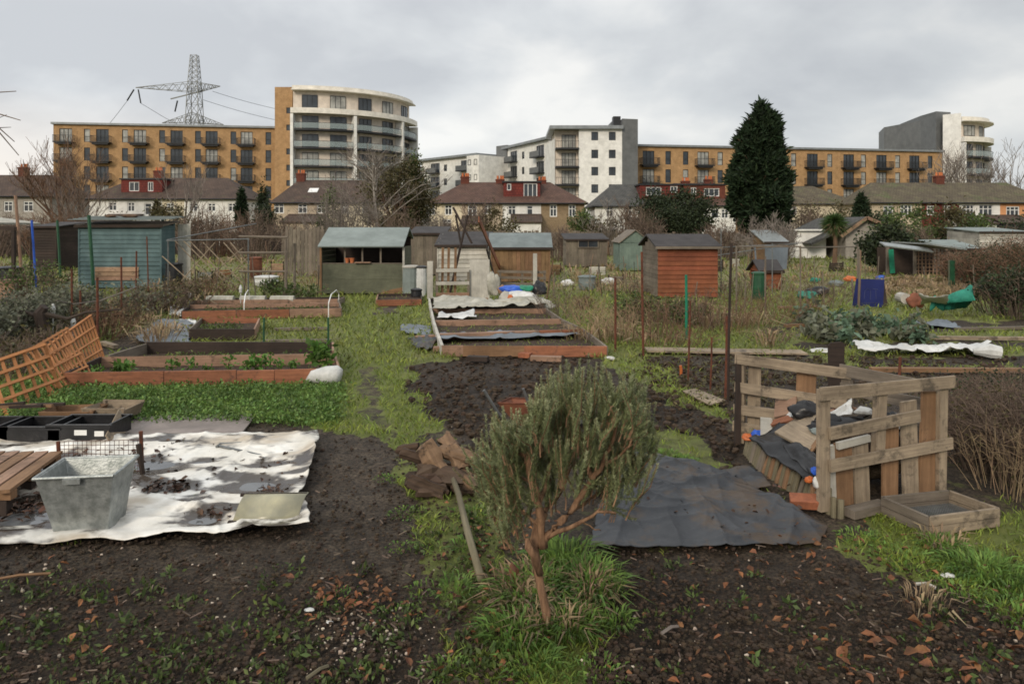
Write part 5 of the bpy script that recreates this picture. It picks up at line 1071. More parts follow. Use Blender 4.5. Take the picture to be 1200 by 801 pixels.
# right side structures
d = 30; root = thing('lattice_shelter', 'open lean-to shelter with a pale sheet roof and dark lattice side on the right', 'shelter', (X(1070,d),d,0)); L = root.location; g = lambda px, py, dd=0: at(px,py,d+dd)-L
q = MB(); q.beam(g(1032,285,-.3)+Vector((1.1,0,.02)), g(1110,291,-.3), 2.6, .06, up=(0,0,1)); q.beam(g(1034,286,-1.5), g(1090,293,-1.5), .5, .05, up=(0,-.3,1)); q.build('roof', 'galv', root, world=False)
for px in (1040,1072,1108): q = MB(); q.beam(g(px,325),g(px,288),.1,.1); q.build('post', 'w_grey', root, world=False)
q = MB(); 
for k in range(9): q.beam(g(1072+k*4.3,325),g(1072+k*4.3,292),.035,.03,up=(0,1,0))
for k in range(7): q.beam(g(1072,296+k*4.3,-.03),g(1107,296+k*4.3,-.03),.03,.03)
q.build('lattice', 'w_pinkish', root, world=False); q = MB(); q.box((g(1072,300).x+.3,1.3,.6), (2.4,.03,1.2)); q.build('back_wall', 'w_dark', root, world=False)
q = MB(); q.beam(g(1046,320,-.2),g(1044,292,-.2),.2,.03,up=(0,1,0)); q.build('door_panel', 'green_plastic', root, world=False)
shed('long low felt roofed shed right of the lattice shelter', 1112, 1150, 31, 0, 292, 'w_grey', 'felt_grey', 2, .3, bh=.2); shed('flat green grey roofed shed at the far right under the terrace', 1148, 1205, 40, 0, 272, 'w_white', 'felt_grey', 3, .2, bh=.2)
shed('small low dark shed with pale end behind the fruit cage', 893, 914, 24, 0, 318, 'w_shed_red', 'felt_dark', 1.2, .35, kind='ridge')
shed('small shed with a tilted corrugated roof and brown boards right of the cypress', 897, 922, 38, 0, 284, 'w_brown', 'galv', 2, .55)
q = MB(); c = at(905,300,27); q.beam(Vector((c.x-.55,27,.02)), Vector((c.x-.55,27.3,1.35)), .05, .05); q.quad((X(897,27),27,.55),(X(922,27),27,.5),(X(925,27),27.1,1.35),(X(897,27),27.1,1.4)); q.quad((X(897,27),27.02,1.4),(X(925,27),27.12,1.35),(X(922,27),27.02,.5),(X(897,27),27.02,.55)); tag(q.build('tarpaulin', 'bluegrey'), 'blue grey tarpaulin hung from the poles behind the fruit cage', 'tarpaulin')
# deep blue board
c = gp(1018,360); d = c.y; root = thing('notice_board', 'deep blue free standing board with faint pale line drawing', 'board', c); q = MB(); w = .82; q.prism([(-w/2,.05),(w/2-.04,.0),(w/2+.0,.72),(-w/2+.1,.74)], 'y', 0, .03); q.build('panel', 'blue', root, world=False)
q = MB()
for pts in ([(-.12,.22),(-.1,.42),(-.02,.5),(.05,.43),(.04,.2)], [(.1,.48),(.24,.46),(.18,.44),(.19,.22)], [(-.2,.12),(.28,.12)]):
    q.tube([(a,-.005,b) for a, b in pts], .007, 4)
q.build('drawing', 'blue_line', root, world=False)
for e in (-w/2+.06,w/2-.02): q = MB(); q.beam((e,.04,0),(e+.03,.25,.72),.04,.03); q.build('leg', 'w_grey', root, world=False)
q = MB(); q.beam((w/2+.02,.02,0),(w/2+.08,.34,.66),.05,.14,up=(1,0,0)); q.build('side_board', 'w_dark', root, world=False)
pole('pale post crossing the left part of the blue board', 1006, 293, 361, .03, 'w_pinkish', 2, 'stake')
# ---------------------------------------------------------------- sheets and tarpaulins
def sheet(name, label, cat, left, right, m, nu=60, nv=60, z0=.012, amp=.02, fr=3.0, fine=.006, edge=0.0, edge_low=True, dips=(), thick=.004, seed=0, parent=None, hf=None, curl=0, kind=None, rag=.0, folds=0, foldh=.03):
    """cloth between two edge outlines given as (column,row[,height]) points from back to front"""
    def samp(P, k):
        P = [gp(p[0], p[1], p[2] if len(p) > 2 else 0) for p in P]; ls = [0]
        for a, b in zip(P[:-1], P[1:]): ls.append(ls[-1]+(b-a).length)
        r = []
        for i in range(k+1):
            s = ls[-1]*i/k; j = max(q for q in range(len(P)-1) if ls[q] <= s+1e-9); r.append(P[j].lerp(P[j+1], (s-ls[j])/(ls[j+1]-ls[j])))
        return np.array([tuple(v) for v in r])
    Lf, Rt = samp(left, nv), samp(right, nv); u = np.linspace(0,1,nu+1)[None,:,None]; G = Lf[:,None,:]*(1-u)+Rt[:,None,:]*u; x, y, z = G[...,0].copy(), G[...,1].copy(), G[...,2].copy()
    if rag: x += (fbm(x*5+seed, y*5, 3)-.5)*rag; y += (fbm(x*5+seed+30, y*5, 3)-.5)*rag
    w1 = fbm(x*fr*.6+seed, y*fr+seed, 3); rid = 1-np.abs(2*fbm(x*fr*.7+y*fr*.5+seed*3, y*fr*.9-x*fr*.4, 3)-1); z = z+z0+amp*(w1-.42)*1.4+amp*.9*np.clip(rid-.82,0,1)*4+fine*fbm(x*14+seed, y*14, 2)
    dm = np.zeros_like(x); cx_, cy_ = x.mean(), y.mean(); rs = random.Random(seed)
    for k in range(folds):
        a = rs.uniform(0,PI); ox, oy = rs.uniform(x.min(),x.max()), rs.uniform(y.min(),y.max()); t = (x-ox)*math.cos(a)+(y-oy)*math.sin(a)*1.0; dd = -(x-ox)*math.sin(a)+(y-oy)*math.cos(a)+.12*(fbm(t*1.4+k*7, t*0+k, 2)-.5)
        wd = rs.uniform(.018,.05); L_ = rs.uniform(.3,1.0); A_ = foldh*rs.uniform(.35,1.2); z = z+A_*np.exp(-np.abs(dd)/wd)*np.exp(-(t/L_)**2)
    for (px, py, r, dep) in dips: c = gp(px, py); dd = np.exp(-(((x-c.x)**2+(1.6*(y-c.y))**2)/r**2)); z = z*(1-.9*dd)+.004*dd
    if hf is not None: z = z+hf(x, y, u[...,0]+0*x, np.linspace(0,1,nv+1)[:,None]+0*x)
    z = np.maximum(z, .003); V = np.stack([x,y,z],-1).reshape(-1,3); mb = MB(); mb.V = [tuple(v) for v in V]; k = nu+1
    for i in range(nv):
        for j in range(nu): a = i*k+j; mb.face((a+k,a+k+1,a+1,a), [(x[i+1,j],y[i+1,j]),(x[i+1,j+1],y[i+1,j+1]),(x[i,j+1],y[i,j+1]),(x[i,j],y[i,j])])
    o = mb.build(name, m, parent, smooth=True, origin=None if parent else (float(x.mean()),float(y.mean()),0)); s = o.modifiers.new('thickness','SOLIDIFY'); s.thickness = thick; s.offset = 1
    if label or cat: tag(o, label, cat, kind=kind)
    return o
pud = [(305,572,.40,1),(240,613,.26,1),(178,548,.36,1),(165,536,.13,1),(25,608,.42,1),(236,543,.13,1),(60,545,.4,1),(190,577,.22,1),(300,548,.2,1)]
def hump(x, y, u, v): return .035*np.exp(-((y-gp(100,632).y)/.12)**2)*np.abs(np.sin(x*5.3+1))+.04*np.exp(-((u-1)/.04)**2)*(.5+.5*np.sin(y*4))
TP = sheet('white_tarpaulin', 'large dirty white tarpaulin spread on the ground at the left under the galvanised tub', 'tarpaulin', [(-60,514),(-90,560),(-60,648)], [(374,509,.03),(366,550,.03),(352,585,.02),(360,622,.02)], 'white_tarp', 220, 170, .014, .017, 2.0, .003, dips=pud, seed=3, hf=hump, rag=.08, folds=60, foldh=.024)
# wet mud and rot stains with their own shapes, kept as a mask on the cloth
_v = np.empty(len(TP.data.vertices)*3); TP.data.vertices.foreach_get('co', _v); _v = _v.reshape(-1,3)+np.array(TP.location); _m = np.zeros(len(_v))
for px, py, rx, ry in ((305,572,.36,.22),(238,613,.2,.13),(178,548,.34,.2),(165,560,.2,.2),(25,608,.36,.36),(236,543,.1,.07),(60,550,.4,.3),(195,575,.30,.10),(325,580,.2,.1),(70,600,.3,.2),(120,545,.3,.14),(330,548,.26,.06),(350,560,.12,.05),(200,522,.16,.05),(260,600,.14,.06),(0,570,.3,.2),(228,592,.16,.06)):
    c = gp(px,py); r_ = np.sqrt(((_v[:,0]-c.x)/rx/1.3)**2+((_v[:,1]-c.y)/ry/1.3)**2); _m = np.maximum(_m, 1.15-r_)
_m = _m+(fbm(_v[:,0]*5+3,_v[:,1]*7,5)-.5)*2.3; _m = np.clip((_m-.05)*2.6,0,1); _t = np.clip((fbm(_v[:,0]*1.8+30,_v[:,1]*2.6,5)-.46)*4.5,0,.9)
_c = TP.data.color_attributes.new('stain','FLOAT_COLOR','POINT'); _c.data.foreach_set('color', np.stack([_m,_t,_t*0,_t*0+1],1).ravel().astype(np.float32))
def stain_mat():
    m = mat('stained white tarpaulin', (.78,.76,.71), (.62,.59,.52), .4, 2.2, .4, bscale=6, grime=.85, bdist=.03); nt = m.node_tree; N = nt.nodes; L = nt.links; b = [n for n in N if n.type == 'BSDF_PRINCIPLED'][0]
    a = N.new('ShaderNodeAttribute'); a.attribute_name = 'stain'; sp = N.new('ShaderNodeSeparateColor'); L.new(a.outputs['Color'], sp.inputs[0]); src = b.inputs['Base Color'].links[0].from_socket
    x1 = N.new('ShaderNodeMix'); x1.data_type = 'RGBA'; L.new(sp.outputs[1], x1.inputs[0]); L.new(src, x1.inputs[6]); x1.inputs[7].default_value = (.40,.34,.26,1)
    x2 = N.new('ShaderNodeMix'); x2.data_type = 'RGBA'; L.new(sp.outputs[0], x2.inputs[0]); L.new(x1.outputs[2], x2.inputs[6]); x2.inputs[7].default_value = (.055,.045,.037,1); L.new(x2.outputs[2], b.inputs['Base Color'])
    r = N.new('ShaderNodeMapRange'); r.inputs[3].default_value = .42; r.inputs[4].default_value = .16; L.new(sp.outputs[0], r.inputs[0]); L.new(r.outputs[0], b.inputs['Roughness']); return m
TP.data.materials[0] = stain_mat()
def puddle(px, py, rx, ry, z, label):
    c = gp(px, py, z); n = 28; ph = U(0,9); P = [(c.x+math.cos(a)*rx*(.7+.6*fbm(np.cos(a)*1.5+ph, np.sin(a)*1.5+ph)), c.y+math.sin(a)*ry*(.7+.6*fbm(np.cos(a)*1.5+ph+4, np.sin(a)*1.5+ph))) for a in [2*PI*i/n for i in range(n)]]
    q = MB(); q.V = [(float(a),float(b),z) for a,b in P]; q.face(tuple(range(n))); tag(q.build('puddle', 'puddle', origin=(c.x,c.y,z)), label, 'puddle', kind='structure')
for i, (px, py, rx, ry, lb) in enumerate(((305,572,.30,.17,'murky puddle in the right part of the white tarpaulin'),(238,613,.15,.10,'puddle at the front edge of the white tarpaulin'),(175,547,.24,.14,'puddle by the rusty mesh on the white tarpaulin'),(25,608,.22,.32,'puddle at the left of the tub on the tarpaulin'),(235,543,.06,.045,'small puddle near the back of the tarpaulin'),(60,548,.25,.2,'puddle behind the tub'))):
    puddle(px, py, rx*1.0, ry*1.05, .0185, lb)
def tl(cx, cy, s, n):
    return [gp(random.gauss(cx,s), random.gauss(cy,s*.3))+Vector((0,0,U(.0,.025))) for _ in range(int(n*2.2))]
tl_pts = tl(195,574,18,34)+tl(320,580,10,14)+tl(285,567,30,10)+tl(15,600,22,40)+tl(60,585,25,20)+tl(180,532,30,22)+tl(130,540,30,20)+tl(255,605,14,12)+tl(300,548,30,12)+tl(340,545,12,6)+tl(200,524,10,12)
it = iter(tl_pts); M['wet_leaf'] = mat('wet dark leaves', (.10,.045,.028), (.03,.018,.013), .45, 12, .2, island=.7); litter(len(tl_pts), lambda: next(it), .05, 'wet dark leaves lying in heaps on the white tarpaulin', 'wet_leaf', 'wet_leaves')
sheet('weed_membrane', 'dark grey weed membrane spread over the soil right of the rosemary', 'ground sheet', [(735,532),(722,560),(700,600),(692,648)], [(770,534,.02),(850,556,.02),(900,584,.02),(972,622),(960,640)], 'membrane', 190, 170, .016, .03, 1.8, .005, seed=9, rag=.07, folds=48, foldh=.026)
sheet('weed_membrane', 'small fold of grey membrane at the foot of the compost pallets', 'ground sheet', [(800,560),(845,582)], [(880,548,.03),(905,572,.03)], 'membrane', 30, 20, .01, .03, 3, .005, seed=14, rag=.08)
sheet('blue_grey_sheet', 'blue grey sheet lying on the ground at the left between the raised beds', 'ground sheet', [(185,375),(172,390),(160,404)], [(222,376),(226,392),(222,405)], 'bluegrey', 50, 30, .02, .07, 1.2, .01, seed=21, rag=.25)
sheet('plastic_scrap', 'white plastic scrap at the corner of the second raised bed', 'plastic', [(208,376),(214,380)], [(232,377),(230,383)], 'white_bag', 16, 10, .03, .06, 3, .01, seed=5, rag=.1)
sheet('plastic_scrap', 'crumpled white and blue plastic at the left end of the back raised bed', 'plastic', [(200,362),(197,371)], [(222,362),(216,373)], 'white_bag', 16, 10, .05, .1, 3, .01, seed=6, rag=.15)
sheet('blue_grey_sheet', 'blue grey sheet sticking out left of the rough raised bed', 'ground sheet', [(470,381),(468,390)], [(505,384),(506,396)], 'bluegrey', 26, 14, .02, .06, 1.6, .01, seed=31, rag=.1)
sheet('black_sheet', 'crumpled black sheet by the front left corner of the rough raised bed', 'ground sheet', [(478,398),(488,412)], [(512,394),(508,412)], 'membrane', 22, 14, .03, .09, 2.4, .01, seed=33, rag=.15)
sheet('fleece_sheet', 'long white fleece lying across the plots on the right', 'fleece', [(1002,411),(1004,417)], [(1160,408),(1160,418)], 'cloth_pale', 90, 12, .04, .14, 1.4, .01, seed=41, rag=.2).data.materials[0] = M['white_bag']
q = MB(); c = gp(1160,420); q.tube([c+Vector((-.2,.1,.1)), c+Vector((0,0,.12)), c+Vector((.14,-.05,.1))], [.05,.12,.10], 10); tag(q.build('fleece_bundle', 'white_bag'), 'bundled white fleece at the right end of the long fleece', 'fleece')
q = MB(); c = gp(964,412); q.lump(c+Vector((0,0,.02)), .12, (1.8,1,.35), 9); tag(q.build('plastic_scrap', 'white_bag'), 'white plastic scrap left of the long fleece', 'plastic')
litter(70, lambda: gp(random.gauss(845,50), random.gauss(592,18))+Vector((0,0,.03)), .035, 'dead leaves and dirt caught in the folds of the grey weed membrane', 'wet_leaf', 'membrane_leaves')
# scraped flat board on the ground behind the white tarpaulin
root = None; q = MB()
P = [gp(146,491), gp(301,488), gp(283,511), gp(118,526)]
q.V = [tuple(p+Vector((0,0,.02))) for p in P]+[tuple(p+Vector((0,0,.034))) for p in P]
q.face((4,7,6,5), [(0,0),(0,.6),(1.6,.6),(1.6,0)]); [q.face((i,(i+1)%4,4+(i+1)%4,4+i)) for i in range(4)]
M['ply_grey'] = mat('pinkish grey weathered plywood', (.26,.22,.20), (.17,.145,.13), .7, 3, .2, spots=((.09,.075,.06), 4, .6))
tag(q.build('plywood_sheet', 'ply_grey'), 'flat weathered plywood sheet on the ground behind the white tarpaulin', 'board')
# ---------------------------------------------------------------- raised beds
def plank(a, b, h, t=.035, m='w_orange', root=None, name='board', lift=0):
    q = MB(); a, b = Vector(a), Vector(b); q.beam(a+Vector((0,0,h/2+lift)), b+Vector((0,0,h/2+lift)), t, h, jit=.003); return q.build(name, m, root)
def bed_soil(pts, z, root):
    q = MB(); n = 14; a, b, c, d = [Vector(p) for p in pts]; V = []
    for i in range(n+1):
        for j in range(3*n+1):
            p = a.lerp(b, j/(3*n)).lerp(d.lerp(c, j/(3*n)), i/n); V.append((p.x,p.y,z+(float(fbm(p.x*5,p.y*5))-.5)*.06))
    q.V = V; k = 3*n+1
    for i in range(n):
        for j in range(3*n): s = i*k+j; q.face((s,s+1,s+k+1,s+k))
    return q.build('bed_soil', 'soil', root, smooth=True)
# near left bed with two cells
A, B = gp(76,455), gp(397,449); C, D_ = gp(393,428), gp(120,434); E_, F__ = gp(388,420), gp(172,421); G_, H_ = gp(388,420), gp(172,422)
A.z = B.z = 0; root = thing('raised_bed', 'nearest orange board raised bed on the left with two cells, behind the lush grass', 'raised bed', A.lerp(B,.5))
hb = .20
br, bl = gp(392,430), gp(118,434); tr_, tl_ = gp(390,422), gp(178,424)
ab = [A.lerp(B, t) for t in (0,.355,.62,.76,1)]
for i, m in enumerate(('w_orange','w_orange','w_orange','w_orange')): plank(ab[i]+Vector((.004,0,0)), ab[i+1]-Vector((.004,0,0)), hb+U(-.01,.01), .03, m, root)
plank(bl, br+Vector((.0,0,0)), hb, .035, 'w_pinkish', root); plank(A+Vector((-.01,.03,0)), bl, hb, .03, 'w_dark', root); plank(B+Vector((0,.03,0)), br, hb, .03, 'w_pinkish', root)
bt_l, bt_r = gp(172,418), gp(390,418); plank(bt_l, bt_r, .24, .035, 'w_dark', root); plank(bl+Vector((.1,.03,0)), bt_l, .22, .03, 'w_grey', root); plank(br+Vector((-.03,.03,0)), bt_r, .24, .03, 'w_pinkish', root)
bed_soil([A,B,br,bl], .05, root); bed_soil([bl,br,bt_r,bt_l], .06, root)
# second small bed
root = thing('raised_bed', 'small dark sided raised bed in the second row on the left', 'raised bed', gp(260,398)); a, b, c, e = gp(222,398), gp(298,398), gp(304,384), gp(236,384)
plank(a,b,.2,.03,'w_dark',root); plank(e,c,.2,.03,'w_orange',root); plank(a,e,.2,.03,'w_grey',root); plank(b,c,.2,.03,'w_pinkish',root); bed_soil([a,b,c,e], .1, root)
for k, (a, b, h, m, lb) in enumerate((((308,402),(388,401),.06,'w_grey','long grey edging board right of the small dark sided bed'),((256,409),(293,410),.1,'w_orange','orange board lying in front of the small dark sided bed'),((322,387),(385,386),.05,'w_grey','thin grey edging board behind the green hoop posts'))):
    q = MB(); q.beam(gp(*a)+Vector((0,0,h/2)), gp(*b)+Vector((0,0,h/2)), .1, h); tag(q.build('edging_board', m), lb, 'board')
for px, lb in ((309.5,'left'),(384.5,'right')): pole(f'{lb} one of two short dark green posts between the beds', px, 372, 405, .018, 'green_paint', 0, 'green_post', group='short green bed posts')
# back left bed
root = thing('raised_bed', 'long orange raised bed at the back left with pale cloches on its rear edge', 'raised bed', gp(305,374)); a, b, c, e = gp(213,375), gp(400,371), gp(396,359), gp(228,361)
for i in range(3): plank(a.lerp(b,i/3+.002), a.lerp(b,(i+1)/3-.002), .2, .03, ['w_orange','w_orange','w_pinkish'][i], root)
plank(e,c,.2,.03,'w_pinkish',root); m1, m2 = a.lerp(e,.55), b.lerp(c,.55); plank(m1,m2,.2,.03,'w_pinkish',root); plank(a,e,.2,.03,'w_dark',root); plank(b,c,.2,.03,'w_grey',root); bed_soil([a,b,c,e], .1, root)
c1 = c+Vector((0,.75,0)); e1 = e+Vector((0.1,.75,0)); plank(e1,c1,.18,.03,'w_dark',root); plank(c,c1,.18,.03,'w_grey',root); plank(e,e1,.18,.03,'w_grey',root)
for i, (pa, pb, lb) in enumerate(((236,268,'left pale cloche along the back left raised bed'),(276,306,'middle pale cloche along the back left raised bed'),(312,340,'right pale cloche along the back left raised bed'))):
    q = MB(); p, s = gp(pa,361), gp(pb,361); q.tube([p+Vector((0,.35,.18)), s+Vector((0,.35,.18))], .11, 8); tag(q.build('cloche', 'cloth_pale'), lb, 'cloche', 'pale cloches on the back left bed')
for pa, pb, lb in ((286,292,'left white hoop over the back left raised bed'),(385,397,'right white hoop over the back left raised bed')):
    q = MB(); p = gp(pa,373); s = gp(pb,360); q.tube([p, p+Vector((0,0,.35)), p.lerp(s,.25)+Vector((0,0,.5)), p.lerp(s,.75)+Vector((0,0,.5)), s+Vector((0,0,.35)), s], .012, 6); tag(q.build('hoop', 'pvc'), lb, 'hoop', 'white hoops')
# small orange bed
root = thing('raised_bed', 'short orange board bed on the grass in front of the open fronted shed', 'raised bed', gp(467,358)); a, b, c, e = gp(441,358.5), gp(494,357.5), gp(493,350), gp(443,351)
plank(a,b,.16,.03,'w_orange',root); plank(e,c,.16,.03,'w_dark',root); plank(a,e,.16,.03,'w_pinkish',root); plank(b,c,.16,.03,'w_dark',root); bed_soil([a,b,c,e], .1, root)
q = MB(); q.beam(gp(445,349.5)+Vector((0,0,.06)), gp(472,349)+Vector((0,0,.06)), .12, .12); tag(q.build('edging_board', 'w_pinkish'), 'pale board leaning behind the short orange bed', 'board')
# rough right bed of four rows
root = thing('raised_bed', 'large rough raised bed in the middle with worn orange and pinkish cross boards', 'raised bed', gp(610,414)); Ls = [(520,416),(513,402),(508,385),(505,370),(503,357)]; Rs = [(712,416),(684,396),(658,383),(640,370),(628,361)]
L4 = [gp(*p) for p in Ls]; R4 = [gp(*p) for p in Rs]; h = .17
L4[0] = gp(518,417); R4[0] = gp(711,418)
t = L4[0].lerp(R4[0],.13); s = L4[0].lerp(R4[0],.5); plank(L4[0],t,h,.03,'w_pinkish',root); plank(t,s,h,.035,'w_brown',root); plank(s,R4[0],h,.03,'w_orange',root)
plank(L4[1].lerp(R4[1],0),L4[1].lerp(R4[1],.68),h,.12,'w_pinkish',root); plank(L4[1].lerp(R4[1],.685),R4[1],h,.06,'w_orange',root); plank(L4[2],R4[2],h,.07,'w_pinkish',root); plank(L4[3],R4[3],h,.05,'w_pinkish',root); plank(L4[4],R4[4],h,.05,'w_dark',root)
for i in range(4): plank(L4[i],L4[i+1],h+.01,.05,'w_white',root); plank(R4[i],R4[i+1],h,.04,'w_grey',root); bed_soil([L4[i],R4[i],R4[i+1],L4[i+1]], .06, root)
sheet('liner', None, None, [(516,392,.1),(514,400,.1)], [(665,388,.1),(683,394,.1)], 'bluegrey', 60, 8, .02, .05, 2, .01, seed=51, parent=root)
sheet('pale_sheet', 'crumpled pale sheet over the back of the rough raised bed', 'sheet', [(507,352,.2),(508,360,.25)], [(636,350,.15),(640,360,.2)], 'cloth_pale', 90, 16, .0, .13, 1.2, .03, seed=61, rag=.2)
sheet('plastic_scrap', 'white plastic laid in the second row of the rough raised bed', 'plastic', [(514,368,.12),(513,374,.12)], [(556,368,.12),(558,375,.1)], 'white_bag', 30, 10, .02, .1, 2, .02, seed=63, rag=.1)
for a, b, m, lb in (((508,412),(535,412),'w_pinkish','short pale board at the left front corner of the rough raised bed'),((487,399),(520,397),'w_pinkish','board end sticking out left of the rough raised bed'),((622,423),(658,424),'w_pinkish','pinkish board offcut in front of the rough raised bed'),((609,419),(622,420),'brickwork','red brick in front of the rough raised bed'),((548,423),(572,424),'w_dark','dark board offcut under the front of the rough raised bed')):
    q = MB(); q.beam(gp(*a)+Vector((0,0,.05)), gp(*b)+Vector((0,0,.05)), .14, .07); tag(q.build('offcut' if m != 'brickwork' else 'brick', m), lb, 'brick' if m == 'brickwork' else 'board')
# bags and clutter behind the rough bed
def sack(label, c, r, sq, m, name='bag', cat='bag', rough=.55):
    n1, n2 = 26, 18; V = []; q = MB(); o = random.random()*40
    for i in range(n2+1):
        th = PI*i/n2
        for k in range(n1):
            a = 2*PI*k/n1; v = Vector((math.sin(th)*math.cos(a), math.sin(th)*math.sin(a), -math.cos(th))); A_ = float(fbm(v.x*1.3+o+v.z*.7, v.y*1.3+o-v.z*1.1, 3)); B_ = 1-abs(2*float(fbm(v.x*2.6+o+9+v.z*1.9, v.y*2.6-v.z*1.6+o, 3))-1)
            rr = r*(1+rough*(A_-.5)*1.8-rough*.9*max(0,B_-.72)); z = v.z*rr*sq[2]; z = max(z, -r*sq[2]*.62); V.append((c.x+v.x*rr*sq[0], c.y+v.y*rr*sq[1], z+c.z))
    q.V = V
    for i in range(n2):
        for k in range(n1): k2 = (k+1)%n1; q.face((i*n1+k,i*n1+k2,(i+1)*n1+k2,(i+1)*n1+k))
    return tag(q.build(name, m, smooth=True), label, cat)
g = lambda px, py, d: at(px,py,d)
sack('blue bag on top of the clutter behind the rough raised bed', g(601,339,18.6), .24, (1.3,.8,.45), 'blue_bright'); sack('green bag right of the blue bag on the clutter', g(616,338,18.6), .2, (1.2,.8,.45), 'green_plastic'); sack('white sack under the blue and green bags', g(609,348,18.3), .34, (1.5,.9,.4), 'white_bag'); sack('big pale sheet bundle below the white sack', g(612,357,17.8), .45, (1.5,.8,.45), 'cloth_pale', 'sheet_bundle', 'sheet')
sack('brown rag at the left of the blue bag', g(589,340,18.7), .14, (1,.8,.9), 'w_pinkish', 'rag', 'rag'); sack('dark crumpled bag at the right end of the clutter', g(632,339,18.6), .2, (1,.8,1), 'black_plastic'); sack('cream sack left of the white sack', g(592,352,18.2), .2, (.9,.8,1), 'w_white'); sack('grey sack slumped by the pallet bin right panel', g(578,335,19.4), .26, (.7,.7,1.5), 'cloth_pale'); sack('crumpled orange wrapper on the white sack', g(598,349,17.9), .07, (1,1,1.2), 'orange_plastic', 'wrapper', 'wrapper')
# seedlings
def sprout(label, px, base, h, group, s=.06, n=40, m='leaf_bright'):
    c = gp(px, base); root = thing('brassica_plant' , label, 'plant', c, 0, group); q = MB(); q.tube([c, c+Vector((U(-.02,.02),0,h*.6)), c+Vector((U(-.03,.03),0,h))], [.008,.006,.004], 5); q.build('stem', 'leaf_green', root)
    P = np.array(c)+np.stack([rng.normal(size=n)*s*.7, rng.normal(size=n)*s*.7, h*(.45+.6*rng.random(n))],1); bulk('leaves', leaves(P, s, .6, (0,0,.2), 1), 4, m, root)
for px, b, h in ((102,448,.14),(113,447,.2),(137,446,.14),(203,444,.3),(223,443,.26),(243,442,.14),(268,441,.24),(290,440,.2),(312,439,.26),(326,439,.2),(343,437,.16)): sprout('leggy green seedling growing in the front cell of the nearest bed', px, b, h, 'seedlings in the nearest bed')
sprout('bushy bright green plant at the right end of the nearest bed', 374, 440, .42, None, .11, 150); sprout('medium green plant over the middle board of the nearest bed', 300, 440, .26, None, .08, 70); sprout('broad green plant by the left end of the nearest bed', 145, 446, .24, None, .09, 80)
VV = []
for _ in range(240): r = random.random(); c = gp(U(240,395), U(363,371)) if r < .5 else gp(U(190,380), U(424,430)) if r < .8 else gp(U(235,285), U(386,395)); c.z = .1; n = 14; VV.append(leaves(np.array(c)+rng.normal(size=(n,3))*[.05,.05,.03], .05, .5, (0,0,.5)))
tag(bulk('bed_greens', np.concatenate(VV), 4, 'leaf_green', off=np.zeros(3)), 'low green leaves growing in the left raised beds', 'seedlings', kind='stuff')
# white sack at the corner
c = gp(378,450); q = MB(); q.tube([c+Vector((-.22,.02,.03)), c+Vector((-.12,0,.1)), c+Vector((.05,0,.12)), c+Vector((.2,0,.13)), c+Vector((.25,0,.12))], [.03,.09,.12,.12,.08], 12); o = q.build('plastic_sack', 'white_bag', smooth=True); tag(o, 'white plastic sack slumped on the corner of the nearest raised bed', 'sack')
# ---------------------------------------------------------------- trellis panels
def trellis(label, P, nx, nz, m='w_trellis', sw=.028, fw=.03):
    """P corners: top left, top right, bottom right, bottom left"""
    tl_, tr_, br_, bl_ = [Vector(p) for p in P]; root = thing('trellis_panel', label, 'trellis', (bl_+br_)/2); nrm = (tr_-tl_).cross(bl_-tl_).normalized()
    for i in range(nx+1): q = MB(); t = i/nx; q.beam(tl_.lerp(tr_,t)+nrm*.009, bl_.lerp(br_,t)+nrm*.009, sw, .015, up=nrm); q.build('upright_slat', m, root)
    for j in range(nz+1): q = MB(); t = (j+.12)/(nz+.24); q.beam(tl_.lerp(bl_,t)-nrm*.009, tr_.lerp(br_,t)-nrm*.009, sw*1.1, .015, up=nrm); q.build('cross_slat', m, root)
    return root
d1, d2 = gp(78,443).y, gp(124,425).y
trellis('orange trellis panel leaning at the right, overlapping the nearer one', [at(54,405,d1+.15), at(106,368,d2+.15), gp(124,425), gp(76,452)], 14, 4)
trellis('narrow orange trellis panel behind the overlap of the other two', [at(28,412,9.2), at(78,383,10.3), gp(96,452)+Vector((0,.3,0)), gp(52,470)+Vector((0,.25,0))], 9, 4)
trellis('nearer orange trellis panel with wide squares at the left edge', [at(-12,424,8.4), at(52,402,9.0), gp(72,461), gp(8,486)], 5, 4, sw=.035)
# crates
def crate(label, c, w, dp, h, rz, m, lining=None, tilt=0):
    root = thing('crate', label, 'crate', c, rz); t = .02
    for a, s in (((0,-dp/2),(w,t)),((0,dp/2),(w,t)),((-w/2+t/2,0),(t,dp-t)),((w/2-t/2,0),(t,dp-t))):
        q = MB(); q.box((a[0],a[1],h/2), (s[0],s[1],h-.004)) if True else 0; q.build('side', m, root, world=False, bevel=.003)
    q = MB(); q.box((0,0,.012), (w-.05,dp-.05,.018)); q.build('bottom', m, root, world=False); q = MB(); q.box((0,-dp/2-.004,h-.02), (w+.03,.035,.03)); q.box((0,dp/2+.004,h-.02), (w+.03,.035,.03)); q.build('rim', m, root, world=False)
    return root
crate('black plastic crate at the front left of the wooden boxes', gp(32,520)+Vector((0,.2,0)), .62, .38, .17, 0, 'black_plastic'); crate('black plastic crate at the front right with white labels', gp(92,520)+Vector((0,.2,0)), .60, .38, .19, 0, 'black_plastic'); crate('black crate cut by the left frame edge', gp(-22,520)+Vector((0,.2,0)), .5, .38, .17, 0, 'black_plastic')
r_ = [o for o in COL.objects if o.name.startswith('crate') and not o.parent][-2]
for k, xx in enumerate((.02,.2)): q = MB(); q.box((xx,-.2,.11-k*.01), (.12-k*.03,.006,.05)); q.build('sticker', 'pvc', r_, world=False)
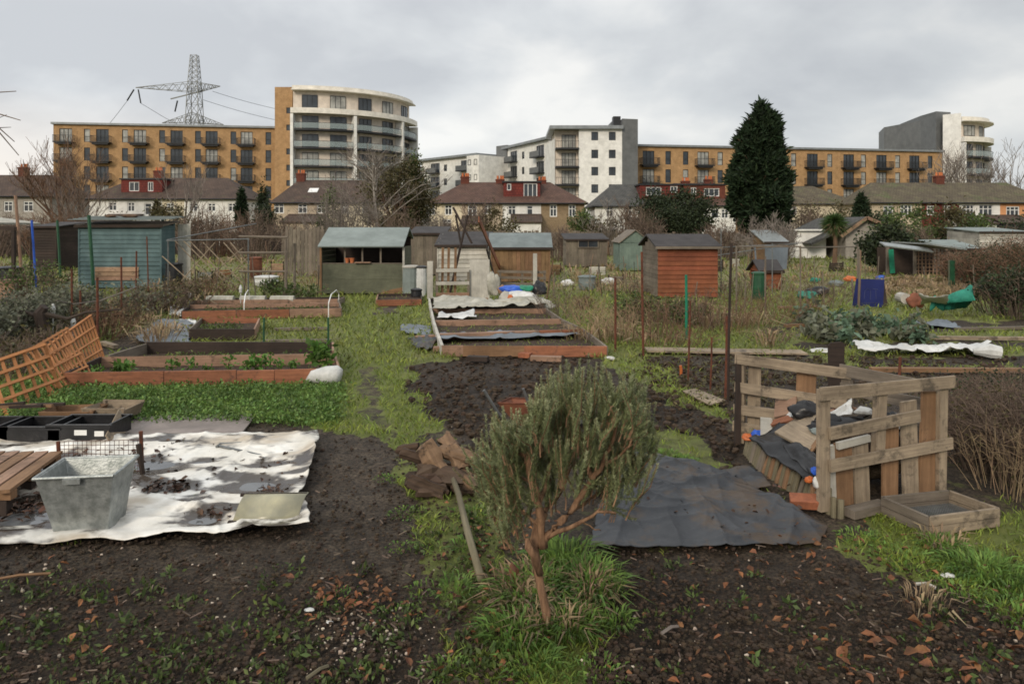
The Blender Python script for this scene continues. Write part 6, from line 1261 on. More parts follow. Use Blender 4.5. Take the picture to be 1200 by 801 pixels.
def flimsy(label, c, w, dp, h, rz, m):
    root = thing('wooden_box', label, 'wooden box', c, rz); t = .008; Z0 = .09
    for (a0,b0,a1,b1) in ((-w/2,-dp/2,w/2,-dp/2),(w/2,-dp/2,w/2,dp/2),(w/2,dp/2,-w/2,dp/2),(-w/2,dp/2,-w/2,-dp/2)):
        q = MB(); k = .93+U(0,.1); o = .04; f = (w/2+o)/(w/2); q.V = [(a0,b0,Z0),(a1,b1,Z0),(a1*f,b1*f,Z0+h*U(.85,1.1)),(a0*f,b0*f,Z0+h*U(.85,1.1))]; q.face((0,1,2,3), [(0,0),(w,0),(w,h),(0,h)]); s = q.build('side', m, root, world=False); sd = s.modifiers.new('t','SOLIDIFY'); sd.thickness = t
    for a in ((-w/2,-dp/2),(w/2,-dp/2),(w/2,dp/2),(-w/2,dp/2)): q = MB(); q.beam((a[0]*.96,a[1]*.96,Z0),(a[0]*1.02,a[1]*1.02,Z0+h),.03,.03); q.build('corner_block', m, root, world=False)
    q = MB(); q.box((0,0,Z0), (w,dp,.01)); q.build('bottom', m, root, world=False)
    q = MB(); q.box((0,0,Z0/2), (w*.9,dp*.9,Z0-.02)); q.build('stack_base', 'black_plastic', root, world=False)
flimsy('orange lined wooden fruit box on the black crates', gp(66,508)+Vector((0,.3,0)), .46, .3, .10, .1, 'w_brown'); flimsy('pale wooden fruit box tilted at the right of the crates', gp(114,506)+Vector((0,.3,0)), .40, .3, .12, -.1, 'w_pale')
q = MB(); q.beam(gp(131,522)+Vector((0,0,.02)), at(146,488,gp(140,505).y), .2, .012, up=(1,-.5,.3)); tag(q.build('broken_board', 'w_pale'), 'pale broken box side leaning on the right of the crates', 'board')
for k in range(5): c = gp(10+k*12, 497+U(-3,3)); q = MB(); q.beam(c+Vector((-.2,0,.2)), c+Vector((.2,U(-.1,.1),.2+U(0,.05))), .03, .03); tag(q.build('stick', 'w_brown' if k%2 else 'w_dark'), 'rough stick lying on top of the black crates', 'stick', 'sticks on the crates')
# slatted wooden deck at left edge
root = thing('slatted_pallet', 'brown slatted wooden pallet at the left edge beside the tub', 'pallet', gp(-20,575)); a0, a1 = at(66,530,6.3), at(2,576,5.15)
for i in range(7): sh_ = Vector((-.125*i,0,0)); q = MB(); q.beam(a0+sh_+Vector((0,0,0)), a1+sh_, .10, .025); q.build('slat', 'w_pinkish' if i%2 else 'w_brown', root)
for t in (.08,.5,.92): p = a0.lerp(a1,t); q = MB(); q.beam(p+Vector((.05,0,-.045)), p+Vector((-.85,0,-.045)), .07, .06); q.build('bearer', 'w_brown', root); q = MB(); q.beam(p+Vector((-.02,0,-.08)), Vector((p.x-.02,p.y,.0)), .08, .07); q.build('block', 'w_dark', root)
# rusty mesh between posts behind the tub
root = thing('mesh_guard', 'rusty wire mesh guard with bent stakes standing behind the tub', 'wire mesh', gp(130,563)); 
for px, b, t in ((70,548,517),(167,558,505)): c = gp(px,b); q = MB(); q.tube([c, at(px-2,t,c.y)], .016, 6); q.build('stake', 'rust', root)
p, s = at(70,517,gp(70,548).y), at(167,515,gp(167,558).y); p0, s0 = gp(70,548), gp(167,558); q = MB()
for i in range(19): t = i/18; q.tube([p.lerp(s,t), p0.lerp(s0,t)], .0028, 3)
for j in range(8): t = j/7; q.tube([p.lerp(p0,t), s.lerp(s0,t)], .0028, 3)
q.build('mesh', 'rust', root)
q = MB(); c = gp(166,580); q.tube([gp(168,560), at(162,520,gp(168,560).y)], .022, 6); tag(q.build('dark_stake', 'w_dark'), 'dark wet stake standing beside the rusty mesh', 'stake')
# ---------------------------------------------------------------- galvanised tub
M['tub'] = M['galv']; c = gp(104,627); dt = c.y; root = thing('galvanised_tub', 'galvanised steel tub with flared rim standing on the white tarpaulin', 'tub', (X(95,dt),dt+.12,.01))
def ring(w, dpt, z, off=(0,0)): return [(-w/2+off[0],-dpt/2+off[1],z),(w/2+off[0],-dpt/2+off[1],z),(w/2+off[0],dpt/2+off[1],z),(-w/2+off[0],dpt/2+off[1],z)]
q = MB(); rings = [ring(.34,.30,.012), ring(.405,.35,.20,(-.012,0)), ring(.49,.42,.41,(-.03,.02))]; inn = [ring(.475,.405,.41,(-.03,.02)), ring(.39,.335,.20,(-.012,0)), ring(.32,.28,.03)]
for R_ in rings+inn: q.V += R_
for i in range(5):
    for k in range(4): a, b = i*4+k, i*4+(k+1)%4; q.face((a,b,b+4,a+4))
q.face((20,21,22,23)); q.face((3,2,1,0)); o = q.build('body', 'galv', root, world=False); bv = o.modifiers.new('b','BEVEL'); bv.width = .02; bv.segments = 3; bv.limit_method = 'ANGLE'; bv.angle_limit = R(50)
q = MB(); rr = ring(.505,.435,.41,(-.03,.02)); [q.tube([rr[i],rr[(i+1)%4]], .011, 8) for i in range(4)]; q.build('rolled_rim', 'galv', root, world=False)
q = MB(); q.box((-.035,-.212,.39), (.11,.02,.035)); q.build('lug', 'galv', root, world=False)
q = MB(); q.beam((.158,-.143,.02),(.195,-.182,.38),.02,.006,up=(1,-1,0)); q.build('seam', 'galv', root, world=False)
root.rotation_euler = (0,0,.13)
# curved translucent panel with stakes on the tarpaulin
M['poly'] = mat('yellowed plastic sheet', (.40,.37,.24), (.26,.25,.18), .3, 5, .1, spec=.5)
root = thing('plastic_cover', 'curved yellowed plastic panel lying at the front right of the tarpaulin', 'panel', gp(305,618)); L = root.location; q = MB(); n = 8
A, B = gp(266,619), gp(347,618); 
for i in range(n+1): t = i/n; o = Vector((.03*t, .02+.20*t, .04+.13*math.sin(t*PI*.55))); q.V += [tuple(A+o+Vector((.03,0,0))-L), tuple(B+o-L)]
for i in range(n): q.face((2*i,2*i+1,2*i+3,2*i+2))
o = q.build('panel', 'poly', root, world=False, smooth=True); o.modifiers.new('t','SOLIDIFY').thickness = .006
q = MB(); q.beam(A+Vector((0,.02,.03))-L, B+Vector((.01,.02,.03))-L, .03, .03); q.build('front_rail', 'w_dark', root, world=False); q = MB(); q.beam(A+Vector((.02,.2,.16))-L, B+Vector((.02,.2,.16))-L, .02, .02); q.build('rear_rail', 'w_dark', root, world=False)
q = MB(); q.tube([gp(368,519,.05), gp(300,518,.05), gp(258,520,.05), gp(254,523,.06)], .013, 7); q.tube([gp(256,522,.06), gp(312,535,.04)], .013, 7); tag(q.build('bent_rod', 'steel'), 'bent V shaped metal rod lying at the back of the white tarpaulin', 'rod')
# ---------------------------------------------------------------- compost bin of pallets
def pallet_side(root, p0, p1, h, zs, post_t=(0,.45,1), m='w_pale', rail_h=.095, boards=()):
    a = (p1-p0).normalized(); nn = Vector((a.y,-a.x,0))
    for t in post_t: q = MB(); p = p0.lerp(p1,t); q.beam(p, p+Vector((0,0,h*.985)), .085, .05, up=nn); q.build('post', m, root)
    for z in zs: q = MB(); q.beam(p0+nn*.037-a*U(.03,.07)+Vector((0,0,z+U(-.022,.022))), p1+nn*.037+a*U(.02,.08)+Vector((0,0,z+U(-.022,.022))), .022, rail_h, jit=.003); q.build('rail', m, root)
    for t, w_, z0_, z1_, mm in boards: q = MB(); p = p0.lerp(p1,t)-nn*.04; q.beam(p+Vector((0,0,z0_)), p+a*U(-.035,.035)+Vector((0,0,z1_)), w_, .02, up=nn, jit=.003); q.build('board', mm, root)
fl, fr = Vector((2.30,5.36,0)), Vector((3.42,5.72,0)); bl_, bm = Vector((2.22,7.05,0)), Vector((2.98,6.5,0))
root = thing('compost_bin', 'compost bin of pale weathered pallets full of rubbish on the right', 'compost bin', (2.8,6.1,0))
pallet_side(root, fl, fr, .91, (.865,), (0,), boards=[(.20,.15,.0,.48,'w_brown'),(.335,.13,.0,.5,'w_pale'),(.56,.15,.0,.62,'w_brown'),(.735,.15,.0,.74,'w_pale'),(.87,.16,.0,.8,'w_brown')])
for z in (.60,.36): q = MB(); nn = Vector((.306,-.952,0)); q.beam(fl+nn*(.04)+Vector((0.02,0,z-.02)), fl.lerp(fr,.74 if z > .5 else 1.02)+nn*.04+Vector((0,0,z+.04)), .022, .09, jit=.003); q.build('rail', 'w_pale', root)
q = MB(); p = fl.lerp(fr,.45); q.beam(p+Vector((-.02,.0,.35)), p+Vector((0,0,.85)), .09, .05, up=nn); q.build('post', 'w_pale', root); q = MB(); q.beam(fr+Vector((-.04,.01,0)), fr+Vector((-.03,0,.9)), .08, .05, up=nn); q.build('post', 'w_pale', root)
pallet_side(root, bl_, bm, .84, (.80,.54,.34,.14), (0,), boards=[(.12,.12,.02,.78,'w_pale'),(.62,.17,.1,.8,'w_brown')])
pallet_side(root, bm+Vector((.02,-.01,0)), fr+Vector((.0,.1,0)), .86, (.82,.64,.45,.25), (0,1), 'w_grey', .1)
q = MB(); q.beam(bl_+Vector((-.05,-.06,0)), bl_+Vector((-.02,0,.86)), .05, .05); q.build('corner_stake', 'w_dark', root)
q = MB(); nn = Vector((.306,-.952,0)); q.beam(fl.lerp(fr,.13)+nn*-.05+Vector((0,0,.02)), fl.lerp(fr,.11)+nn*-.05+Vector((0,0,.46)), .1, .03, up=nn); q.build('white_board', 'w_white', root)
q = MB(); q.beam(fl.lerp(fr,.10)+nn*.01+Vector((0,0,.47)), fl.lerp(fr,.36)+nn*-.0+Vector((0,0,.50)), .03, .05); q.build('white_rail', 'w_white', root)
# rubbish inside
def hp():
    x_ = U(2.5,3.2); y_ = 5.36+(x_-2.3)*.32; return Vector((x_, U(y_+.32, 6.5-(x_-2.5)*.5), .1+U(0,.22)))
q = MB(); [q.lump(hp(), U(.08,.2), (1,1,.7), 9, .25) for _ in range(34)]; o = q.build('compost_heap', 'soil', smooth=False, origin=(2.84,6.1,0)); tag(o, 'dark heap of compost and waste inside the pallet bin', 'compost heap')
def board3(label, pts, t, m, name='board', cat='board'):
    q = MB(); P = [Vector(p) for p in pts]; n = (P[1]-P[0]).cross(P[3]-P[0]).normalized()*t; k = len(P); w = (P[1]-P[0]).length; h_ = (P[3]-P[0]).length
    q.V = [tuple(p) for p in P]+[tuple(p+n) for p in P]; q.face(tuple(range(k))[::-1], [(0,h_),(w,h_),(w,0),(0,0)][:k] if k == 4 else None); q.face(tuple(range(k,2*k)), [(0,0),(w,0),(w,h_),(0,h_)][:k] if k == 4 else None)
    for i in range(k): j = (i+1)%k; q.face((i,j,k+j,k+i))
    return tag(q.build(name, m), label, cat)
board3('pale board lying askew on the rubbish at the open side of the bin', [at(908,508,6.15), at(948,530,5.75), at(985,492,6.0), at(958,476,6.4)], .02, 'w_pale'); board3('small pale board standing in the far left of the rubbish', [at(893,513,6.6),at(907,506,6.5),at(905,490,6.55),at(893,489,6.7)], .02, 'w_white'); board3('torn beige cardboard behind the black bags', [at(908,490,6.7),at(934,484,6.5),at(934,465,6.7),at(910,468,6.9)], .015, 'w_pinkish', 'cardboard', 'cardboard')
board3('reddish brown board under the black liner', [at(905,500,6.5),at(932,493,6.25),at(925,488,6.4),at(903,495,6.6)], .02, 'w_orange')
def drape(label, P, m, name='liner', cat='plastic sheet', amp=.06, seed=1):
    a, b, c, e = [np.array(tuple(p)) for p in P]; n = 26; V = []; mb = MB()
    for i in range(n+1):
        for j in range(n+1):
            u, v = j/n, i/n; p = (a*(1-u)+b*u)*(1-v)+(e*(1-u)+c*u)*v; w_ = (float(fbm(u*2.5+seed, v*2.5+seed*2))-.5)*amp*2.4+amp*.8*math.sin(u*PI)*math.sin(v*PI*1.0); V.append((p[0]+w_*.2,p[1]-w_*.5,p[2]+w_))
    mb.V = V; [mb.face((i*(n+1)+j,i*(n+1)+j+1,(i+1)*(n+1)+j+1,(i+1)*(n+1)+j)) for i in range(n) for j in range(n)]
    o = mb.build(name, m, smooth=True); s = o.modifiers.new('t','SOLIDIFY'); s.thickness = .005; return tag(o, label, cat)
drape('black plastic sheet slumping out of the open side of the pallet bin', [at(876,517,6.5),at(930,490,6.4),at(963,548,5.6),at(950,561,5.45)], 'black_plastic', amp=.07); drape('dark grey sheet tucked under the pale board in the bin', [at(918,520,6.0),at(950,522,5.8),at(968,550,5.45),at(945,556,5.5)], 'black_plastic', amp=.04, seed=5)
sack('shiny black rubbish bag at the back of the pallet bin', at(944,482,6.3), .11, (1.2,.9,.8), 'black_plastic'); sack('black rubbish bag behind the second rail of the bin', at(990,500,6.0), .16, (1.8,.7,.55), 'black_plastic'); sack('small black bag behind the right boards of the bin', at(1045,497,6.1), .1, (1.2,.8,.9), 'black_plastic'); sack('second black bag low behind the front post of the bin', at(972,497,6.0), .12, (1,.7,.7), 'black_plastic')
drape('crumpled pale blue white plastic bag at the top of the rubbish', [at(967,486,6.1),at(999,484,6.0),at(998,466,6.1),at(990,474,6.2)], 'white_bag', 'plastic_bag', 'bag', .03, 8); drape('white plastic bag poking from the left of the black bags', [at(910,498,6.5),at(926,496,6.4),at(932,478,6.5),at(926,482,6.6)], 'white_bag', 'plastic_bag', 'bag', .03, 12); sack('white plastic scrap between the right posts of the bin', at(1046,498,5.95), .06, (1.5,.7,.7), 'white_bag', 'plastic_scrap', 'plastic')
sack('blue plastic tub low behind the front post of the bin', at(977,538,5.7), .05, (1,1,1), 'blue_bright', 'plastic_tub', 'tub'); sack('orange plastic packet at the far left of the rubbish', at(880,512,6.75), .06, (1.2,.7,.6), 'orange_plastic', 'packet', 'packet'); sack('blue plastic packet beside the orange packet', at(889,509,6.65), .05, (1.1,.7,.9), 'blue_bright', 'packet', 'packet')
sack('orange wrapper at the front left foot of the bin', at(948,562,5.45), .035, (1,.8,.8), 'orange_plastic', 'wrapper', 'wrapper'); sack('white wrapper beside the orange wrapper at the foot of the bin', at(958,566,5.38), .045, (.8,.7,1.2), 'white_bag', 'wrapper', 'wrapper'); sack('small blue wrapper above the orange wrapper at the foot', at(956,552,5.42), .035, (1,.8,1), 'blue_bright', 'wrapper', 'wrapper')
# log roll edging
root = thing('log_roll', 'low edging of short upright logs curving along the open side of the compost bin', 'log edging', gp(930,580)); pts = [(872,528),(882,540),(893,551),(906,560),(920,569),(936,578),(952,587),(966,595),(980,603),(990,606)]
cur = [gp(*p) for p in pts]; tot = sum((b-a).length for a,b in zip(cur[:-1],cur[1:])); s = 0; nlog = 27
for i in range(nlog):
    s = tot*(i+.5)/nlog; acc = 0
    for a, b in zip(cur[:-1],cur[1:]):
        l = (b-a).length
        if acc+l >= s: p = a.lerp(b,(s-acc)/l); break
        acc += l
    q = MB(); hh = U(.11,.2); tip = Vector((.09,.07,hh)) if i < 21 else Vector((.01,.02,hh*.8)); q.tube([p+Vector((0,0,-.03)), p+tip*.5, p+tip], U(.018,.026), 9); q.build('log', random.choice(('w_post','w_grey','w_brown','w_post')), root)
q = MB(); c = gp(943,594); q.beam(c+Vector((-.1,.03,.04)), c+Vector((.11,-.03,.05)), .11, .07, up=(0,-.3,1)); tag(q.build('brick', 'brickwork', bevel=.006), 'worn red brick lying beside the log edging', 'brick')
# dark rusty plate behind the bin
q = MB(); c = gp(980,470); q.prism([(-.07,0),(.07,0),(.08,.62),(.05,.64),(-.05,.63),(-.075,.6)], 'y', 0, .02); 
q.V = [(v[0]*1.1+at(980,470,7.6).x, v[1]+7.6, v[2]*1.0+.25) for v in q.V]; tag(q.build('metal_plate', 'w_dark'), 'dark upright metal plate standing behind the compost bin', 'metal plate')
q = MB(); q.tube([(at(980,470,7.6).x,7.63,0),(at(980,470,7.6).x,7.63,.7)], .03, 6); tag(q.build('stake', 'rust', root) if False else q.build('rusty_stake','rust'), 'rusty stake holding up the dark metal plate', 'stake')
# wooden sieve tray
root = thing('sieve_tray', 'grey wooden tray with a wire mesh bottom at the right of the compost bin', 'tray', gp(1100,610)); c4 = [gp(1034,602), gp(1089,627), gp(1170,616), gp(1112,594)]
for i in range(4):
    a, b = c4[i], c4[(i+1)%4]
    for k in (0,1): q = MB(); q.beam(a+Vector((0,0,.032+k*.065)), b+Vector((0,0,.032+k*.065)), .022+.004*k, .06); q.build('side', 'w_grey' if i in (0,3) else 'w_pale', root)
q = MB()
for i in range(23): t = (i+.5)/23; q.tube([c4[0].lerp(c4[1],t)+Vector((0,0,.035)), c4[3].lerp(c4[2],t)+Vector((0,0,.035))], .0022, 3)
for i in range(27): t = (i+.5)/27; q.tube([c4[1].lerp(c4[2],t)+Vector((0,0,.038)), c4[0].lerp(c4[3],t)+Vector((0,0,.038))], .0022, 3)
q.build('mesh', 'steel', root)
q = MB(); q.beam(gp(995,606)+Vector((0,0,.03)), gp(1036,596)+Vector((0,0,.03)), .1, .06); tag(q.build('offcut', 'w_grey'), 'grey timber offcut between the bin and the wooden tray', 'board')
# planks across the plots
q = MB(); q.beam(gp(757,413)+Vector((0,0,.05)), gp(942,414)+Vector((0,0,.02)), .36, .03); tag(q.build('plank', 'w_pale'), 'long pale plank lying across the plot by the rusty posts', 'plank')
board3('pale plywood scrap on the grass strip', [gp(800,459,.02),gp(832,475,.02),gp(850,470,.02),gp(815,456,.02)], .015, 'w_pale'); 
for a, b, m, lb in (((1003,392),(1085,394),'w_pinkish','low board edging of the far right vegetable plot'),((920,384),(1000,380),'w_brown','brown board by the green netting'),((1090,398),(1200,399),'w_pale','pale edging board at the far right'),((1120,388),(1210,386),'w_grey','grey edging board in the right distance'),((1020,436),(1200,437),'w_brown','brown edging board behind the bramble'),((912,362),(962,361),'w_pinkish','pinkish board near the fruit cage'),((120,404),(136,409),'w_pale','short pale offcut behind the orange trellis'),((118,380),(126,374),'w_white','white plank end near the blue grey sheet')):
    q = MB(); q.beam(gp(*a)+Vector((0,0,.04)), gp(*b)+Vector((0,0,.04)), .1, .06); tag(q.build('edging_board', m), lb, 'board')
# netting, vegetables
q = MB()
for k in range(36): a = gp(1090+k*1.35, 361+U(-1,1)); 
sheet('green_netting', 'sea green netting heaped on the grass at the right', 'netting', [(1088,360,.15),(1090,366,.05)], [(1140,356,.3),(1138,364,.05)], 'green_net', 40, 14, .05, .2, 1.0, .02, seed=71, rag=.2, hf=lambda x,y,u,v: .42*np.sin(np.clip(v,0,1)*PI)**.6*(.35+.65*u)*(u < .98))
sheet('white_sheet', 'white sheet draped left of the sea green netting', 'sheet', [(1078,352,.35),(1080,361,.1)], [(1112,352,.4),(1110,361,.15)], 'white_bag', 24, 10, .05, .14, 1.4, .01, seed=73, rag=.15)
q = MB(); c = at(1062,350,18.9); q.tube([c, c+Vector((.05,.4,0))], .14, 14); o = q.build('roll', 'w_white'); tag(o, 'pale roll end left of the white sheet', 'roll'); sack('rust brown bundle between the roll and the white sheet', at(1072,354,18.6), .22, (.9,.8,1), 'rust_brown', 'bundle', 'bundle')
sheet('lilac_sheet', 'pale lilac sheet on the far right plot', 'ground sheet', [(1070,378),(1072,384)], [(1110,379),(1128,385)], 'bluegrey', 30, 8, .03, .08, 2, .01, seed=77, rag=.1)
for i in range(26):
    px, py = (U(945,1040), U(378,402)) if i < 20 else (U(1045,1080), U(384,402)); c = gp(px,py); n = 70; v = rng.normal(size=(n,3)); v[:,2] = abs(v[:,2])*1.1+.3; P = np.array(c)+v*[.09,.09,.12]
    root = thing('brassica_plant', 'blue green brassica growing in the right vegetable plot', 'plant', c, 0, 'brassicas in the right plot'); q = MB(); q.tube([c, c+Vector((0,0,.3))], .015, 5); q.build('stem', 'leaf_green', root); bulk('leaves', leaves(P, .16, .5, (0,0,.4), 1, .25), 4, 'cabbage' if i % 2 else 'leaf_grey', root)
# coloured odds and ends on the right
for px, py, r, m, lb, nm in ((996,327,.2,'orange_plastic','orange plastic box on the table behind the blue board','plastic_box'),(1032,325,.16,'blue_bright','purple blue bundle above the blue board','bundle'),(980,332,.2,'felt_blue','pale tub left of the blue board','tub'),(958,342,.3,'black_plastic','black rubbish heap left of the blue board','bag'),(945,346,.24,'green_net','turquoise plastic heap left of the black rubbish','bag'),(1058,318,.2,'blue_bright','blue item inside the lattice shelter','bag'),(955,328,.18,'green_net','turquoise scrap behind the black rubbish','bag'),(1080,344,.2,'straw','dry stalk heap behind the white sheet','heap'),(713,330,.22,'white_bag','white bag among the dry weeds left of the red brown shed','bag'),(664,332,.2,'white_bag','pale bag among weeds behind the right posts','bag')):
    d_ = F*H/(py+8*r/.2-HY)+.0; sack(lb, at(px,py,F*(H-r*.5)/(py-HY)), r, (1.2,.8,.6), m, nm, nm.split('_')[-1])
# ---------------------------------------------------------------- rosemary bush
RC = gp(642,738); RC.z = 0
root = thing('rosemary_bush', 'large rosemary bush with a bare twisted reddish trunk in the foreground', 'shrub', RC); dR = RC.y
def ra(px, py, dy=0): return at(px, py, dR+dy)
tips = []
q = MB(); q.tube([RC+Vector((0,0,-.04)), ra(640,715), ra(634,690,.0), ra(629,662,.02), ra(625,640,.03), ra(632,612,.04), ra(638,600,.05)], [.027,.024,.021,.024,.028,.026,.021], 12)
q.tube([ra(633,672,-.02), ra(626,650,-.05), ra(619,640,-.06), ra(618,630,-.05)], [.02,.022,.02,.012], 8); q.build('trunk', 'bark_red', root, smooth=True)
limbs = [([(636,640,.03),(634,615,.0),(631,590,-.03),(624,565,-.05),(619,545,-.05),(617,533,-.05)], .030), ([(634,635,.03),(650,618,.0),(668,600,.02),(682,580,.03),(694,562,.05),(706,545,.06),(715,525,.05)], .028),
  ([(640,630,.02),(662,620,-.08),(683,610,-.12),(700,599,-.15),(722,601,-.14)], .015), ([(694,562,.05),(690,545,.1),(678,520,.12)], .016), ([(706,545,.06),(725,535,.04),(741,520,.0)], .012), ([(631,590,-.03),(640,565,.08),(648,535,.15)], .018),
  ([(668,600,.02),(690,585,.15),(712,570,.22)], .014), ([(624,565,-.05),(608,556,.02),(590,545,.05)], .011), ([(617,533,-.05),(605,532,-.05),(596,530,-.04)], .012), ([(617,533,-.05),(624,528,-.05)], .018), ([(634,615,0),(612,600,.12),(592,575,.2)], .014), ([(682,610,-.12),(694,618,-.1),(704,621,-.08)], .006),
  ([(700,599,-.15),(706,592,-.14),(713,588,-.12)], .008), ([(715,525,.05),(722,500,.03),(729,482,.0)], .012), ([(638,600,.1),(655,580,.2),(670,545,.28)], .016)]
for P, r in [(P_, r_*.85) for P_, r_ in limbs]:
    pts = [ra(*p) for p in P]; mid = []
    for a, b in zip(pts[:-1], pts[1:]): mid += [a, a.lerp(b,.3)+Vector((U(-.006,.006),U(-.006,.006),U(-.005,.005))), a.lerp(b,.65)+Vector((U(-.008,.008),U(-.008,.008),U(-.006,.006)))]
    mid.append(pts[-1]); q = MB(); q.tube(mid, [r*(1-.5*i/(len(mid)-1))*U(.8,1.15) for i in range(len(mid))], 9); q.build('limb', 'bark_red', root, smooth=True)
top = lambda px: np.interp(px, [555,575,595,615,630,645,665,690,710,730,750,768], [545,498,500,500,468,450,440,436,446,452,455,520])
bot = lambda px: np.interp(px, [555,575,600,630,660,700,730,750,768], [560,610,640,598,588,590,600,585,560])
tw = MB(); stems = []
bases = [(617,533),(590,545),(592,575),(600,530),(580,560),(572,590),(604,600),(628,560),(715,525),(741,520),(670,545),(712,570),(648,535),(678,520),(729,482),(735,560),(752,520),(700,500),(660,500),(690,560),(755,548)]
for k in range(125):
    if k < len(bases): bx, by = bases[k]
    else: bx = U(572,752); t_, b_ = float(top(bx)), float(bot(bx)); by = U(t_+22, b_+4)
    cy_ = max(-.3,min(.5,random.gauss(.08,.2))); ou = (bx-655)/100; n_ = random.randint(3,9); sz = U(.6,1.3)
    for q_ in range(n_):
        lean = ou*U(2,20)+random.gauss(0,12); t_ = float(top(min(766,max(557,bx+lean)))); L0 = U(24,74)*sz; px = bx+U(-7,7); by_ = by+U(-8,8); ty = max(by_-L0, t_+U(-20,12)); dy = cy_+U(-.05,.05)
        a = ra(px, by_, dy); b = ra(px+lean*sz, ty, dy+random.gauss(0,.06)); L = (b-a).length
        if L < .05: continue
        m_ = a.lerp(b,.5)+Vector((ou*.03+U(-.015,.015),U(-.015,.015),-.012)); stems.append((a,m_,b,L))
        if q_ % 3 == 0: tw.tube([a-Vector((ou*.02,0,.04)),a,m_,b], [.004,.0035,.0028,.0016], 3, cap=False)
for k in range(60):        # single leading shoots standing clear of the crown
    px = U(572,760); t_ = float(top(px)); dy = random.gauss(.08,.15); ou = (px-655)/100; a = ra(px, t_+U(20,50), dy); b = ra(px+ou*U(0,10)+U(-4,4), t_-U(2,24), dy); stems.append((a,a.lerp(b,.5)+Vector((U(-.01,.01),0,0)),b,(b-a).length))
for k in range(70):        # drooping outer sprays low on both sides
    s = random.choice((-1,1)); a = ra(655+s*U(15,62), U(540,600), U(-.1,.3)); b = a+Vector((s*U(.05,.16),U(-.1,.1),U(-.04,.14))); stems.append((a,a.lerp(b,.5)+Vector((0,0,-.02)),b,(b-a).length))
tw.build('twigs', 'bark_red', root)
VV = []; TT = []
for a, m_, b, L in stems:
    n = int(L*860); t = rng.random(n)**.75; a_, m__, b_ = (np.array(tuple(v)) for v in (a,m_,b)); P = ((1-t)**2)[:,None]*a_+(2*t*(1-t))[:,None]*m__+(t**2)[:,None]*b_
    ax = (b_-a_)/L; r = rng.normal(size=(n,3)); r -= (r@ax)[:,None]*ax; r /= np.linalg.norm(r,axis=1)[:,None]; d = r*.85+ax*(.45+.55*rng.random(n))[:,None]; d /= np.linalg.norm(d,axis=1)[:,None]
    l = (.017+.014*rng.random(n))*(1.1-.55*t); s = np.cross(d, ax); s /= np.linalg.norm(s,axis=1)[:,None]+1e-9; w = .0020
    V = np.empty((n,4,3)); V[:,0] = P; V[:,1] = P+d*(l*.4)[:,None]+s*w; V[:,2] = P+d*l[:,None]; V[:,3] = P+d*(l*.4)[:,None]-s*w
    tip = t > .8; VV.append(V[~tip].reshape(-1,3)); TT.append(V[tip].reshape(-1,3))
bulk('needles', np.concatenate(VV), 4, 'rosemary', root); bulk('young_needles', np.concatenate(TT), 4, 'rosemary_tip', root)
# pale rag caught behind it
sack('crumpled white rag lying behind the right limb of the rosemary', gp(712,590)+Vector((0,.2,.10)), .10, (1.3,.8,.8), 'cloth_pale', 'rag', 'rag')
# red brown dead stump / leaf clump left of the trunk
sack('rusty red dead clump on the ground left of the rosemary trunk', gp(602,686)+Vector((0,0,.05)), .05, (.8,.8,1.5), 'litter', 'dead_clump', 'leaf clump')
# ---------------------------------------------------------------- wheelbarrow behind the bush
wb = gp(640,528); root = thing('wheelbarrow', 'old wheelbarrow with a rust brown tray and grey handles behind the rosemary', 'wheelbarrow', wb); dW = wb.y; g = lambda px, py, dd=0: at(px,py,dW+dd)
q = MB(); T = [g(584,472,-.1), g(664,474,-.1), g(668,468,.45), g(598,466,.45)]; Bm = [g(606,497,0), g(652,500,0), g(654,490,.3), g(612,490,.3)]
q.V = [tuple(v) for v in T+Bm]; [q.face((i,(i+1)%4,4+(i+1)%4,4+i)) for i in range(4)]; q.face((4,5,6,7)); o = q.build('tray', 'rust_brown', root); s = o.modifiers.new('t','SOLIDIFY'); s.thickness = .006
q = MB(); [q.tube([T[i],T[(i+1)%4]], .009, 6) for i in range(4)]; q.build('rim', 'rust', root)
for a, b, c_ in (((567,457,-.2),(584,484,-.15),(604,503,-.05)),((613,455,.3),(620,475,.32),(640,500,.3))): q = MB(); q.tube([g(*a), g(*b), g(*c_), g(665,515,.2)], .014, 8); q.build('handle', 'steel', root)
for px, dd in ((612,0),(620,.32)): q = MB(); q.tube([g(px,498,dd), g(px-3,530,dd), g(px+10,531,dd)], .011, 6); q.build('leg', 'steel', root)
q = MB(); c = g(688,510,.2); q.tube([c+Vector((math.cos(a)*.15,0,math.sin(a)*.15-.02)) for a in [2*PI*i/18 for i in range(19)]], .03, 8); q.build('wheel', 'black_plastic', root); q = MB(); q.tube([c+Vector((0,-.06,-.02)), c+Vector((0,.06,-.02))], .03, 8); q.build('hub', 'rust', root)
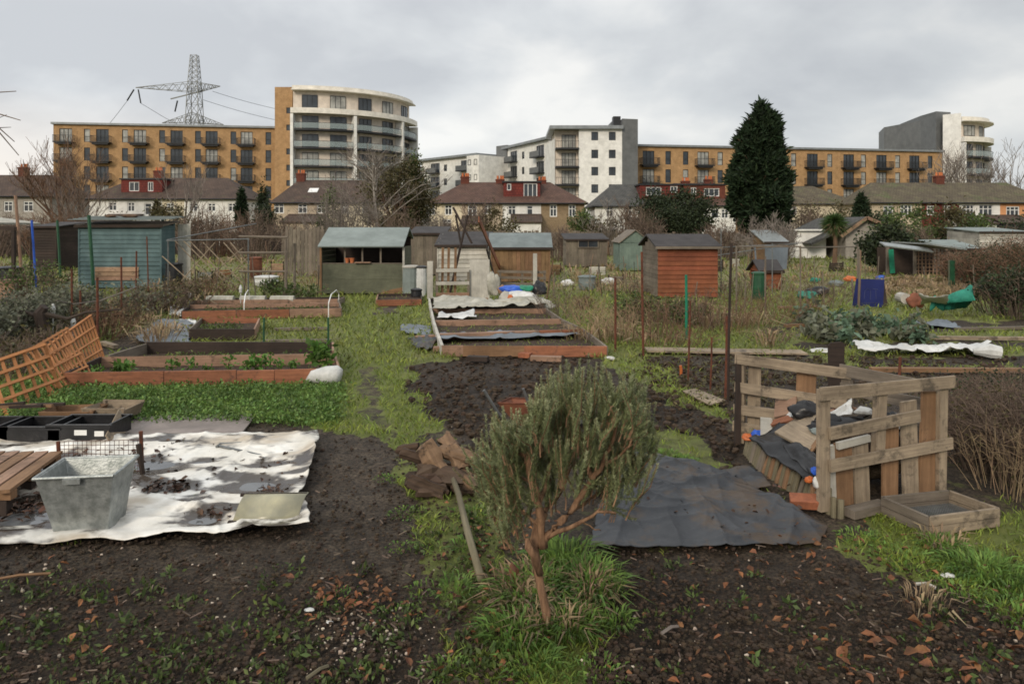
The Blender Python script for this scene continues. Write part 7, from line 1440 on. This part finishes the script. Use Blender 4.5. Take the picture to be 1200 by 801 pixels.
# ---------------------------------------------------------------- pile of rotten logs
LG = [(492,546,540,560,.045,'bark'),(470,530,505,540,.05,'w_dark'),(505,555,560,566,.05,'w_brown'),(480,560,520,575,.05,'bark'),(515,528,556,540,.045,'w_pale'),(498,520,520,560,.06,'w_pale'),(528,522,540,548,.05,'w_brown'),(465,527,490,522,.03,'w_dark'),(540,545,562,537,.04,'w_brown'),(532,575,556,580,.04,'bark'),(520,513,532,525,.05,'w_pale'),(545,560,556,572,.045,'w_brown'),(488,575,525,582,.04,'w_dark')]
M['w_log'] = wood('rotten split wood', (.30,.20,.11), (.10,.065,.04), spots=((.05,.035,.022), 6, .5), island=.3, bump=.9)
M['w_log2'] = wood('dark rotten wood', (.12,.08,.05), (.04,.028,.02), spots=((.22,.15,.09), 7, .6), island=.3, bump=.9)
lb_ = ['pale split log leaning at the front of the log pile','black rotten log at the left end of the pile','log lying low on the right of the pile','bark covered log at the bottom left of the pile','pale log on top at the right of the pile','broad split log slab facing the camera in the pile','short upright chunk in the middle of the pile','thin black stick end at the far left of the pile','stubby log end at the right tip of the pile','low bark piece under the right of the pile','pale chunk crowning the log pile','mossy chunk at the foot of the pile, right side','dark flat wood at the bottom of the pile']
for i, (x0,y0,x1,y1,r,m) in enumerate(LG):
    d = gp(500,582).y+(582-max(y0,y1))*.006; a, b = at(x0,y0,d+U(-.05,.1)), at(x1,y1,d+U(-.05,.1)); a.z = max(a.z,.05); b.z = max(b.z,.05); n = 6; q = MB(); ax = (b-a).normalized(); k = 7; ref = Vector((0,0,1)) if abs(ax.z) < .9 else Vector((1,0,0)); s = ax.cross(ref).normalized(); t = s.cross(ax)
    rad = [r*U(.6,1.2)*1.3 for _ in range(k)]; nb = len(q.V)
    for j in range(n): p = a.lerp(b,j/(n-1)); w_ = U(.82,1.1); [q.V.append(tuple(p+(s*math.cos(2*PI*h/k)+t*math.sin(2*PI*h/k))*rad[h]*w_*U(.9,1.08)+(ax*U(-.02,.02) if j in (0,n-1) else Vector((0,0,0))))) for h in range(k)]
    for j in range(n-1):
        for h in range(k): h2 = (h+1)%k; q.face((j*k+h,j*k+h2,(j+1)*k+h2,(j+1)*k+h), [(j*.05,h*.03+i),(j*.05,h*.03+.03+i),(j*.05+.05,h*.03+.03+i),(j*.05+.05,h*.03+i)])
    q.face(tuple(range(k))[::-1]); q.face(tuple((n-1)*k+h for h in range(k))); tag(q.build('log', 'w_log2' if m in ('w_dark','bark') else 'w_log'), lb_[i], 'log', 'logs in the rotten wood pile')
q = MB(); [q.lump(gp(U(482,548),U(572,582))+Vector((0,.12,U(.02,.14))), U(.05,.11), (1.3,1,.7), 7, .3) for _ in range(16)]; tag(q.build('wood_heap', 'w_log2'), 'dark crumbling rotten wood filling the middle of the log pile', 'wood heap')
q = MB(); a, b = gp(528,566), gp(564,684); q.tube([a+Vector((-.02,.05,.12)), a.lerp(b,.3)+Vector((.004,0,.10)), a.lerp(b,.65)+Vector((-.003,0,.06)), b+Vector((0,0,.03))], [.02,.022,.024,.024], 10); tag(q.build('wooden_pole', 'w_post', smooth=True), 'mossy round wooden pole lying between the log pile and the rosemary', 'pole')
q = MB(); q.tube([gp(640,420,.03), gp(655,424,.02)], .03, 5)
# ---------------------------------------------------------------- bramble thicket on the right
for lb, px, d, w, row, mt, n, leaf, nl in (('tangled brown bramble thicket right of the compost bin', 1160, 6.4, 1.1, 455, 'twig', 300, 'leaf_olive', 900),('bramble thicket at the right frame edge behind the wooden tray', 1215, 6.0, 1.0, 448, 'twig', 300, 'leaf_olive', 900),('upper bramble mass behind the compost bin right end', 1150, 7.6, 1.3, 438, 'twig', 260, 'holly', 1300),('far bramble mass at the right edge', 1205, 8.0, 1.3, 430, 'twig', 260, 'holly', 1200)):
    twig_bush(lb, px, d, w, Z(row,d), mt, n, sub=11, r=.0028, leaf=leaf, nl=nl, ls=.035, name='bramble')
twig_bush('straw coloured arching canes in front of the bramble at the right edge', 1180, 5.75, .8, .62, 'straw', 50, sub=4, r=.0022, name='dry_canes')
# left side hedge of shrubs, vines and posts
for lb, px, base, w, row, mt, n, leaf, nl in (
  ('grey green lavender like bush at the left edge', 20, 402, 1.6, 335, 'twig_grey', 160, 'leaf_grey', 4500),('second grey green bush behind the dark vine stump', 75, 385, 1.7, 328, 'twig_grey', 140, 'leaf_grey', 3500),('grey bush cut by the left frame edge', -30, 415, 1.6, 345, 'twig_grey', 120, 'leaf_grey', 3000),
  ('brown tangle of vines around the rusty posts', 120, 395, 1.5, 335, 'twig_red', 150, 'leaf_olive', 300),('brown weeds in front of the teal shed patch', 150, 372, 2.0, 318, 'twig', 130, 'leaf_grey', 700),('weedy tangle right of the teal shed', 200, 366, 1.8, 312, 'twig', 120, 'leaf_olive', 600),
  ('dry brown weeds under the crossed canes', 240, 352, 2.0, 312, 'twig_red', 110, 'leaf_olive', 300),('low brown brush at the left edge under the trellis', 10, 440, 1.4, 385, 'twig', 130, 'leaf_olive', 300),('brown brush behind the nearer trellis', 60, 420, 1.2, 372, 'twig', 120, 'leaf_olive', 250),
  ('green weeds behind the left wire rails', 345, 352, 1.6, 325, 'twig', 60, 'leaf_green', 700),('green bush beside the white tub', 322, 347, 1.2, 322, 'twig', 50, 'leaf_green', 900),('leafy green clump behind the blue pole', 45, 350, 2.2, 300, 'twig', 80, 'leaf_green', 1100)):
    d = gp(px,base).y; twig_bush(lb, px, d, w, max(.3,Z(row,d)*(.72 if px > 90 else .85)), mt, int(n*.6), sub=6, r=.003+.00025*d, leaf=leaf, nl=int(nl*.8), ls=.05+.002*d, name='shrub')
q = MB(); c = gp(50,408); q.tube([c, c+Vector((.02,0,.3)), c+Vector((-.04,0,.62)), c+Vector((.03,0,.72))], [.12,.10,.11,.07], 8); q.tube([c+Vector((0,0,.5)), c+Vector((-.35,.1,.62)), c+Vector((-.8,.1,.6))], [.05,.03,.02], 6); q.tube([c+Vector((0,0,.6)), c+Vector((.4,.05,.5)), c+Vector((.75,0,.62)), c+Vector((1.3,.1,.66))], [.05,.03,.025,.015], 6); tag(q.build('vine_stump', 'w_dark'), 'dark knotted vine stump with side arms left of the trellis', 'vine')
q = MB(); 
for a, b in (((66,372),(86,376)),((86,376),(118,372)),((118,372),(160,356))): q.tube([at(a[0],a[1]-20,13), at(b[0],b[1]-20,13.5)], .012, 5)
tag(q.build('wire_cane', 'twig_grey'), 'pale cane tied along the rusty posts', 'cane')
for px, py, lb in ((62,362,'white bottle top on a stake behind the trellis'),(86,377,'white cap at the top corner of the trellis'),(222,345,'white bottle hung at the left of the back bed'),(282,338,'white bottle hung by the pole frame upright')):
    c = at(px,py,13 if px < 100 else 18.5); q = MB(); q.tube([c+Vector((0,0,-.1)), c, c+Vector((0,0,.05)), c+Vector((0,0,.09))], [.035,.045,.03,.02], 8); q.tube([Vector((c.x,c.y,0)), c+Vector((0,0,-.08))], .01, 5); tag(q.build('bottle', 'white_bag'), lb, 'bottle')
# brown canes and stalks among the plots on the right of centre
for i, (px, base, w, row, mt, lb) in enumerate(((655,372,1.6,325,'twig','brown shrubby weeds right of the clutter pile'),(690,380,1.6,335,'straw','dry stalks left of the rusty post pair'),(735,400,1.6,335,'straw','tall dry stalks between the two rusty posts'),(770,398,1.6,322,'twig_red','brown canes right of the tall rusty post'),(815,385,2.2,325,'twig','raspberry canes in front of the red brown shed'),
   (850,388,1.8,330,'twig_red','reddish canes by the tall black post'),(890,378,2.4,328,'twig_red','russet weeds under the fruit cage'),(925,374,2.0,330,'twig_red','russet weeds at the right of the fruit cage'),(960,360,2.2,325,'twig','brown weeds left of the blue board'),(800,405,1.6,372,'twig_red','low red brown stems on the grass by the plank'),(683,362,.9,340,'twig_red','dark bare clump on the grass'),(905,400,1.4,376,'twig','thin brown stems right of the tall black post'),
   (1060,352,2.6,328,'straw','pale straw mound right of the blue board'),(1105,345,2.4,322,'straw','straw coloured growth behind the green netting'),(1165,365,1.8,318,'twig','dark weeds right of the green netting'),(1195,372,2.0,312,'holly','dark leafy mass at the right edge'),(870,348,2.4,310,'twig','thicket behind the fruit cage'),(740,345,2.2,315,'twig','thicket left of the red brown shed'),(705,340,2.2,318,'straw','pale weeds before the pale green shed'),(970,345,2.4,318,'twig','scrub behind the turquoise heap'))):
    d = gp(px,base).y
    if mt == 'holly': twig_bush(lb, px, d, w, Z(row,d), 'twig', 90, sub=6, r=.008, leaf='holly', nl=2500, ls=.09, name='shrub')
    else: twig_bush(lb, px, d, w, max(.3,Z(row,d)*.85), mt, 44, sub=5, r=.0022+.00016*d, name='weed_clump', cat='weeds')
for i, (px, base, w, row, lb) in enumerate(((745,378,1.3,345,'green leafy clump near the rusty posts'),(795,380,1.2,350,'dark green clump behind the low red stems'),(1048,300,2.0,290,'green clump in the right middle distance'))):
    d = gp(px,base).y; twig_bush(lb, px, d, w, max(.4,Z(row,d)), 'twig', 40, sub=5, r=.006, leaf='leaf_green', nl=900, ls=.08, name='shrub')
# rubbish on the plots, foreground bits
for px, py, l, an, m, lb in ((20,680,.35,.3,'w_brown','brown stick lying on the soil at the lower left'),(372,792,.12,.9,'w_post','curved pale twig at the bottom edge'),(785,742,.12,.6,'twig_grey','grey twig on the right foreground soil'),(1085,690,.1,-.5,'w_white','pale chip in the grass at the lower right')):
    c = gp(px,py); dv = Vector((math.cos(an),math.sin(an),0))*l/2; q = MB(); q.tube([c-dv+Vector((0,0,.02)), c+Vector((.01,.01,.03)), c+dv+Vector((0,0,.02))], .009, 5); tag(q.build('stick', m), lb, 'stick')
for px, py, r, lb in ((362,716,.018,'white crumpled scrap left of the pebbles'),(386,730,.012,'small white scrap right of the larger one'),(1111,676,.025,'white scrap in the grass at the lower right'),(715,422,.06,'white scrap at the edge of the dug soil')):
    sack(lb, gp(px,py)+Vector((0,0,r*.5)), r, (1.6,.9,.5), 'white_bag', 'paper_scrap', 'scrap')
stones(1500, lambda: gp(U(750,1190), U(418,470)), .008, .05, 'plot_clods', 'soil', 'dark clods on the dug plot left of and behind the compost bin', 'soil')
# debris on the plot behind the plank
VV = []
for _ in range(420): c = gp(U(740,1100), U(420,480)); n = 6; VV.append(leaves(np.array(c)+rng.normal(size=(n,3))*[.06,.06,.015]+[0,0,.03], .05, .4, (0,0,.1)))
tag(bulk('plot_debris', np.concatenate(VV), 4, 'leaf_olive', off=np.zeros(3)), 'withered crop remains on the plot left of the compost bin', 'plant debris', kind='stuff')

# more rubbish in the bin and sticks poking out
for p, q_, w_, m, lb in ((at(925,505,6.2),at(962,470,6.5),.03,'w_brown','thin stick slanting across the rubbish in the bin'),(at(985,500,6.0),at(1030,478,6.3),.05,'w_dark','dark batten on the rubbish behind the front pallet'),(at(898,520,6.5),at(915,492,6.8),.05,'w_pale','short batten propped in the far corner of the bin'),(at(1000,478,6.1),at(1040,490,6.1),.06,'w_pinkish','pinkish slat lying on the rubbish at the back'),(at(960,515,5.8),at(938,545,5.7),.04,'w_brown','brown slat between the black sheets at the bin opening')):
    q = MB(); q.beam(p, q_, w_, .018, jit=.003); tag(q.build('batten', m), lb, 'batten')
drape('torn brown cardboard over the middle of the rubbish', [at(945,500,6.1),at(982,494,6.0),at(985,478,6.2),at(952,480,6.4)], 'w_pinkish', 'cardboard', 'cardboard', .03, 22)
sack('grey crumpled bag in the middle of the rubbish', at(962,506,5.95), .08, (1.3,.9,.7), 'felt_grey'); sack('small white bag under the top rail of the bin', at(1012,482,6.0), .06, (1.4,.8,.6), 'white_bag')
# thin canes and small posts all over the far plots
for i in range(46):
    px = U(620,1190) if i % 3 else U(190,380); b = U(312,352); t = b-U(18,42); where = 'among the far plots on the right' if px > 600 else 'behind the left raised beds'
    pole('short thin cane '+where, px, t, b, .011, random.choice(('w_grey','w_dark','w_pinkish')), U(-5,5), 'garden_cane', 'cane', 'short canes '+where)
for i, (px, b, w, h, m, lb) in enumerate(((700,322,.7,.35,'w_white','pale board leaning in the plots left of the pale green shed'),(722,333,.5,.3,'w_grey','grey board lying before the pale green shed'),(840,318,.6,.5,'w_dark','dark low frame right of the red brown shed'),(862,312,.4,.4,'cloth_pale','pale panel behind the fruit cage left upright'),(1130,330,.8,.5,'w_dark','dark low box beside the right hedge'),(1160,345,.5,.3,'w_grey','grey slat frame in front of the right hedge'),(240,330,.5,.35,'w_white','white panel behind the crossed canes'),(262,325,.6,.3,'w_orange','orange board behind the crossed canes'),(215,322,.4,.5,'felt_dark','dark box right of the teal shed'),(325,322,.5,.5,'w_pinkish','pinkish board by the drum'),(650,322,.5,.45,'w_brown','brown box right of the blue grey roofed shed'),(980,318,.6,.4,'w_dark','dark box behind the blue board'))):
    c = gp(px,b); root = thing('low_frame', lb, 'frame', c); q = MB(); k = 4
    for j in range(k): q.beam((-w/2,0,h*(j+.5)/k),(w/2,U(-.02,.02),h*(j+.5)/k+U(-.02,.02)),.02,h/k*.9)
    q.build('panel', m, root, world=False)
    for e in (-1,1): q = MB(); q.beam((e*w/2,.03,-.02),(e*w/2+U(-.03,.03),.03,h*1.15),.05,.05); q.build('post', 'w_dark', root, world=False)
# ---------------------------------------------------------------- camera, sky, light
cam = bpy.data.cameras.new('camera'); co = bpy.data.objects.new('camera', cam); COL.objects.link(co); scene.camera = co
co.location = (0,0,H); co.rotation_euler = (R(90),0,0); cam.lens = 36*F/1200; cam.sensor_width = 36; cam.shift_y = (HY-400.5)/1200; cam.clip_end = 8000; cam.clip_start = .05
w = bpy.data.worlds.new('World'); scene.world = w; w.use_nodes = True; nt = w.node_tree; N = nt.nodes; L = nt.links; N.clear()
out = N.new('ShaderNodeOutputWorld'); bg = N.new('ShaderNodeBackground'); L.new(bg.outputs[0], out.inputs[0]); bg.inputs[1].default_value = .1
EL, AZ = R(26), R(205)       # sun height and compass bearing (behind the camera, a little to the left)
sky = N.new('ShaderNodeTexSky'); sky.sky_type = 'NISHITA'; sky.sun_disc = False; sky.sun_elevation = EL; sky.sun_rotation = AZ
tc = N.new('ShaderNodeTexCoord'); sx = N.new('ShaderNodeSeparateXYZ'); L.new(tc.outputs['Generated'], sx.inputs[0])
def mth(op, a, b=None, c=None):
    m = N.new('ShaderNodeMath'); m.operation = op
    for i, v in enumerate((a,b,c)):
        if v is None: continue
        if isinstance(v, (int,float)): m.inputs[i].default_value = v
        else: L.new(v, m.inputs[i])
    return m.outputs[0]
zz_ = mth('ADD', mth('MAXIMUM', sx.outputs[2], 0), .34); cb = N.new('ShaderNodeCombineXYZ')
L.new(mth('DIVIDE', sx.outputs[0], zz_), cb.inputs[0]); L.new(mth('MULTIPLY', mth('DIVIDE', sx.outputs[1], zz_), 1.0), cb.inputs[1])
def noise(sc, det, ro, off):
    mp = N.new('ShaderNodeMapping'); mp.inputs['Location'].default_value = off; L.new(cb.outputs[0], mp.inputs[0])
    n = N.new('ShaderNodeTexNoise'); n.inputs['Scale'].default_value = sc; n.inputs['Detail'].default_value = det; n.inputs['Roughness'].default_value = ro; n.inputs['Distortion'].default_value = .25; L.new(mp.outputs[0], n.inputs['Vector']); return n.outputs['Fac']
n1 = noise(1.1, 6, .5, (3.1,1.7,0)); n2 = noise(2.6, 7, .5, (9,4,0))
f = mth('ADD', mth('MULTIPLY', n1, .65), mth('MULTIPLY', n2, .35))
cr = N.new('ShaderNodeValToRGB'); e = cr.color_ramp.elements
e[0].position = .41; e[0].color = (4.15,4.3,4.5,1); e[1].position = .60; e[1].color = (6.9,6.85,6.65,1); k = e.new(.5); k.color = (5.2,5.35,5.45,1)
L.new(f, cr.inputs[0])
# brighter towards the zenith as under real overcast, thin warm break low on the left
el = N.new('ShaderNodeMapRange'); el.inputs[1].default_value = .25; el.inputs[2].default_value = 1.0; el.inputs[3].default_value = 1.0; el.inputs[4].default_value = 1.9; L.new(sx.outputs[2], el.inputs[0])
vm = N.new('ShaderNodeVectorMath'); vm.operation = 'SCALE'; L.new(cr.outputs[0], vm.inputs[0]); L.new(el.outputs[0], vm.inputs['Scale'])
lo = N.new('ShaderNodeMapRange'); lo.inputs[1].default_value = .16; lo.inputs[2].default_value = .02; L.new(sx.outputs[2], lo.inputs[0])
az = N.new('ShaderNodeMapRange'); az.inputs[1].default_value = -.25; az.inputs[2].default_value = -.62; L.new(sx.outputs[0], az.inputs[0])
wm = N.new('ShaderNodeMix'); wm.data_type = 'RGBA'; L.new(mth('MULTIPLY', mth('MULTIPLY', lo.outputs[0], az.outputs[0]), .8), wm.inputs[0]); L.new(vm.outputs[0], wm.inputs[6]); wm.inputs[7].default_value = (8.2,6.9,5.6,1)
# pale strip near the horizon everywhere
l2 = N.new('ShaderNodeMapRange'); l2.inputs[1].default_value = .13; l2.inputs[2].default_value = .0; L.new(sx.outputs[2], l2.inputs[0])
w2 = N.new('ShaderNodeMix'); w2.data_type = 'RGBA'; L.new(mth('MULTIPLY', l2.outputs[0], .55), w2.inputs[0]); L.new(wm.outputs[2], w2.inputs[6]); w2.inputs[7].default_value = (6.5,6.55,6.5,1)
sd = N.new('ShaderNodeMapRange'); sd.inputs[1].default_value = -.5; sd.inputs[2].default_value = .5; sd.inputs[3].default_value = 1.1; sd.inputs[4].default_value = .88; L.new(sx.outputs[0], sd.inputs[0]); v3 = N.new('ShaderNodeVectorMath'); v3.operation = 'SCALE'; L.new(w2.outputs[2], v3.inputs[0]); L.new(sd.outputs[0], v3.inputs['Scale'])   # thicker cloud towards the right
mx = N.new('ShaderNodeMix'); mx.data_type = 'RGBA'; mx.inputs[0].default_value = .95; L.new(sky.outputs[0], mx.inputs[6]); L.new(v3.outputs[0], mx.inputs[7]); L.new(mx.outputs[2], bg.inputs[0])
sl = bpy.data.lights.new('sun', 'SUN'); sl.energy = 1.5; sl.angle = R(14); sl.color = (1,.88,.72); so = bpy.data.objects.new('sun', sl); COL.objects.link(so)
so.rotation_euler = Vector((math.sin(AZ)*math.cos(EL), math.cos(AZ)*math.cos(EL), math.sin(EL))).to_track_quat('Z','Y').to_euler(); so.location = (0,0,50)
vs = scene.view_settings; vs.view_transform = 'Standard'; vs.look = 'None'; vs.exposure = .48; vs.gamma = 1; vs.use_curve_mapping = False
scene.render.engine = 'CYCLES'; scene.cycles.max_bounces = 5; scene.cycles.diffuse_bounces = 3; scene.cycles.glossy_bounces = 2; scene.cycles.transparent_max_bounces = 8; scene.cycles.caustics_reflective = False; scene.cycles.caustics_refractive = False
scene.render.film_transparent = False; scene.cycles.filter_width = 1.7
